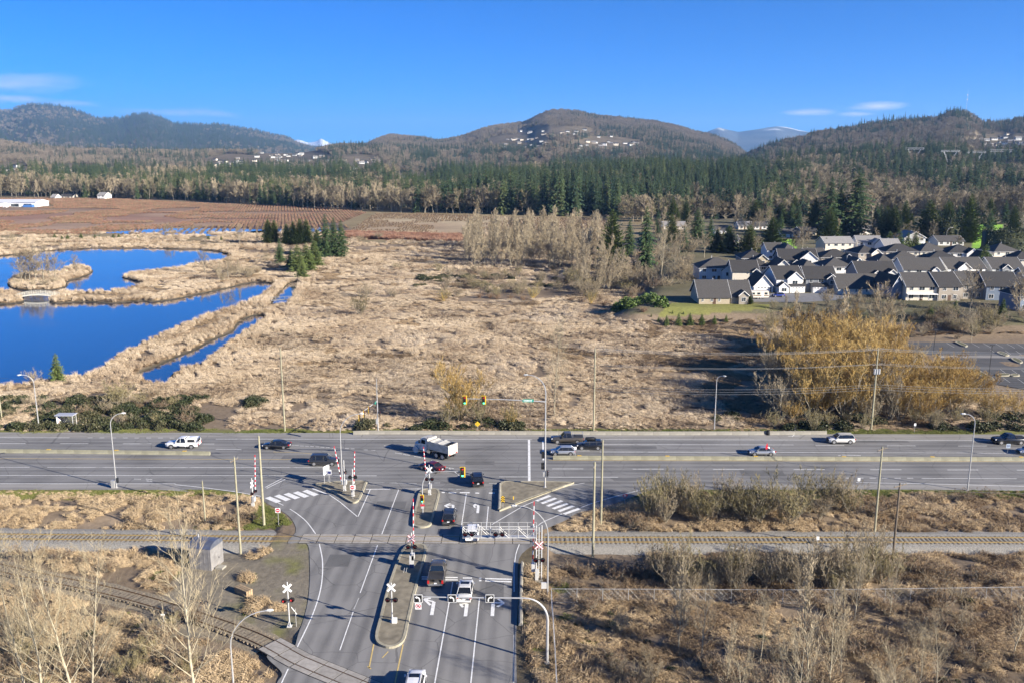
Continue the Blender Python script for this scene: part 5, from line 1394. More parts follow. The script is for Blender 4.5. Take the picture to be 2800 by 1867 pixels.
# gardens and field edges behind the houses
for k in range(46):
    bx = rng.uniform(1770, 2800); by = rng.uniform(612, 700) if k < 30 else rng.uniform(600, 640)
    planted('garden_tree', (K_FARB, K_FARP, K_BROAD)[k % 3], k, bx, by, by - rng.uniform(28, 52), 'leafless tree among the old houses behind the townhouses', 'tree', 'leafless trees among the old houses', z=4.0, width=1.1)
for k in range(18):
    bx = rng.uniform(1780, 2790); by = rng.uniform(606, 650)
    planted('conifer', (K_FIR, K_CEDAR)[k % 2], k, bx, by, by - rng.uniform(40, 80), 'dark evergreen among the old houses behind the townhouses', 'conifer', 'evergreens among the old houses', z=4.0, width=1.4)
for k in range(30):
    bx = rng.uniform(1765, 1895); by = rng.uniform(650, 800)
    planted('bare_tree', (K_POPLAR, K_BROAD, K_SHRUBG)[k % 3], k, bx, by, by - rng.uniform(35, 75), 'leafless tree left of the townhouses above the bank', 'tree', 'leafless trees left of the townhouses', z=2.0, width=1.3)
# brambles
x, y = fill(.45, -110, -38, 160.8, 183, lambda x, y: (water_dist(x, y) > .2) & (GAP(x, y, 9, 75) > .41) & ((x < -60) | (GAP(x, y, 6, 99) > .62)))
x2, y2 = fill(.35, -30, 2, 160.5, 165, lambda x, y: GAP(x, y, 5, 98) > .40)
x3, y3 = fill(.22, -95, -45, 72, 90, lambda x, y: GAP(x, y, 7, 97) > .50)
x4, y4 = fill(.12, 10, 80, 72, 98, lambda x, y: GAP(x, y, 7, 96) > .54)
x5, y5 = fill(.5, 40, 120, 160.5, 170, lambda x, y: GAP(x, y, 7, 94) > .5)
x6, y6 = fill(.25, -40, 50, 345, 380, lambda x, y: GAP(x, y, 12, 93) > .5)
k = np.concatenate; x, y = k([x, x2, x3, x4, x5, x6]), k([y, y2, y3, y4, y5, y6])
scatter('brambles', 'dark green bramble mounds beside highway and pond', 'brambles', np.stack([x, y, height(x, y)], 1), rng.uniform(0, 6.28, len(x)), rng.uniform(.5, 1.2, len(x)) * np.where(y < 100, .5, 1), P_BRAMBLE)
# ================================================================== woods and hills
EDGE_PX = [(-600, 542), (0, 541), (300, 545), (560, 552), (700, 562), (900, 575), (1100, 582), (1500, 592), (1700, 596)]
EDGE = [G2(*p) for p in EDGE_PX]
EU = [p[0] / p[1] for p in EDGE]; EY = [p[1] for p in EDGE]
EDGE_R = [G2(1702, 620), G2(1850, 612, 4), G2(2050, 604, 4), G2(2300, 602, 4), G2(2560, 600, 4), G2(2800, 600, 4), G2(3300, 600, 4)]
EU += [p[0] / p[1] for p in EDGE_R]; EY += [p[1] for p in EDGE_R]
o_ = np.argsort(EU); EU = np.array(EU)[o_]; EY = np.array(EY)[o_]
def edge_y(u): return np.interp(u, EU, EY)
def con_share(x, y):
    u = x / y; base = np.interp(u, [-.6, -.35, -.22, -.05, .05, .15, .27, .33, .6], [.44, .52, .68, .76, .74, .96, .88, .52, .48])
    near_r = (u > .12) & (y < edge_y(u) + 110)
    base = np.where(near_r, .10, base)
    return base + 2.8 * (fbm(x / 60, y / 120, 120, 3) - .47)
def wood_points(y0, y1, area, extra=None):
    um = .66
    n = int((y1 ** 2 - y0 ** 2) / 2 * 2 * um / area)
    y = np.sqrt(rng.uniform(y0 ** 2, y1 ** 2, n)); u = rng.uniform(-um, um, n); x = u * y
    return x, y, u
# clearings with houses: (px, py, half width px, half height px)
CLEAR = [(1420, 396, 90, 14), (1520, 368, 110, 8), (1660, 402, 95, 14), (640, 452, 90, 16), (800, 438, 110, 14), (205, 474, 60, 10), (25, 474, 60, 18), (1140, 500, 100, 12), (2750, 393, 60, 16), (980, 445, 60, 8), (1000, 470, 60, 8), (2550, 478, 90, 8), (2100, 505, 20, 8)]
def clear_mask(x, y):
    z = height(x, y)
    Zc = y * CT + (CAM_H - z) * ST
    px = 1400 + FPX * x / Zc; py = 933.5 - FPX * (y * ST + (z - CAM_H) * CT) / (y * CT - (z - CAM_H) * ST)
    m = np.zeros(len(x), bool)
    for cx, cy, hw, hh in CLEAR: m |= (((px - cx) / hw) ** 2 + ((py + 6 - cy) / (hh + 8)) ** 2) < 1
    return m, z
# edge of the wood: trees one by one
cands = []
x, y, u = wood_points(690, 1250, 75.0)
dpt = y - edge_y(u)
k = (dpt > 0) & (np.abs(u) < .60); x, y, u, dpt = x[k], y[k], u[k], dpt[k]
order = np.argsort(dpt / edge_y(u) + rng.uniform(0, .02, len(x)))
x, y, u, dpt = x[order], y[order], u[order], dpt[order]
cs = con_share(x, y) > rng.uniform(0, 1, len(x))
hh = height(x, y)
nc = nb = 0; taken = np.zeros(len(x), bool)
for i in range(len(x)):
    if cs[i] and nc < 185:
        h = rng.uniform(14, 36) * (1.3 if -.1 < u[i] < .28 else 1) * (.8 if u[i] < -.2 else 1)
        tree('conifer', K_FARFIR, i, (x[i], y[i], hh[i]), h, 'dark conifer at the near edge of the wood beyond the fields', 'conifer', 'conifers at the near edge of the wood', rng.uniform(.75, 1.15)); nc += 1; taken[i] = True
    elif not cs[i] and nb < 210:
        h = rng.uniform(13, 24); kd = K_FARP if (u[i] > .12 or rng.uniform() < .35) else K_FARB
        tree('bare_tree', kd, i, (x[i], y[i], hh[i]), h, 'leafless tree at the near edge of the wood beyond the fields', 'tree', 'leafless trees at the near edge of the wood', rng.uniform(.8, 1.15)); nb += 1; taken[i] = True
M_FIR = K_FARFIR.merged(); M_BR = K_FARB.merged(); M_PALE = K_FARP.merged()
MASS = M_FIR + M_BR + M_PALE; nF, nB, nP = len(M_FIR), len(M_BR), len(M_PALE)
HILLM = K_HILLF.merged(); n2F = len(HILLM); HILLM += K_HILLB.merged(); n2B = len(HILLM) - n2F
def mass(name, label, x, y, hscale, share, wide=1.15, hill=False):
    con = share > rng.uniform(0, 1, len(x))
    idx = np.where(con, rng.integers(0, n2F, len(x)), n2F + rng.integers(0, n2B, len(x))) if hill else np.where(con, rng.integers(0, nF, len(x)), np.where(rng.uniform(0, 1, len(x)) < .3, nF + nB + rng.integers(0, nP, len(x)), nF + rng.integers(0, nB, len(x))))
    s = np.where(con, rng.uniform(.42, 1.12, len(x)) * (.85 + .6 * fbm(x / 80, y / 140, 130, 2)), rng.uniform(.5, 1.05, len(x))) * hscale
    z = height(x, y)
    scatter(name, label, 'wood', np.stack([x, y, z - .3], 1), rng.uniform(0, 6.28, len(x)), np.stack([s * rng.uniform(1.0, 1.4, len(x)) * np.where(con, .95, wide)] * 2 + [s], 1), HILLM if hill else MASS, idx)
    print(name, len(x))
k = ~taken
x1, y1 = x[k], y[k]
x, y, u = wood_points(1250, 1750, 110.0)
k = (y > edge_y(u)); x, y = np.concatenate([x1, x[k]]), np.concatenate([y1, y[k]])
cm, z = clear_mask(x, y); x, y = x[~cm], y[~cm]
mass('near_wood', 'mixed wood of conifers and leafless trees beyond the fields', x, y, 1.0, con_share(x, y))
x, y, u = wood_points(1750, 3000, 190.0)
cm, z = clear_mask(x, y); x, y = x[~cm], y[~cm]
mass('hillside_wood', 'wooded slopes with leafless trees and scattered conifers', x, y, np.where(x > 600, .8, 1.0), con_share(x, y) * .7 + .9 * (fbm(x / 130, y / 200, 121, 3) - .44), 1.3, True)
x, y, u = wood_points(3000, 4700, 260.0)
cm, z = clear_mask(x, y); k = ~cm & (u > -.25) & (u < .28) & (z > 20); x, y = x[k], y[k]
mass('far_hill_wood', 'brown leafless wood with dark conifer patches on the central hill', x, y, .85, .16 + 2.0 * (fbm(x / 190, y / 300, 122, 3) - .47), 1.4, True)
x, y, u = wood_points(4700, 9400, 1500.0)
z = height(x, y); k = (z > 60) & (u < -.15) ; x, y = x[k], y[k]
mass('mountain_wood', 'blue green forest covering the left mountains', x, y, 1.5, .82 + 1.9 * (fbm(x / 500, y / 900, 123, 3) - .45), 1.6, True)
# trees standing up along the right ridge
nn = 0
for (px0, px1, py, n_, h0, h1) in ((2338, 2470, 331, 34, 22, 34), (2578, 2632, 306, 16, 26, 36), (2675, 2800, 318, 26, 20, 30), (1560, 1700, 309, 20, 14, 22), (1500, 1545, 300, 6, 12, 18)):
    for i in range(n_):
        px = rng.uniform(px0, px1); rc = 2700 if px > 2000 else 4500; u_ = (px - 1400) / 2453.0
        y0 = rc * rng.uniform(.94, .99); x0 = u_ * y0
        tree('conifer', K_FARFIR, i, (x0, y0, hz(x0, y0) - .5), rng.uniform(h0, h1), 'tall thin conifer on the right hand ridge' if px > 2000 else 'conifer on the crest of the central hill', 'conifer',
             'conifers along the right ridge' if px > 2000 else 'conifers along the central crest', .62)
# ================================================================== vehicles
def paint(name, c, rough=.28, metal=.15): return mat('paint_' + name, c, rough, metal, coat=.6)
P_WHITE = paint('white', (.72, .72, .72), metal=0); P_BLACK = paint('black', (.012, .013, .016)); P_CHAR = paint('charcoal', (.035, .037, .042)); P_GREY = paint('grey', (.085, .080, .075), metal=.4)
P_SILVER = paint('silver', (.42, .44, .47), metal=.5); P_RED = paint('dark_red', (.10, .012, .014)); P_PEARL = paint('pearl', (.62, .61, .58), metal=.1); P_BRONZE = paint('bronze_grey', (.11, .098, .082), metal=.4)
GLASS = mat('car_glass', (.012, .014, .017), .06, 0, spec=.7); TYRE = mat('tyre_rubber', (.02, .02, .02), .9); RIM = mat('alloy_rim', (.5, .5, .5), .35, .7)
TRIM = mat('black_trim', (.02, .02, .02), .6); CHROME = mat('chrome', (.6, .6, .6), .2, 1.0); HEADL = mat('headlight_lens', (.7, .72, .75), .12, spec=.8); TAILL = mat('taillight_lens', (.42, .015, .015), .25)
PLATE = mat('licence_plate', (.75, .77, .8), .5); TARP = mat('tonneau', (.028, .028, .03), .75)
def loft(mb, stations, ring):
    """closed rings along x"""
    n = len(ring(stations[0])); vs = []
    for s in stations: vs += ring(s)
    fs = []
    for i in range(len(stations) - 1):
        for k in range(n):
            a, b_ = i * n + k, i * n + (k + 1) % n; fs.append((a, b_, b_ + n, a + n))
    fs.append(tuple(range(n))); fs.append(tuple((len(stations) - 1) * n + k for k in range(n - 1, -1, -1)))
    mb.add(vs, fs); return mb
def hull_ring(s):
    x, hw, zl, zh = s; q = [(-.80, 0), (-.97, .10), (-1, .42), (-.985, .78), (-.90, .96), (-.55, 1.02), (0, 1.04), (.55, 1.02), (.90, .96), (.985, .78), (1, .42), (.97, .10), (.80, 0)]
    return [(x, a * hw, zl + b * (zh - zl)) for a, b in q]
WHEEL = {}
def wheel(root, x, y, r, w=.22, rim=RIM):
    key = (round(r, 2), w, rim.name)
    if key not in WHEEL:
        def cyl(r0, y0, y1, n=20):
            mb = MB(); mb.tube([(0, y0, 0), (0, y0 + .03, 0), (0, y1 - .03, 0), (0, y1, 0)], [r0 - .03, r0, r0, r0 - .03], n); return mb
        mb = cyl(r, -w / 2, w / 2); rm = MB(); rm.tube([(0, -w / 2 - .012, 0), (0, w / 2 + .012, 0)], r * .66, 16)
        hub = []
        WHEEL[key] = (mb, rm, [None, None])
    mb, rm, ms = WHEEL[key]
    if ms[0] is None:
        t = mb.build('wheel', TYRE, root); ms[0] = t.data; ms_r = rm.build('rim', rim, t); ms[1] = ms_r.data
        # spokes: dark gaps between them
    else:
        t = link('wheel', ms[0], root); link('rim', ms[1], t)
    t.location = (x, y, r)
def car(name, px, py, head, style, pm, label, L=4.6, W=1.85, H=1.5, cat='car', roofbox=False, sunroof=False, extra=None, z=0.05, rim=RIM, panel=None):
    p = G(px, py, z)
    root = empty(name, (p[0], p[1], z + .01), head, label, cat)
    hw, l2 = W / 2, L / 2
    zl = .24; r = .33
    pick = style.startswith('pickup')
    if style == 'sedan': belt, hood, tail = .92, .84, .98
    elif style == 'hatch': belt, hood, tail = .95, .86, .98
    elif style == 'suv': belt, hood, tail = 1.06, 1.0, 1.08; r = .37
    else: belt, hood, tail = 1.18, 1.12, 1.16; r = .40; zl = .34
    if style == 'sedan': xa, xb, xc, xd = .26 * L, .10 * L, -.19 * L, -.36 * L
    elif style == 'hatch': xa, xb, xc, xd = .28 * L, .11 * L, -.34 * L, -.465 * L
    elif style == 'suv': xa, xb, xc, xd = .25 * L, .10 * L, -.40 * L, -.475 * L
    else: xa, xb, xc, xd = .20 * L, .09 * L, -.10 * L, -.135 * L
    st = [(l2, hw * .72, zl + .12, hood - .22), (l2 - .10, hw * .86, zl + .02, hood - .08), (l2 - .45, hw * .97, zl, hood - .02), (xa + .15, hw, zl, hood + .04), (xa - .3, hw, zl, belt), (0, hw, zl, belt + .01),
          (xd + .1, hw, zl, belt + .02)]
    if pick: st += [(xd - .05, hw, zl, tail), (-l2 + .08, hw * .99, zl, tail), (-l2, hw * .95, zl + .06, tail - .03)]
    elif style == 'sedan': st += [(xd - .1, hw * .98, zl, tail - .02), (-l2 + .15, hw * .93, zl, tail - .06), (-l2, hw * .82, zl + .12, tail - .22)]
    else: st += [(-l2 + .16, hw * .97, zl, tail - .02), (-l2, hw * .88, zl + .1, tail - .14)]
    body = loft(MB(), st, hull_ring).build('body', pm, root, smooth=True)
    # cabin: glass shell, roof panel and pillars
    gw, rw, zr = hw * .93, hw * .74, H
    A = [(xa, -gw, belt - .04), (xa, gw, belt - .04), (xd, gw, belt - .04), (xd, -gw, belt - .04)]
    Bq = [(xb, -rw, zr - .05), (xb, rw, zr - .05), (xc, rw, zr - .05), (xc, -rw, zr - .05)]
    def gl(nm, q): 
        m_ = MB(); m_.quad(*q); recalc(m_.build(nm, GLASS, root))
    gl('windshield', (A[0], A[1], Bq[1], Bq[0])); gl('rear_window', (A[2], A[3], Bq[3], Bq[2]))
    gl('side_window', (A[0], Bq[0], Bq[3], A[3])); gl('side_window', (A[1], A[2], Bq[2], Bq[1]))
    rf = MB(); o_ = .03
    rows_ = []
    for (xx, ww, zz) in ((xb + .06, rw * .95, zr - .06), (xb - .12, rw + o_, zr - .005), ((xb + xc) / 2, rw + o_, zr + .02), (xc + .12, rw + o_, zr - .005), (xc - .08, rw * .95, zr - .06)):
        rows_.append([(xx, -ww, zz - .035), (xx, -ww * .8, zz), (xx, 0, zz + .012), (xx, ww * .8, zz), (xx, ww, zz - .035)])
    for i in range(4):
        for k in range(4): rf.quad(rows_[i][k], rows_[i + 1][k], rows_[i + 1][k + 1], rows_[i][k + 1])
    roof = recalc(rf.build('roof', pm, root, smooth=True))
    if roof.data.polygons[6].normal.z < 0: roof.data.flip_normals()
    for i in range(4):
        m_ = MB(); m_.tube([A[i], Bq[i]], .045, 4); m_.build('pillar', pm, root)
    for sgn in (-1, 1):
        for xx in ((xb * .35,) if pick else (xb * .2, xc * .62) if style != 'sedan' else (xb * .1,)):
            m_ = MB(); m_.tube([(xx, sgn * gw, belt - .02), (xx, sgn * rw, zr - .05)], .035, 4); m_.build('pillar', TRIM if not pick else pm, root)
        m_ = MB(); m_.box(xa - .42, xa - .20, min(sgn * (hw + .01), sgn * (hw + .19)), max(sgn * (hw + .01), sgn * (hw + .19)), belt - .01, belt + .14, taper=.02); m_.build('mirror', pm, root)
        m_ = MB(); m_.box(l2 - .26, l2 - .03, min(sgn * hw * .55, sgn * hw * .87), max(sgn * hw * .55, sgn * hw * .87), hood - .26, hood - .10, taper=.02); m_.build('headlight', HEADL, root)
        m_ = MB(); ya, yb = sgn * hw * .72, sgn * hw * .965
        m_.box(-l2 - .015, -l2 + (.10 if pick else .2), min(ya, yb), max(ya, yb), tail - (.52 if pick else .30), tail - .10, taper=.015); m_.build('taillight', TAILL, root)
        for xx in (.315 * L, -.30 * L):
            m_ = MB(); m_.tube([(xx, sgn * (hw - .30), r), (xx, sgn * (hw + .006), r)], r + .075, 18); m_.build('wheel_arch', TRIM, root)
            wheel(root, xx, sgn * (hw - .10), r, .24, rim)
        m_ = MB(); m_.box(-.22 * L, .22 * L, min(sgn * (hw - .05), sgn * (hw + .008)), max(sgn * (hw - .05), sgn * (hw + .008)), zl - .01, zl + .10); m_.build('sill', TRIM, root)
    m_ = MB(); m_.box(-l2 - .03, -l2 + .3, -hw * .88, hw * .88, zl + .02, zl + .24, taper=.03); m_.build('rear_bumper', CHROME if pick else (TRIM if style != 'sedan' else pm), root)
    m_ = MB(); m_.box(l2 - .3, l2 + .03, -hw * .8, hw * .8, zl, zl + .2, taper=.03); m_.build('front_bumper', TRIM, root)
    m_ = MB(); m_.box(l2 - .09, l2 + .012, -hw * .48, hw * .48, hood - .30, hood - .12); m_.build('grille', TRIM, root)
    m_ = MB(); m_.box(-l2 - .045, -l2, -.16, .16, tail - .44 - (.1 if pick else 0), tail - .30 - (.1 if pick else 0)); m_.build('licence_plate', PLATE, root)
    if pick:
        m_ = MB(); 
        if style == 'pickup_canopy':
            loft(m_, [(xd - .06, hw * .94, tail, zr - .05), (xd - .5, hw * .95, tail, zr), (-l2 + .35, hw * .95, tail, zr - .02), (-l2 + .05, hw * .93, tail, zr - .22)], hull_ring); m_.build('canopy', pm, root, smooth=True)
            for sgn in (-1, 1):
                m_ = MB(); m_.box(-l2 + .55, xd - .35, min(sgn * hw * .93, sgn * hw * .965), max(sgn * hw * .93, sgn * hw * .965), tail + .14, zr - .20); m_.build('canopy_window', GLASS, root)
            m_ = MB(); m_.box(-l2 - .005 + .04, -l2 + .10, -hw * .75, hw * .75, tail + .10, zr - .26); m_.build('canopy_window', GLASS, root)
        else:
            m_.box(-l2 + .08, xd - .16, -hw * .86, hw * .86, tail - .05, tail + .055); m_.build('bed_cover', panel or TARP, root)
            for sgn in (-1, 1):
                m_ = MB(); m_.box(-l2 + .02, xd - .06, min(sgn * hw * .87, sgn * hw * .98), max(sgn * hw * .87, sgn * hw * .98), tail - .02, tail + .05); m_.build('bed_rail', pm, root)
            if style == 'pickup_rack':
                for xx in (xd - .18, -l2 + .12):
                    m_ = MB(); m_.tube([(xx, -hw * .86, tail), (xx, -hw * .8, zr - .12), (xx, hw * .8, zr - .12), (xx, hw * .86, tail)], .028, 5); m_.build('bed_rack', P_SILVER, root)
                for sgn in (-1, 1):
                    m_ = MB(); m_.tube([(xd - .18, sgn * hw * .8, zr - .12), (-l2 + .12, sgn * hw * .8, zr - .12)], .025, 5); m_.build('bed_rack', P_SILVER, root)
    if sunroof:
        m_ = MB(); m_.box(xb - .75, xb - .12, -rw * .72, rw * .72, zr - .02, zr + .032); m_.build('sunroof', GLASS, root)
    if roofbox:
        m_ = MB(); loft(m_, [(.85, .22, zr + .1, zr + .25), (.6, .42, zr + .08, zr + .42), (-.7, .42, zr + .08, zr + .45), (-1.05, .3, zr + .1, zr + .35)], hull_ring); m_.build('roof_box', TRIM, root, smooth=True)
        for xx in (.45, -.55):
            m_ = MB(); m_.tube([(xx, -rw, zr), (xx, rw, zr)], .03, 4); m_.build('roof_bar', TRIM, root)
    elif style == 'suv':
        for sgn in (-1, 1):
            m_ = MB(); m_.tube([(xb - .1, sgn * rw * .93, zr + .0), (xb - .3, sgn * rw * .93, zr + .05), (xc + .35, sgn * rw * .93, zr + .05), (xc + .15, sgn * rw * .93, zr)], .022, 4); m_.build('roof_rail', TRIM, root)
    m_ = MB(); m_.box(xb * .5 - .03, xb * .5 + .03, -.03, .03, zr, zr + .05); m_.build('antenna', TRIM, root)
    return root
def road_heading(a, b_):
    a, b_ = np.array(a), np.array(b_); d = b_ - a; return math.atan2(d[1], d[0])
RH_ = road_heading(G2(*Z7(1290, 1373)), G2(*Z7(1435, 560)))
RH2 = road_heading(G2(*Z3(768, 1440)), G2(*Z3(822, 1090)))
PI = math.pi
car('pickup_truck', 502, 1222, PI, 'pickup_canopy', P_WHITE, 'white pickup truck with a white canopy on its bed, on the highway', 5.9, 2.0, 1.95, 'pickup truck')
car('sedan', 757, 1223.5, PI, 'sedan', P_BLACK, 'black sedan on the highway beside the wooden pole', 4.9, 1.87, 1.45)
car('suv', 886, 1268, 0, 'suv', P_CHAR, 'dark grey SUV driving towards the crossing gates on the near highway lanes', 4.95, 1.95, 1.75)
car('sedan', 1181, 1284, R(146), 'sedan', P_RED, 'dark red car turning left behind the crossing signal', 4.5, 1.82, 1.45)
car('suv', 1305, 1319, R(96), 'suv', P_BLACK, 'black SUV entering the highway left of the triangular island', 4.6, 1.88, 1.7)
car('suv', 1229, 1421, RH2, 'suv', P_CHAR, 'dark grey SUV leaving the crossing beside the short median', 4.6, 1.88, 1.72)
car('suv', 1292, 1466, RH2, 'suv', P_WHITE, 'white SUV on the level crossing behind the signal cantilever', 4.6, 1.86, 1.68)
car('pickup_truck', 1196, 1577, RH_ + .02, 'pickup', P_BRONZE, 'bronze grey pickup truck with black bed cover waiting at the stop line', 5.9, 2.02, 1.93, 'pickup truck')
car('sedan', 1272, 1624, RH_, 'sedan', P_PEARL, 'white sedan with sunroof under the lane sign gantry', 4.75, 1.86, 1.47, sunroof=True)
car('suv', 1134, 1888, RH_, 'suv', P_WHITE, 'white SUV with dark sunroof cut off by the bottom of the picture', 4.65, 1.88, 1.66, sunroof=True)
car('pickup_truck', 1551, 1208.5, PI, 'pickup_rack', P_BRONZE, 'grey pickup truck with a bed rack waiting at the highway stop line', 5.9, 2.0, 1.93, 'pickup truck')
car('suv', 1612, 1225.5, PI, 'suv', P_BLACK, 'black SUV with a black roof box on the highway', 4.7, 1.9, 1.66, roofbox=True)
car('hatchback', 1539, 1241, PI, 'hatch', P_SILVER, 'silver hatchback waiting beside the end of the median barrier', 4.35, 1.8, 1.47)
car('sedan', 2082, 1241.5, PI, 'sedan', P_SILVER, 'silver sedan driving along the median barrier', 4.6, 1.8, 1.45)
car('suv', 2298, 1209, PI, 'suv', P_PEARL, 'off white SUV with black roof rails in the far highway lane', 4.8, 1.9, 1.7)
car('pickup_truck', 2757, 1211, PI, 'pickup', P_BLACK, 'black pickup truck at the right end of the far highway lane', 5.8, 2.0, 1.88, 'pickup truck', panel=TRIM)
car('sedan', 2818, 1240, PI, 'sedan', P_SILVER, 'silver car half cut off at the right edge of the picture', 4.6, 1.8, 1.45)
# -- dump truck
def dump_truck():
    rear, front = np.array(G2(*Z3(585, 757))), np.array(G2(*Z3(330, 688)))
    d = front - rear; hd = math.atan2(d[1], d[0]); n = np.array((-math.sin(hd), math.cos(hd)))      # left of the truck
    c = (rear + front) / 2 - n * (-1.15) * 1.0
    # near wheels seen are on the truck's left side
    c = (rear + front) / 2 - n * 1.2
    root = empty('dump_truck', (*c, .06), hd, 'grey white dump truck with open box turning onto the highway', 'dump truck')
    body = mat('truck_paint', (.50, .51, .50), .5, .1, noise=(2, .15)); box = mat('dump_box', (.46, .44, .40), .6, .1, noise=(1.5, .2)); inner = mat('box_inside', (.10, .09, .08), .9)
    tarp = mat('truck_tarp', (.46, .45, .41), .8, noise=(2, .15))
    m_ = MB(); m_.box(-3.9, 3.3, -.45, .45, .62, .92); m_.build('chassis', TRIM, root)
    m_ = MB(); loft(m_, [(3.9, .78, .85, 1.72), (3.75, .92, .72, 1.86), (2.4, 1.0, .72, 2.0), (2.3, 1.0, .72, 2.0)], hull_ring); m_.build('hood', body, root, smooth=True)
    m_ = MB(); m_.box(.75, 2.35, -1.18, 1.18, .72, 2.0); m_.box(.75, 2.30, -1.16, 1.16, 2.0, 2.95, tx=.12, ty=.10); cab = m_.build('cab', body, root)
    m_ = MB(); m_.add([(2.31, -1.0, 2.05), (2.31, 1.0, 2.05), (2.215, .93, 2.8), (2.215, -.93, 2.8)], [(0, 1, 2, 3)]); m_.build('windshield', GLASS, root)
    for s in (-1, 1):
        m_ = MB(); m_.add([(1.05, s * 1.185, 2.05), (2.0, s * 1.185, 2.05), (1.95, s * 1.10, 2.72), (1.1, s * 1.10, 2.72)], [(0, 1, 2, 3)]); m_.build('side_window', GLASS, root)
        m_ = MB(); m_.tube([(.62, s * .95, .9), (.62, s * .95, 3.35)], .08, 8); m_.build('exhaust_stack', CHROME, root)
        m_ = MB(); m_.box(2.25, 2.4, min(s * 1.2, s * 1.45), max(s * 1.2, s * 1.45), 2.1, 2.6); m_.build('mirror', TRIM, root)
        m_ = MB(); m_.tube([(3.35, s * .65, .55), (3.35, s * 1.26, .55)], .66, 16); m_.build('fender', body, root)
        m_ = MB(); m_.box(3.72, 3.93, min(s * .55, s * .85), max(s * .55, s * .85), 1.05, 1.3); m_.build('headlight', HEADL, root)
        wheel(root, 3.3, s * 1.08, .53, .3, P_SILVER)
        for xx in (-1.55, -2.95):
            wheel(root, xx, s * 1.0, .53, .52, P_SILVER)
        m_ = MB(); m_.box(.0, .7, min(s * .5, s * 1.15), max(s * .5, s * 1.15), .55, 1.1); m_.build('fuel_tank', CHROME, root)
        # box sides lean outwards
        m_ = MB(); m_.add([(.35, s * 1.05, 1.25), (-4.15, s * 1.05, 1.25), (-4.3, s * 1.28, 2.75), (.55, s * 1.28, 2.75), (.35, s * .98, 1.25), (-4.15, s * .98, 1.25), (-4.3, s * 1.2, 2.75), (.55, s * 1.2, 2.75)],
                          [(0, 1, 2, 3), (4, 7, 6, 5), (0, 4, 5, 1), (1, 5, 6, 2), (2, 6, 7, 3), (3, 7, 4, 0)]); recalc(m_.build('box_side', box, root))
        for xx in (-.6, -1.7, -2.8):
            m_ = MB(); m_.add([(xx, s * 1.06, 1.3), (xx - .12, s * 1.06, 1.3), (xx - .12, s * 1.33, 2.7), (xx, s * 1.33, 2.7), (xx, s * 1.0, 1.3), (xx - .12, s * 1.0, 1.3), (xx - .12, s * 1.25, 2.7), (xx, s * 1.25, 2.7)],
                              [(0, 1, 2, 3), (4, 7, 6, 5), (0, 4, 5, 1), (2, 6, 7, 3), (1, 5, 6, 2), (0, 3, 7, 4)]); recalc(m_.build('box_rib', box, root))
        m_ = MB(); m_.box(-4.0, -3.4, min(s * .72, s * 1.1), max(s * .72, s * 1.1), .35, .95); m_.build('mud_flap', TRIM, root)
        m_ = MB(); m_.box(-4.42, -4.36, min(s * .75, s * 1.05), max(s * .75, s * 1.05), 1.05, 1.22); m_.build('taillight', TAILL, root)
    m_ = MB(); m_.box(-4.15, .35, -1.0, 1.0, 1.15, 1.3); m_.build('box_floor', inner, root)
    m_ = MB(); m_.box(-4.36, -4.24, -1.22, 1.22, 1.0, 2.78); m_.build('tailgate', box, root)
    m_ = MB(); m_.box(.45, .6, -1.25, 1.25, 1.3, 3.0); m_.build('box_front', box, root)
    m_ = MB(); m_.box(.5, 1.6, -1.1, 1.1, 3.0, 3.08); m_.build('cab_shield', box, root)
    m_ = MB()
    xs_ = np.linspace(.4, -3.4, 8)
    for i in range(7):
        za, zb_ = 2.72 + .10 * math.sin(i * 1.9), 2.72 + .10 * math.sin((i + 1) * 1.9)
        m_.quad((xs_[i], -1.15, za), (xs_[i], 1.15, za), (xs_[i + 1], 1.15, zb_), (xs_[i + 1], -1.15, zb_))
    m_.build('tarp', tarp, root)
    m_ = MB(); m_.tube([(-4.4, -.25, .75), (-4.5, 0, .62), (-4.4, .25, .75)], .05, 6); m_.build('tow_hook', TRIM, root)
dump_truck()
# ================================================================== street furniture
GALV = mat('galvanised_steel', (.48, .48, .47), .45, .4, noise=(2, .08)); WHITEM = mat('white_painted_steel', (.54, .54, .52), .5, .1, noise=(3, .08)); DARKM = mat('dark_steel', (.03, .032, .035), .6, .2)
WOODP = mat('pole_wood', (.30, .28, .19), .95, noise=(1.2, .2), var=.08); WOODD = mat('pole_wood_dark', (.15, .12, .085), .95, noise=(1.5, .25)); YEL = mat('signal_yellow', (.75, .47, .03), .5); REDS = mat('sign_red', (.55, .03, .05), .5); WHS = mat('sign_white', (.78, .78, .76), .5)
BLS = mat('sign_black', (.012, .012, .012), .5); GRS = mat('sign_green', (.01, .28, .20), .5); NAVY = mat('sign_navy', (.03, .04, .14), .5); LENS_R = mat('lens_red', (.58, .03, .03), .25); LENS_DK = mat('lens_dark', (.02, .02, .02), .4)
GREEN_ON = mat('lens_green_lit', (.05, .5, .2), .3, emit=((.1, 1, .45), 1.6)); INS = mat('insulator', (.20, .20, .19), .4)
def disc(mb, c, r, axis, t=.02, n=18, m=None):
    a = np.array(axis, float); a /= np.linalg.norm(a); c = np.array(c, float)
    return mb.tube([c - a * t / 2, c + a * t / 2], r, n, m)
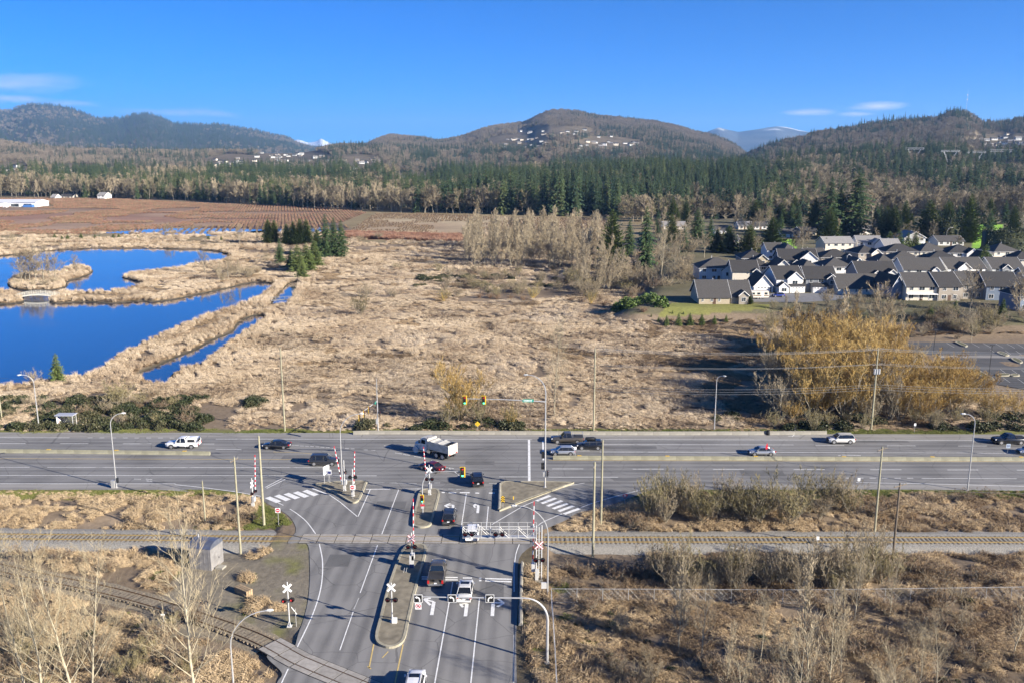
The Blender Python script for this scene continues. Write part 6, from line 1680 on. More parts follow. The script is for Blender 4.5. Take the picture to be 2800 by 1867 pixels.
def street_lamp(bx, by, ty, arm, reach, label, z=0.0, r=.11, name='street_lamp', head=True, rise=1.0):
    p = G(bx, by, z); h = up_to(p, ty); root = empty(name, p, 0, label, 'street lamp')
    a = np.array((math.cos(arm), math.sin(arm)))
    m_ = MB(); m_.tube([(0, 0, 0), (0, 0, h * .45), (0, 0, h - reach * rise)], [r, r * .8, r * .58], 8); m_.build('pole', GALV, root)
    m_ = MB(); pts = []
    for t in np.linspace(0, 1, 9):
        th = t * math.pi / 2; pts.append((*(a * reach * (1 - math.cos(th))), h - reach * rise + reach * rise * math.sin(th)))
    pts[-1] = (*(a * reach * 1.02), h); m_.tube(pts, np.linspace(r * .58, .045, 9), 6); m_.build('arm', GALV, root)
    m_ = MB(); m_.tube([(0, 0, 0), (0, 0, .12)], r * 2.0, 8); m_.build('base', GALV, root)
    if head:
        e = np.array(pts[-1]); m_ = MB(); m_.tube([e, e + np.array((*(a * .18), .03)), e + np.array((*(a * .55), .01)), e + np.array((*(a * .72), -.02))], [.06, .12, .13, .05], 8); hd = m_.build('lamp_head', WHITEM, root)
        m_ = MB(); m_.tube([e + np.array((*(a * .4), -.10)), e + np.array((*(a * .4), -.16))], [.11, .06], 8); m_.build('lens', HEADL, hd)
    return root, p, h
street_lamp(107, 1172, 1022, R(200), 1.9, 'street lamp by the bus shelter')
r_, p_, h_ = street_lamp(319, 1333, 1133, R(25), 1.6, 'street lamp with a grey cabinet at its foot, south of the highway')
m_ = MB(); m_.box(-.75, -.2, -.25, .25, 0, 1.3); m_.build('cabinet', GALV, r_); m_ = MB(); m_.box(.14, .40, -.15, .15, .9, 1.7); m_.build('meter_box', DARKM, r_)
street_lamp(936, 1324, 1133, R(8), 3.0, 'street lamp on the island between two raised crossing gates', z=.18)
street_lamp(1953, 1174, 1026, R(-20), 1.0, 'slim street lamp behind the north concrete barrier')
street_lamp(2645, 1341, 1132, R(172), 1.5, 'street lamp on the near verge at the right')
r_, p_, h_ = street_lamp(1497, 1628, 1383, R(178), 3.6, 'curved street lamp beside the signal cantilever mast')
m_ = MB(); m_.box(-.75, -.12, -.12, .12, 1.0, 1.75); m_.build('control_box', WHITEM, r_)
street_lamp(645, 1965, 1679, R(12), 3.2, 'curved street lamp at the bottom left beside the spur track')
def signal_head(mb_root, c, face, yellow=True, lit=2, s=1.0):
    """three-lens traffic signal with yellow back plate; face: heading it shows"""
    e = empty('signal_head', c, face); e.parent = mb_root
    hh = .62 * s
    m_ = MB(); m_.box(-.03, .03, -.30 * s, .30 * s, -hh, hh); m_.build('back_plate', YEL if yellow else BLS, e)
    m_ = MB(); m_.box(.03, .16, -.17 * s, .17 * s, -hh + .08, hh - .08); m_.build('housing', BLS, e)
    for i, zz in enumerate((.38 * s, 0, -.38 * s)):
        m_ = MB(); disc(m_, (.17, 0, zz), .125 * s, (1, 0, 0), .03, 14); m_.build('lens', GREEN_ON if i == lit else (LENS_R if i == 0 else LENS_DK), e)
        m_ = MB(); m_.box(.16, .36, -.14 * s, .14 * s, zz + .10 * s, zz + .13 * s); m_.build('visor', BLS, e)
    return e
# -- mast with long signal arm
r_, p_, h_ = street_lamp(1490, 1332, 1026, R(172), 2.7, 'tall signal mast on the right hand island with long arm and street lamp', z=.18, r=.15, name='signal_mast')
r_['category'] = 'traffic signal'
hz_ = up_to(p_, 1094)
L_ = (1490 - 1262) / (FPX / (p_[1] * CT + (CAM_H - hz_) * ST))
m_ = MB(); m_.tube([(0, 0, hz_ - .2), (-L_ * .5, .0, hz_ + .15), (-L_, 0, hz_ + .3)], [.10, .075, .05], 7); m_.build('signal_arm', GALV, r_)
for px in (1269, 1321):
    signal_head(r_, ((px - 1490) / (1490 - 1262) * L_, -.12, hz_ + .1), R(-90), s=1.15)
e = (1442 - 1490) / (1490 - 1262) * L_
m_ = MB(); m_.box(e - .85, e + .85, -.16, -.12, hz_ - .22, hz_ + .24); sg = m_.build('street_sign', GRS, r_)
m_ = MB(); xx = e - .68
for w_ in (.10, .06, .12, .10, .16, .10, .09, .0, .12, .12):
    if w_: m_.box(xx, xx + w_, -.172, -.162, hz_ - .08, hz_ + .12)
    xx += w_ + .035
m_.build('lettering', WHS, sg)
for zz, sx in ((3.6, -.35), (5.4, -.3), (2.4, .3)):
    signal_head(r_, (sx, 0, zz), R(90) if sx < 0 else R(0), yellow=False, s=.9, lit=9)
m_ = MB(); m_.box(-.32, -.12, -.2, .2, 1.9, 2.7); m_.build('control_box', GALV, r_)
# -- mast whose arm reaches over the highway
p = G(1034, 1180); h = up_to(p, 1035); r_ = empty('signal_mast', p, 0, 'signal mast behind the north barrier with arm reaching over the highway', 'traffic signal')
m_ = MB(); m_.tube([(0, 0, 0), (0, 0, h)], [.14, .05], 8); m_.build('pole', GALV, r_)
za = up_to(p, 1096); ad = np.array((-1.9, -9.5))
m_ = MB(); m_.tube([(0, 0, za), (*(ad * .5), za + .1), (*ad, za + .15)], [.09, .07, .05], 7); m_.build('signal_arm', GALV, r_)
for t in (.48, .74, .98): signal_head(r_, (*(ad * t), za - .35), R(5), s=1.0, lit=9)
m_ = MB(); m_.box(-.04, .0, -2.6, -1.2, za + .02, za + .4); m_.build('street_sign', GRS, r_)
signal_head(r_, (.35, 0, 3.6), R(10), yellow=False, s=.9, lit=9); m_ = MB(); m_.box(-.35, -.1, -.15, .15, 1.6, 2.6); m_.build('control_box', GALV, r_)
# -- davit signal on the short median
p = G(1156, 1404, .2); r_ = empty('signal_davit', p, 0, 'curved davit signal with one yellow framed light on the short median', 'traffic signal')
ht = up_to(p, 1287); s_ = FPX / (p[1] * CT + (CAM_H - ht) * ST); L_ = (1262 - 1156) / s_
m_ = MB(); pts = [(0, 0, 0), (0, 0, ht * .62), (.12, 0, ht * .75), (.45, 0, ht * .86), (1.1, 0, ht * .95), (1.9, 0, ht * .985), (L_, 0, ht)]
m_.tube(pts, [.10, .085, .08, .075, .065, .06, .04], 8); m_.build('pole', GALV, r_)
signal_head(r_, (L_ + .3, -.1, ht - .1), R(-90), s=1.3)
zs = up_to(p, 1360); signal_head(r_, (-.02, -.25, zs), R(-90), s=.95)
m_ = MB(); m_.box(-.3, .3, -.14, -.12, zs - 1.25, zs - .95); m_.build('sign', REDS, r_); m_ = MB(); m_.box(-.2, .2, -.16, -.10, .9, zs - 1.3); m_.build('control_box', WHITEM, r_)

# -- railway crossing signals
def crossbuck(root, c, face, m=WHS, s=1.0, pinkish=False):
    e = empty('crossbuck', c, face); e.parent = root
    for k, a in enumerate((R(45), R(-45))):
        d = np.array((0, math.cos(a), math.sin(a))) * .62 * s; n = np.array((0, -math.sin(a), math.cos(a))) * .12 * s
        x = .02 + .012 * k; m_ = MB()
        q = [(0, *(t)) for t in ((-d - n)[1:], (d - n)[1:], (d + n)[1:], (-d + n)[1:])]
        m_.add([(x, q_[1], q_[2]) for q_ in q] + [(x - .015, q_[1], q_[2]) for q_ in q], [(0, 1, 2, 3), (7, 6, 5, 4), (0, 4, 5, 1), (1, 5, 6, 2), (2, 6, 7, 3), (3, 7, 4, 0)]); recalc(m_.build('blade', m, e))
        if pinkish:
            m2 = MB(); n2 = n * .55; q = [(-d - n2)[1:], (d - n2)[1:], (d + n2)[1:], (-d + n2)[1:]]
            for sgn in (-1, 1):
                q = [(-d + n * sgn)[1:], (d + n * sgn)[1:], (d + n * sgn * .55)[1:], (-d + n * sgn * .55)[1:]]
                m2.add([(x + .006, *t) for t in q], [(0, 1, 2, 3)])
            m2.build('red_border', REDS, e)
def flashers(root, c, face, gap=.75, back=False):
    e = empty('flasher_pair', c, face); e.parent = root
    m_ = MB(); m_.box(-.05, .05, -gap / 2, gap / 2, -.04, .04); m_.build('cross_arm', DARKM, e)
    for s in (-1, 1):
        m_ = MB(); disc(m_, (.10, s * gap / 2, 0), .30, (1, 0, 0), .03, 20); m_.build('back_disc', BLS, e)
        m_ = MB(); disc(m_, (.14, s * gap / 2, 0), .20, (1, 0, 0), .06, 16); m_.build('lens', LENS_R, e)
        m_ = MB(); m_.tube([(.14, s * gap / 2, .02), (.40, s * gap / 2, .03)], [.21, .20], 10, cap=False); m_.build('hood', BLS, e)
RWS = [REDS, WHS]
def gate_arm(root, x0, y0, z0, x1, y1, z1):
    m_ = MB(); n = 14
    a, b_ = np.array((x0, y0, z0)), np.array((x1, y1, z1))
    for k in range(n): m_.tube([a + (b_ - a) * k / n, a + (b_ - a) * (k + 1) / n], [.075 - .03 * k / n] * 2, 6, m=(k + 1) % 2)
    m_.build('gate_arm', RWS, root)
    d = (b_ - a) / np.linalg.norm(b_ - a)
    for t in (.4, .7, .98):
        q = a + (b_ - a) * t; m_ = MB(); m_.box(q[0] - .06, q[0] + .06, q[1] - .16, q[1] - .02, q[2] - .06, q[2] + .06); m_.build('arm_light', LENS_R, root)
def crossing_mast(bx, by, ty, label, face, xb=None, fl=None, arm=None, z=.05, pink=False, box=True, bell=False, gap=.85, r=.07, zx=None):
    p = G(bx, by, z); h = up_to(p, ty); root = empty('crossing_signal', p, 0, label, 'railway signal')
    m_ = MB(); m_.tube([(0, 0, 0), (0, 0, h)], r, 8); m_.build('mast', WHITEM, root)
    m_ = MB(); m_.box(-.25, .25, -.25, .25, 0, .12); m_.tube([(-.2, -.2, .12), (0, 0, .8)], .03, 4); m_.tube([(.2, -.2, .12), (0, 0, .8)], .03, 4); m_.build('base', WHITEM, root)
    if xb: crossbuck(root, (0, -.1, up_to(p, xb)), face, pinkish=pink)
    if fl: flashers(root, (0, -.05, up_to(p, fl)), face, gap)
    if arm:
        (ax, ay, tx, ty2) = arm; s_ = FPX / (p[1] * CT + CAM_H * ST)
        gate_arm(root, (ax - bx) / s_, .25, up_to(p, ay), (tx - bx) / (FPX / (p[1] * CT + (CAM_H - up_to(p, ty2)) * ST)), .25, up_to(p, ty2))
        m_ = MB(); m_.box(-.22, .3, -.05, .55, 1.0, 1.7); m_.build('gate_machine', WHITEM, root); m_ = MB(); m_.box(.0, .3, -.5, -.1, 1.1, 1.8); m_.build('counterweight', GALV, root)
    if box: m_ = MB(); m_.box(-.22, .22, -.28, -.06, .35, .95); m_.build('junction_box', WHITEM, root)
    if bell: m_ = MB(); disc(m_, (0, 0, h + .08), .14, (0, 0, 1), .12, 12); m_.build('bell', WHITEM, root)
    return root, p, h
D_ = R(-90)
crossing_mast(693, 1388, 1306, 'crossing signal with raised gate beside the left turn lane', R(-10), xb=1322, fl=1345, arm=(700, 1338, 705, 1244), gap=1.1)
crossing_mast(943, 1341, 1257, 'left raised gate mast of the two on the triangular island', R(20), fl=1288, arm=(934, 1318, 918, 1220), z=.2)
crossing_mast(966, 1356, 1281, 'right raised gate mast of the two on the triangular island, black discs', R(90), fl=1304, arm=(968, 1322, 974, 1234), z=.2)
crossing_mast(1175, 1352, 1270, 'crossing signal with crossbuck and raised gate on the short median', D_, xb=1283, fl=1308, arm=(1166, 1300, 1160, 1222), z=.2)
rr, pp, hh_ = crossing_mast(1127, 1548, 1455, 'crossing signal with pink bordered crossbuck and gate at the head of the long median', D_, xb=1470, fl=1493, arm=(1131, 1500, 1134, 1364), z=.2, pink=True)
m_ = MB(); m_.box(-.28, .28, -.5, -.3, .0, 1.7); m_.build('control_case', WHITEM, rr); m_ = MB(); m_.box(-.26, .26, -.53, -.505, .05, .5); m_.build('blue_notice', NAVY, rr)
m_ = MB(); m_.tube([(-.6, -1.9, .0), (-.45, -1.7, .7)], .02, 4); m_.tube([(-.9, -1.9, .0), (-.75, -1.7, .7)], .02, 4); m_.build('conduit', WHITEM, rr)
rr, pp, hh_ = crossing_mast(1073, 1700, 1592, 'crossing signal with white crossbuck on the lower part of the long median', D_, xb=1604, fl=1637, z=.2, box=False)
m_ = MB(); m_.box(.0, .55, -.4, -.05, .05, .65); m_.build('junction_box', WHS, rr)
rr, pp, hh_ = crossing_mast(792, 1712, 1590, 'crossing signal with white crossbuck on the left verge by the spur track', R(-75), xb=1606, fl=1638, z=0, box=False)
m_ = MB(); m_.tube([(.75, 0, 0), (.72, 0, 2.2)], .035, 5); m_.tube([(.3, 0, 2.4), (.9, 0, 1.5)], .02, 4); m_.build('side_post', GALV, rr)
# -- cantilever
p = G(1473, 1587, 0); h = up_to(p, 1437); rt = empty('signal_cantilever', p, 0, 'white lattice signal cantilever spanning the lanes at the level crossing', 'railway signal')
for sx in (-.33, .0, .33):
    m_ = MB(); m_.tube([(sx, 0 if sx else .4, 0), (sx, 0 if sx else .4, h + (.1 if sx else -.3))], .075 if sx else .06, 8); m_.build('mast', WHITEM, rt)
m_ = MB()
for k in range(9): m_.tube([(-.33, 0, .4 + k * h / 10), (.33, 0, .4 + (k + (.0 if k % 2 else .7)) * h / 10)], .025, 4)
m_.build('lattice', WHITEM, rt)
zt, zb2 = up_to(p, 1440) - .1, up_to(p, 1464) - .1
s_ = FPX / (p[1] * CT + (CAM_H - zt) * ST); L_ = (1473 - 1264) / s_
for (yy, zz, nm) in ((-.35, zt, 'top_chord'), (.35, zt, 'top_chord'), (-.35, zb2, 'bottom_chord'), (.35, zb2, 'bottom_chord')):
    m_ = MB(); m_.tube([(-.3, yy, zz), (-L_, yy, zz)], .05, 5); m_.build(nm, WHITEM, rt)
n = 8
for k in range(n + 1):
    xk = -.3 - (L_ - .3) * k / n; m_ = MB()
    for yy in (-.35, .35): m_.tube([(xk, yy, zb2), (xk, yy, zt)], .03, 4)
    m_.tube([(xk, -.35, zt), (xk, .35, zt)], .03, 4); m_.build('truss_frame', WHITEM, rt)
    if k < n:
        x2 = -.3 - (L_ - .3) * (k + 1) / n; m_ = MB()
        for yy in (-.35, .35): m_.tube([(xk, yy, zb2 if k % 2 else zt), (x2, yy, zt if k % 2 else zb2)], .025, 4)
        m_.build('truss_brace', WHITEM, rt)
m_ = MB(); m_.box(-L_, -.3, -.3, .3, zb2 + .02, zb2 + .06); m_.build('walkway', GALV, rt)
m_ = MB()
for k in range(n + 1): m_.tube([(-.3 - (L_ - .3) * k / n, .38, zt), (-.3 - (L_ - .3) * k / n, .38, zt + .55)], .02, 4)
m_.tube([(-.3, .38, zt + .55), (-L_, .38, zt + .55)], .022, 4); m_.build('hand_rail', WHITEM, rt)
for px in ((1272, 1289), (1355, 1372)):
    cx = ((px[0] + px[1]) / 2 - 1473) / s_; flashers(rt, (cx, -.5, (zt + zb2) / 2), D_, .82)
crossbuck(rt, (.0, -.25, up_to(p, 1487)), D_, pinkish=True, s=1.1); flashers(rt, (.05, -.2, up_to(p, 1527)), D_, .85)
gate_arm(rt, -.75, .3, 2.2, -.62, .3, up_to(p, 1372)); m_ = MB(); m_.box(-.9, -.45, .0, .6, 1.2, 2.2); m_.build('gate_machine', WHITEM, rt)
m_ = MB(); m_.box(-.5, .5, -.5, .6, 0, .2); m_.build('base', CONC, rt); m_ = MB(); m_.box(-.45, -.05, -.45, -.1, .3, 1.7); m_.build('control_case', WHITEM, rt)
# -- lane sign gantry
p = G(1496, 1812, 0); h = up_to(p, 1634); rt = empty('lane_sign_gantry', p, 0, 'curved gantry with three black lane arrow signs over the side road', 'gantry')
s_ = FPX / (p[1] * CT + (CAM_H - h) * ST); L_ = (1496 - 1140) / s_; rad = 2.4
m_ = MB(); pts = [(0, 0, 0), (0, 0, h - rad)] + [(-rad * (1 - math.cos(t)), 0, h - rad + rad * math.sin(t)) for t in np.linspace(.2, math.pi / 2, 8)] + [(-L_ * .6, 0, h + .05), (-L_, 0, h + .15)]
m_.tube(pts, np.linspace(.15, .06, len(pts)), 9); m_.build('pole', GALV, rt); m_ = MB(); m_.tube([(0, 0, 0), (0, 0, .15)], .28, 10); m_.build('base', GALV, rt)
def turn_sign(cx, left, sz=.78):
    e = empty('lane_sign', (cx, -.14, h + .02), 0); e.parent = rt
    m_ = MB(); m_.box(-sz / 2 - .05, sz / 2 + .05, .0, .02, -sz / 2 - .05, sz / 2 + .05); m_.build('border', WHS, e)
    m_ = MB(); m_.box(-sz / 2, sz / 2, -.012, -.004, -sz / 2, sz / 2); m_.build('panel', BLS, e)
    q = -1 if left else 1; m_ = MB()
    pt = [(-q * .16, -.32), (-q * .16, -.10), (-q * .10, .06), (q * .02, .13), (q * .10, .14)]
    s2 = strip([(a, b_) for a, b_ in pt], .13, 0); m_.add([(v[0], -.02, v[1]) for v in s2.v], s2.f)
    m_.add([(q * .09, -.02, .30), (q * .33, -.02, .14), (q * .09, -.02, -.02)], [(0, 1, 2)]); m_.build('arrow', WHS, e)
for px, lf in ((1142, True), (1235, True), (1338, False)): turn_sign((px - 1496) / s_, lf)
e = empty('no_turn_sign', ((1142 - 1496) / s_, -.14, h - .80), 0); e.parent = rt
m_ = MB(); m_.box(-.32, .32, .0, .02, -.38, .34); m_.build('panel', WHS, e)
m_ = MB(); n = 24
for k in range(n):
    a, b_ = 2 * PI * k / n, 2 * PI * (k + 1) / n; m_.quad((.27 * math.cos(a), -.012, .27 * math.sin(a)), (.27 * math.cos(b_), -.012, .27 * math.sin(b_)), (.21 * math.cos(b_), -.012, .21 * math.sin(b_)), (.21 * math.cos(a), -.012, .21 * math.sin(a)))
m_.add([(-.20, -.016, .15), (-.15, -.016, .20), (.20, -.016, -.15), (.15, -.016, -.20)], [(0, 1, 2, 3)]); m_.build('red_ring', REDS, e)
m_ = MB(); s2 = strip([(.09, -.13), (.09, .02), (.02, .10), (-.05, .06), (-.05, -.04)], .06, 0); m_.add([(v[0], -.010, v[1]) for v in s2.v], s2.f); m_.add([(-.13, -.010, -.04), (.03, -.010, -.04), (-.05, -.010, -.14)], [(0, 1, 2)]); m_.build('arrow', BLS, e)

# -- sign posts
def sign_post(name, bx, by, cy, label, cat, shape, z=0.05, face=0.0, h0=0.0):
    p = G(bx, by, z); zc = up_to(p, cy); root = empty(name, (p[0], p[1], z + h0), face, label, cat); zc -= h0
    m_ = MB(); m_.tube([(0, 0, 0), (0, 0, zc + .25)], .035, 5); m_.build('post', GALV, root)
    shape(root, zc); return root
def no_entry(root, zc):
    m_ = MB(); m_.box(-.36, .36, -.06, -.045, zc - .36, zc + .36); pl = m_.build('panel', WHS, root)
    m_ = MB(); disc(m_, (0, -.068, zc), .29, (0, 1, 0), .012, 22); m_.build('red_disc', REDS, pl); m_ = MB(); m_.box(-.2, .2, -.086, -.078, zc - .05, zc + .05); m_.build('white_bar', WHS, pl)
sign_post('no_entry_sign', 762, 1434, 1394, 'no entry sign on the grass corner by the wooden pole', 'sign', no_entry, z=0)
sign_post('no_entry_sign', 965, 1364, 1331, 'no entry sign on the triangular island below the gates', 'sign', no_entry, z=.2)
def diamond(root, zc):
    m_ = MB(); s = .52; m_.slab([(0, zc - s), (s, zc), (0, zc + s), (-s, zc)], 'y', -.06, -.045); pl = recalc(m_.build('panel', YEL, root))
    m_ = MB(); 
    for sx in (-.12, .12): m_.box(sx - .02, sx + .02, -.072, -.064, zc - .2, zc + .22)
    m_.build('symbol', BLS, pl)
sign_post('warning_sign', 1306, 1184, 1158, 'yellow diamond warning sign standing on the north concrete barrier', 'sign', diamond, h0=.75)
def chevrons(root, zc):
    m_ = MB(); m_.box(-.26, .26, -.06, -.045, zc - .5, zc + .5); pl = m_.build('panel', BLS, root)
    for k in range(3):
        z0 = zc - .34 + .33 * k; m_ = MB(); m_.add([(-.26, -.07, z0 - .12), (0, -.07, z0 + .10), (.26, -.07, z0 - .12), (.26, -.07, z0 + .04), (0, -.07, z0 + .26), (-.26, -.07, z0 + .04)], [(0, 1, 4, 5), (1, 2, 3, 4)]); m_.build('chevron', YEL, pl)
sign_post('chevron_sign', 1375, 1388, 1364, 'yellow and black chevron marker on the right hand island', 'sign', chevrons, z=.2)
def slim(root, zc): m_ = MB(); m_.box(-.07, .07, -.05, -.03, zc - .25, zc + .25); m_.build('marker', YEL, root)
sign_post('marker_post', 1404, 1367, 1360, 'small yellow marker post on the right hand island', 'marker', slim, z=.2)
def yield_s(root, zc):
    m_ = MB(); m_.slab([(0, zc - .35), (.4, zc + .33), (-.4, zc + .33)], 'y', -.06, -.045); pl = recalc(m_.build('panel', REDS, root)); m_ = MB(); m_.slab([(0, zc - .16), (.21, zc + .22), (-.21, zc + .22)], 'y', -.075, -.068); recalc(m_.build('white_triangle', WHS, pl))
sign_post('yield_sign', 1708, 1384, 1356, 'small yield sign at the edge of the thicket by the slip lane', 'sign', yield_s, z=0)
def route(root, zc):
    m_ = MB(); m_.box(-.35, .35, -.06, -.045, zc - .38, zc + .38); pl = m_.build('panel', mat('sign_pale_blue', (.35, .42, .50), .5), root)
    m_ = MB(); m_.box(-.19, -.12, -.072, -.062, zc - .22, zc + .22)
    for k in range(16):
        a, b_ = 2 * PI * k / 16, 2 * PI * (k + 1) / 16; f = lambda t, q: (.10 + (.13 - q) * math.cos(t), -.067, zc + (.22 - q) * math.sin(t)); m_.quad(f(a, 0), f(b_, 0), f(b_, .07), f(a, .07))
    m_.build('number', NAVY, pl)
sign_post('route_sign', 2753, 1250, 1218, 'pale blue numbered sign standing on the median barrier at the right', 'sign', route, h0=.8)
def flag(root, zc):
    m_ = MB(); m_.slab([(-.18, zc - .5), (.2, zc - .35), (.2, zc + .3), (.05, zc + .75), (-.18, zc + .2)], 'y', -.06, -.045); recalc(m_.build('panel', REDS, root))
sign_post('red_marker_sign', 2094, 1257, 1221, 'red marker sign on the median barrier by the silver sedan', 'sign', flag, h0=.8)
def small_w(root, zc): m_ = MB(); m_.box(-.2, .2, -.05, -.035, zc - .25, zc + .25); m_.build('panel', WHS, root)
def small_k(root, zc): m_ = MB(); m_.box(-.18, .18, -.05, -.035, zc - .3, zc + .3); m_.build('panel', BLS, root)
sign_post('marker_post', 508, 1231, 1216, 'white marker post at the end of the western median barrier', 'marker', small_w, h0=.6)
sign_post('marker_post', 1573, 1254, 1224, 'white marker post at the end of the eastern median barrier', 'marker', small_w, h0=.6)
sign_post('marker_post', 2173, 1187, 1170, 'dark topped marker post where the north barrier ends', 'marker', small_k)
sign_post('marker_post', 2500, 1181, 1160, 'thin sign post before the willow thicket', 'marker', small_w)
sign_post('marker_post', 2346, 1340, 1310, 'white delineator post on the near verge', 'marker', small_w, z=0)
sign_post('marker_post', 450, 1729, 1679, 'short double headed marker post beside the spur track', 'marker', lambda r, z: [MB().box(sx - .09, sx + .09, -.06, -.03, z - .1, z + .1).build('reflector', WHS, r) for sx in (-.12, .12)], z=0)
sign_post('marker_post', 2233, 1510, 1470, 'thin white post beside the ballast', 'marker', small_w, z=-.2)
# two-post guide sign seen from behind
p = G(893, 1319, .2); rt = empty('guide_sign', p, R(62), 'white two post guide sign seen edge on, left of the gates', 'sign')
for sx in (-.5, .5): m_ = MB(); m_.tube([(sx, 0, 0), (sx, 0, 2.9)], .05, 6); m_.build('post', GALV, rt)
m_ = MB(); m_.box(-.75, .75, -.07, -.05, 1.5, 2.9); m_.build('panel', WHS, rt)
p = G(902, 1320, .2); rt = empty('info_sign', p, R(-5), 'small blue and white sign below the guide sign', 'sign')
m_ = MB(); m_.tube([(0, 0, 0), (0, 0, 2.2)], .04, 6); m_.build('post', GALV, rt); m_ = MB(); m_.box(-.35, .35, -.06, -.04, 1.5, 2.3); pl = m_.build('panel', WHS, rt); m_ = MB(); m_.box(-.28, .28, -.075, -.065, 1.6, 2.05); m_.build('blue_field', NAVY, pl)

# -- concrete barriers
def barrier(name, pts, label, m=CONC, seg=3.0, hgt=.66, w=.55, refl=0, ends=True):
    P = np.array([G2(*q) for q in pts]); sl = np.concatenate([[0], np.cumsum(np.hypot(*np.diff(P, axis=0).T))]); L = sl[-1]
    root = empty(name, (*P[0], .05), 0, label, 'barrier'); n = max(1, int(round(L / seg))); st = L / n; md = None
    prof = [(-w / 2, 0), (w / 2, 0), (w / 2, .10), (w * .28, .30), (w * .18, hgt), (-w * .18, hgt), (-w * .28, .30), (-w / 2, .10)]
    for k in range(n):
        s0 = (k + .5) * st; q = np.array((np.interp(s0, sl, P[:, 0]), np.interp(s0, sl, P[:, 1]))); q2 = np.array((np.interp(min(s0 + .5, L), sl, P[:, 0]), np.interp(min(s0 + .5, L), sl, P[:, 1])))
        d = q2 - q; a = math.atan2(d[1], d[0])
        if md is None:
            mb = MB(); mb.slab(prof, 'x', -st / 2 + .015, st / 2 - .015); o = recalc(mb.build('barrier_segment', m, root)); md = o.data
        else: o = link('barrier_segment', md, root)
        o.location = (*(q - P[0]), 0); o.rotation_euler = (0, 0, a)
        if refl and k % refl == 1:
            mb = MB(); mb.box(-.35, .35, -.16, .16, hgt, hgt + .03); o2 = mb.build('yellow_cap', YEL, root); o2.location = (*(q - P[0]), 0); o2.rotation_euler = (0, 0, a)
    return root
barrier('median_barrier', [(-120, 1236), (0, 1237), (300, 1240), (575, 1243.5)], 'mossy concrete median barrier west of the junction', CONCD, refl=4)
barrier('median_barrier', [(1512, 1255), (2000, 1257), (2500, 1258.5), (2960, 1259.5)], 'mossy concrete median barrier east of the junction', CONCD, refl=5)
barrier('roadside_barrier', [(966, 1187), (1012, 1186), (1300, 1187), (1800, 1188.5), (2060, 1188), (2260, 1187)], 'long concrete barrier along the north edge of the highway', CONC)
barrier('roadside_barrier', [(1428, 1542), (1425, 1600), (1424, 1660), (1424, 1712)], 'concrete barrier beside the side road below the cantilever', CONC, hgt=.42, w=.5)
barrier('roadside_barrier', [(1367, 1327), (1366, 1360), (1365, 1396)], 'short concrete barrier along the right hand island', CONC, hgt=.45, w=.5)
# ---- utility poles
POLE = {}
def pole(key, bx, by, ty, label, m=WOODP, arms=(), r=.16, z=0.0, extra=None):
    p = G(bx, by, z); h = up_to(p, ty); rt = empty('utility_pole', p, 0, label, 'utility pole')
    m_ = MB(); m_.tube([(0, 0, -.2), (0, 0, h * .5), (0, 0, h)], [r, r * .85, r * .68], 9); m_.build('pole', m, rt)
    for (t, wid, ang) in arms:
        d = np.array((math.cos(ang), math.sin(ang), 0)) * wid / 2; c = np.array((0, -.12, h * t)); m_ = MB(); m_.tube([c - d, c + d], .065, 4); cr = m_.build('cross_arm', WOODD, rt)
        for s in (-.95, -.5, .5, .95):
            q = c + d * s; m_ = MB(); m_.tube([q + np.array((0, 0, .05)), q + np.array((0, 0, .12)), q + np.array((0, 0, .28))], [.035, .06, .035], 6); m_.build('insulator', INS, cr)
    m_ = MB(); m_.tube([(0, 0, h), (0, 0, h + .22)], .04, 6); m_.build('top_insulator', INS, rt)
    POLE[key] = (p, h); return rt
pole('s1', 722, 1430, 1191, 'tall wooden pole on the grass corner left of the junction', r=.19)
rt = pole('s2', 658, 1509, 1249, 'wooden pole in front of the main track near the hut', arms=((.97, 1.6, R(70)),))
pole('s3', 561, 1421, 1314, 'short wooden pole in the dry grass by the railway', r=.13)
pole('s4', 1643, 1431, 1202, 'taller of the two wooden poles right of the junction', r=.18)
pole('s5', 1621, 1518, 1262, 'nearer of the two wooden poles right of the junction, below the track', arms=((.95, 1.2, R(70)),), r=.18)
pole('s6', 2392, 1447, 1220, 'pale wooden pole with a cross arm above the track at the right', arms=((.97, 2.2, R(35)),))
pole('s7', 2441, 1526, 1320, 'dark wooden pole with a cross arm below the track at the right', WOODD, arms=((.97, 2.4, R(30)),))
rt = pole('n8', 2382, 1172, 952, 'tall pole with transformers in front of the willow thicket', arms=((.985, 2.6, R(25)), (.80, 2.4, R(25))), r=.2)
h = POLE['n8'][1]
for sx in (-.45, .45, 0):
    m_ = MB(); m_.tube([(sx, -.3, h * .69), (sx, -.3, h * .69 + 1.0)], .2, 10); m_.build('transformer', GALV, rt)
pole('n9', 1623, 1178, 952, 'wooden pole behind the north barrier right of the signal mast', r=.17); pole('n10', 779, 1179, 952, 'wooden pole in the dry reeds behind the highway', r=.17); pole('n11', -75, 1162, 940, 'wooden pole at the left edge behind the highway', r=.18)
pole('n12', 5, 1145, 1062, 'short leaning wooden pole at the left edge of the brambles', r=.14)
POLE['n13'] = (G(3180, 1170), POLE['n8'][1]); POLE['s8'] = (G(3280, 1450), 12); POLE['s9'] = (G(3400, 1530), 10.5); POLE['s0'] = (G(-350, 1440), 12.5); POLE['s00'] = (G(-420, 1512), 12)
WIRE = mat('wire', (.30, .30, .30), .5, .5); WIRED = mat('wire_dark', (.05, .05, .05), .6)
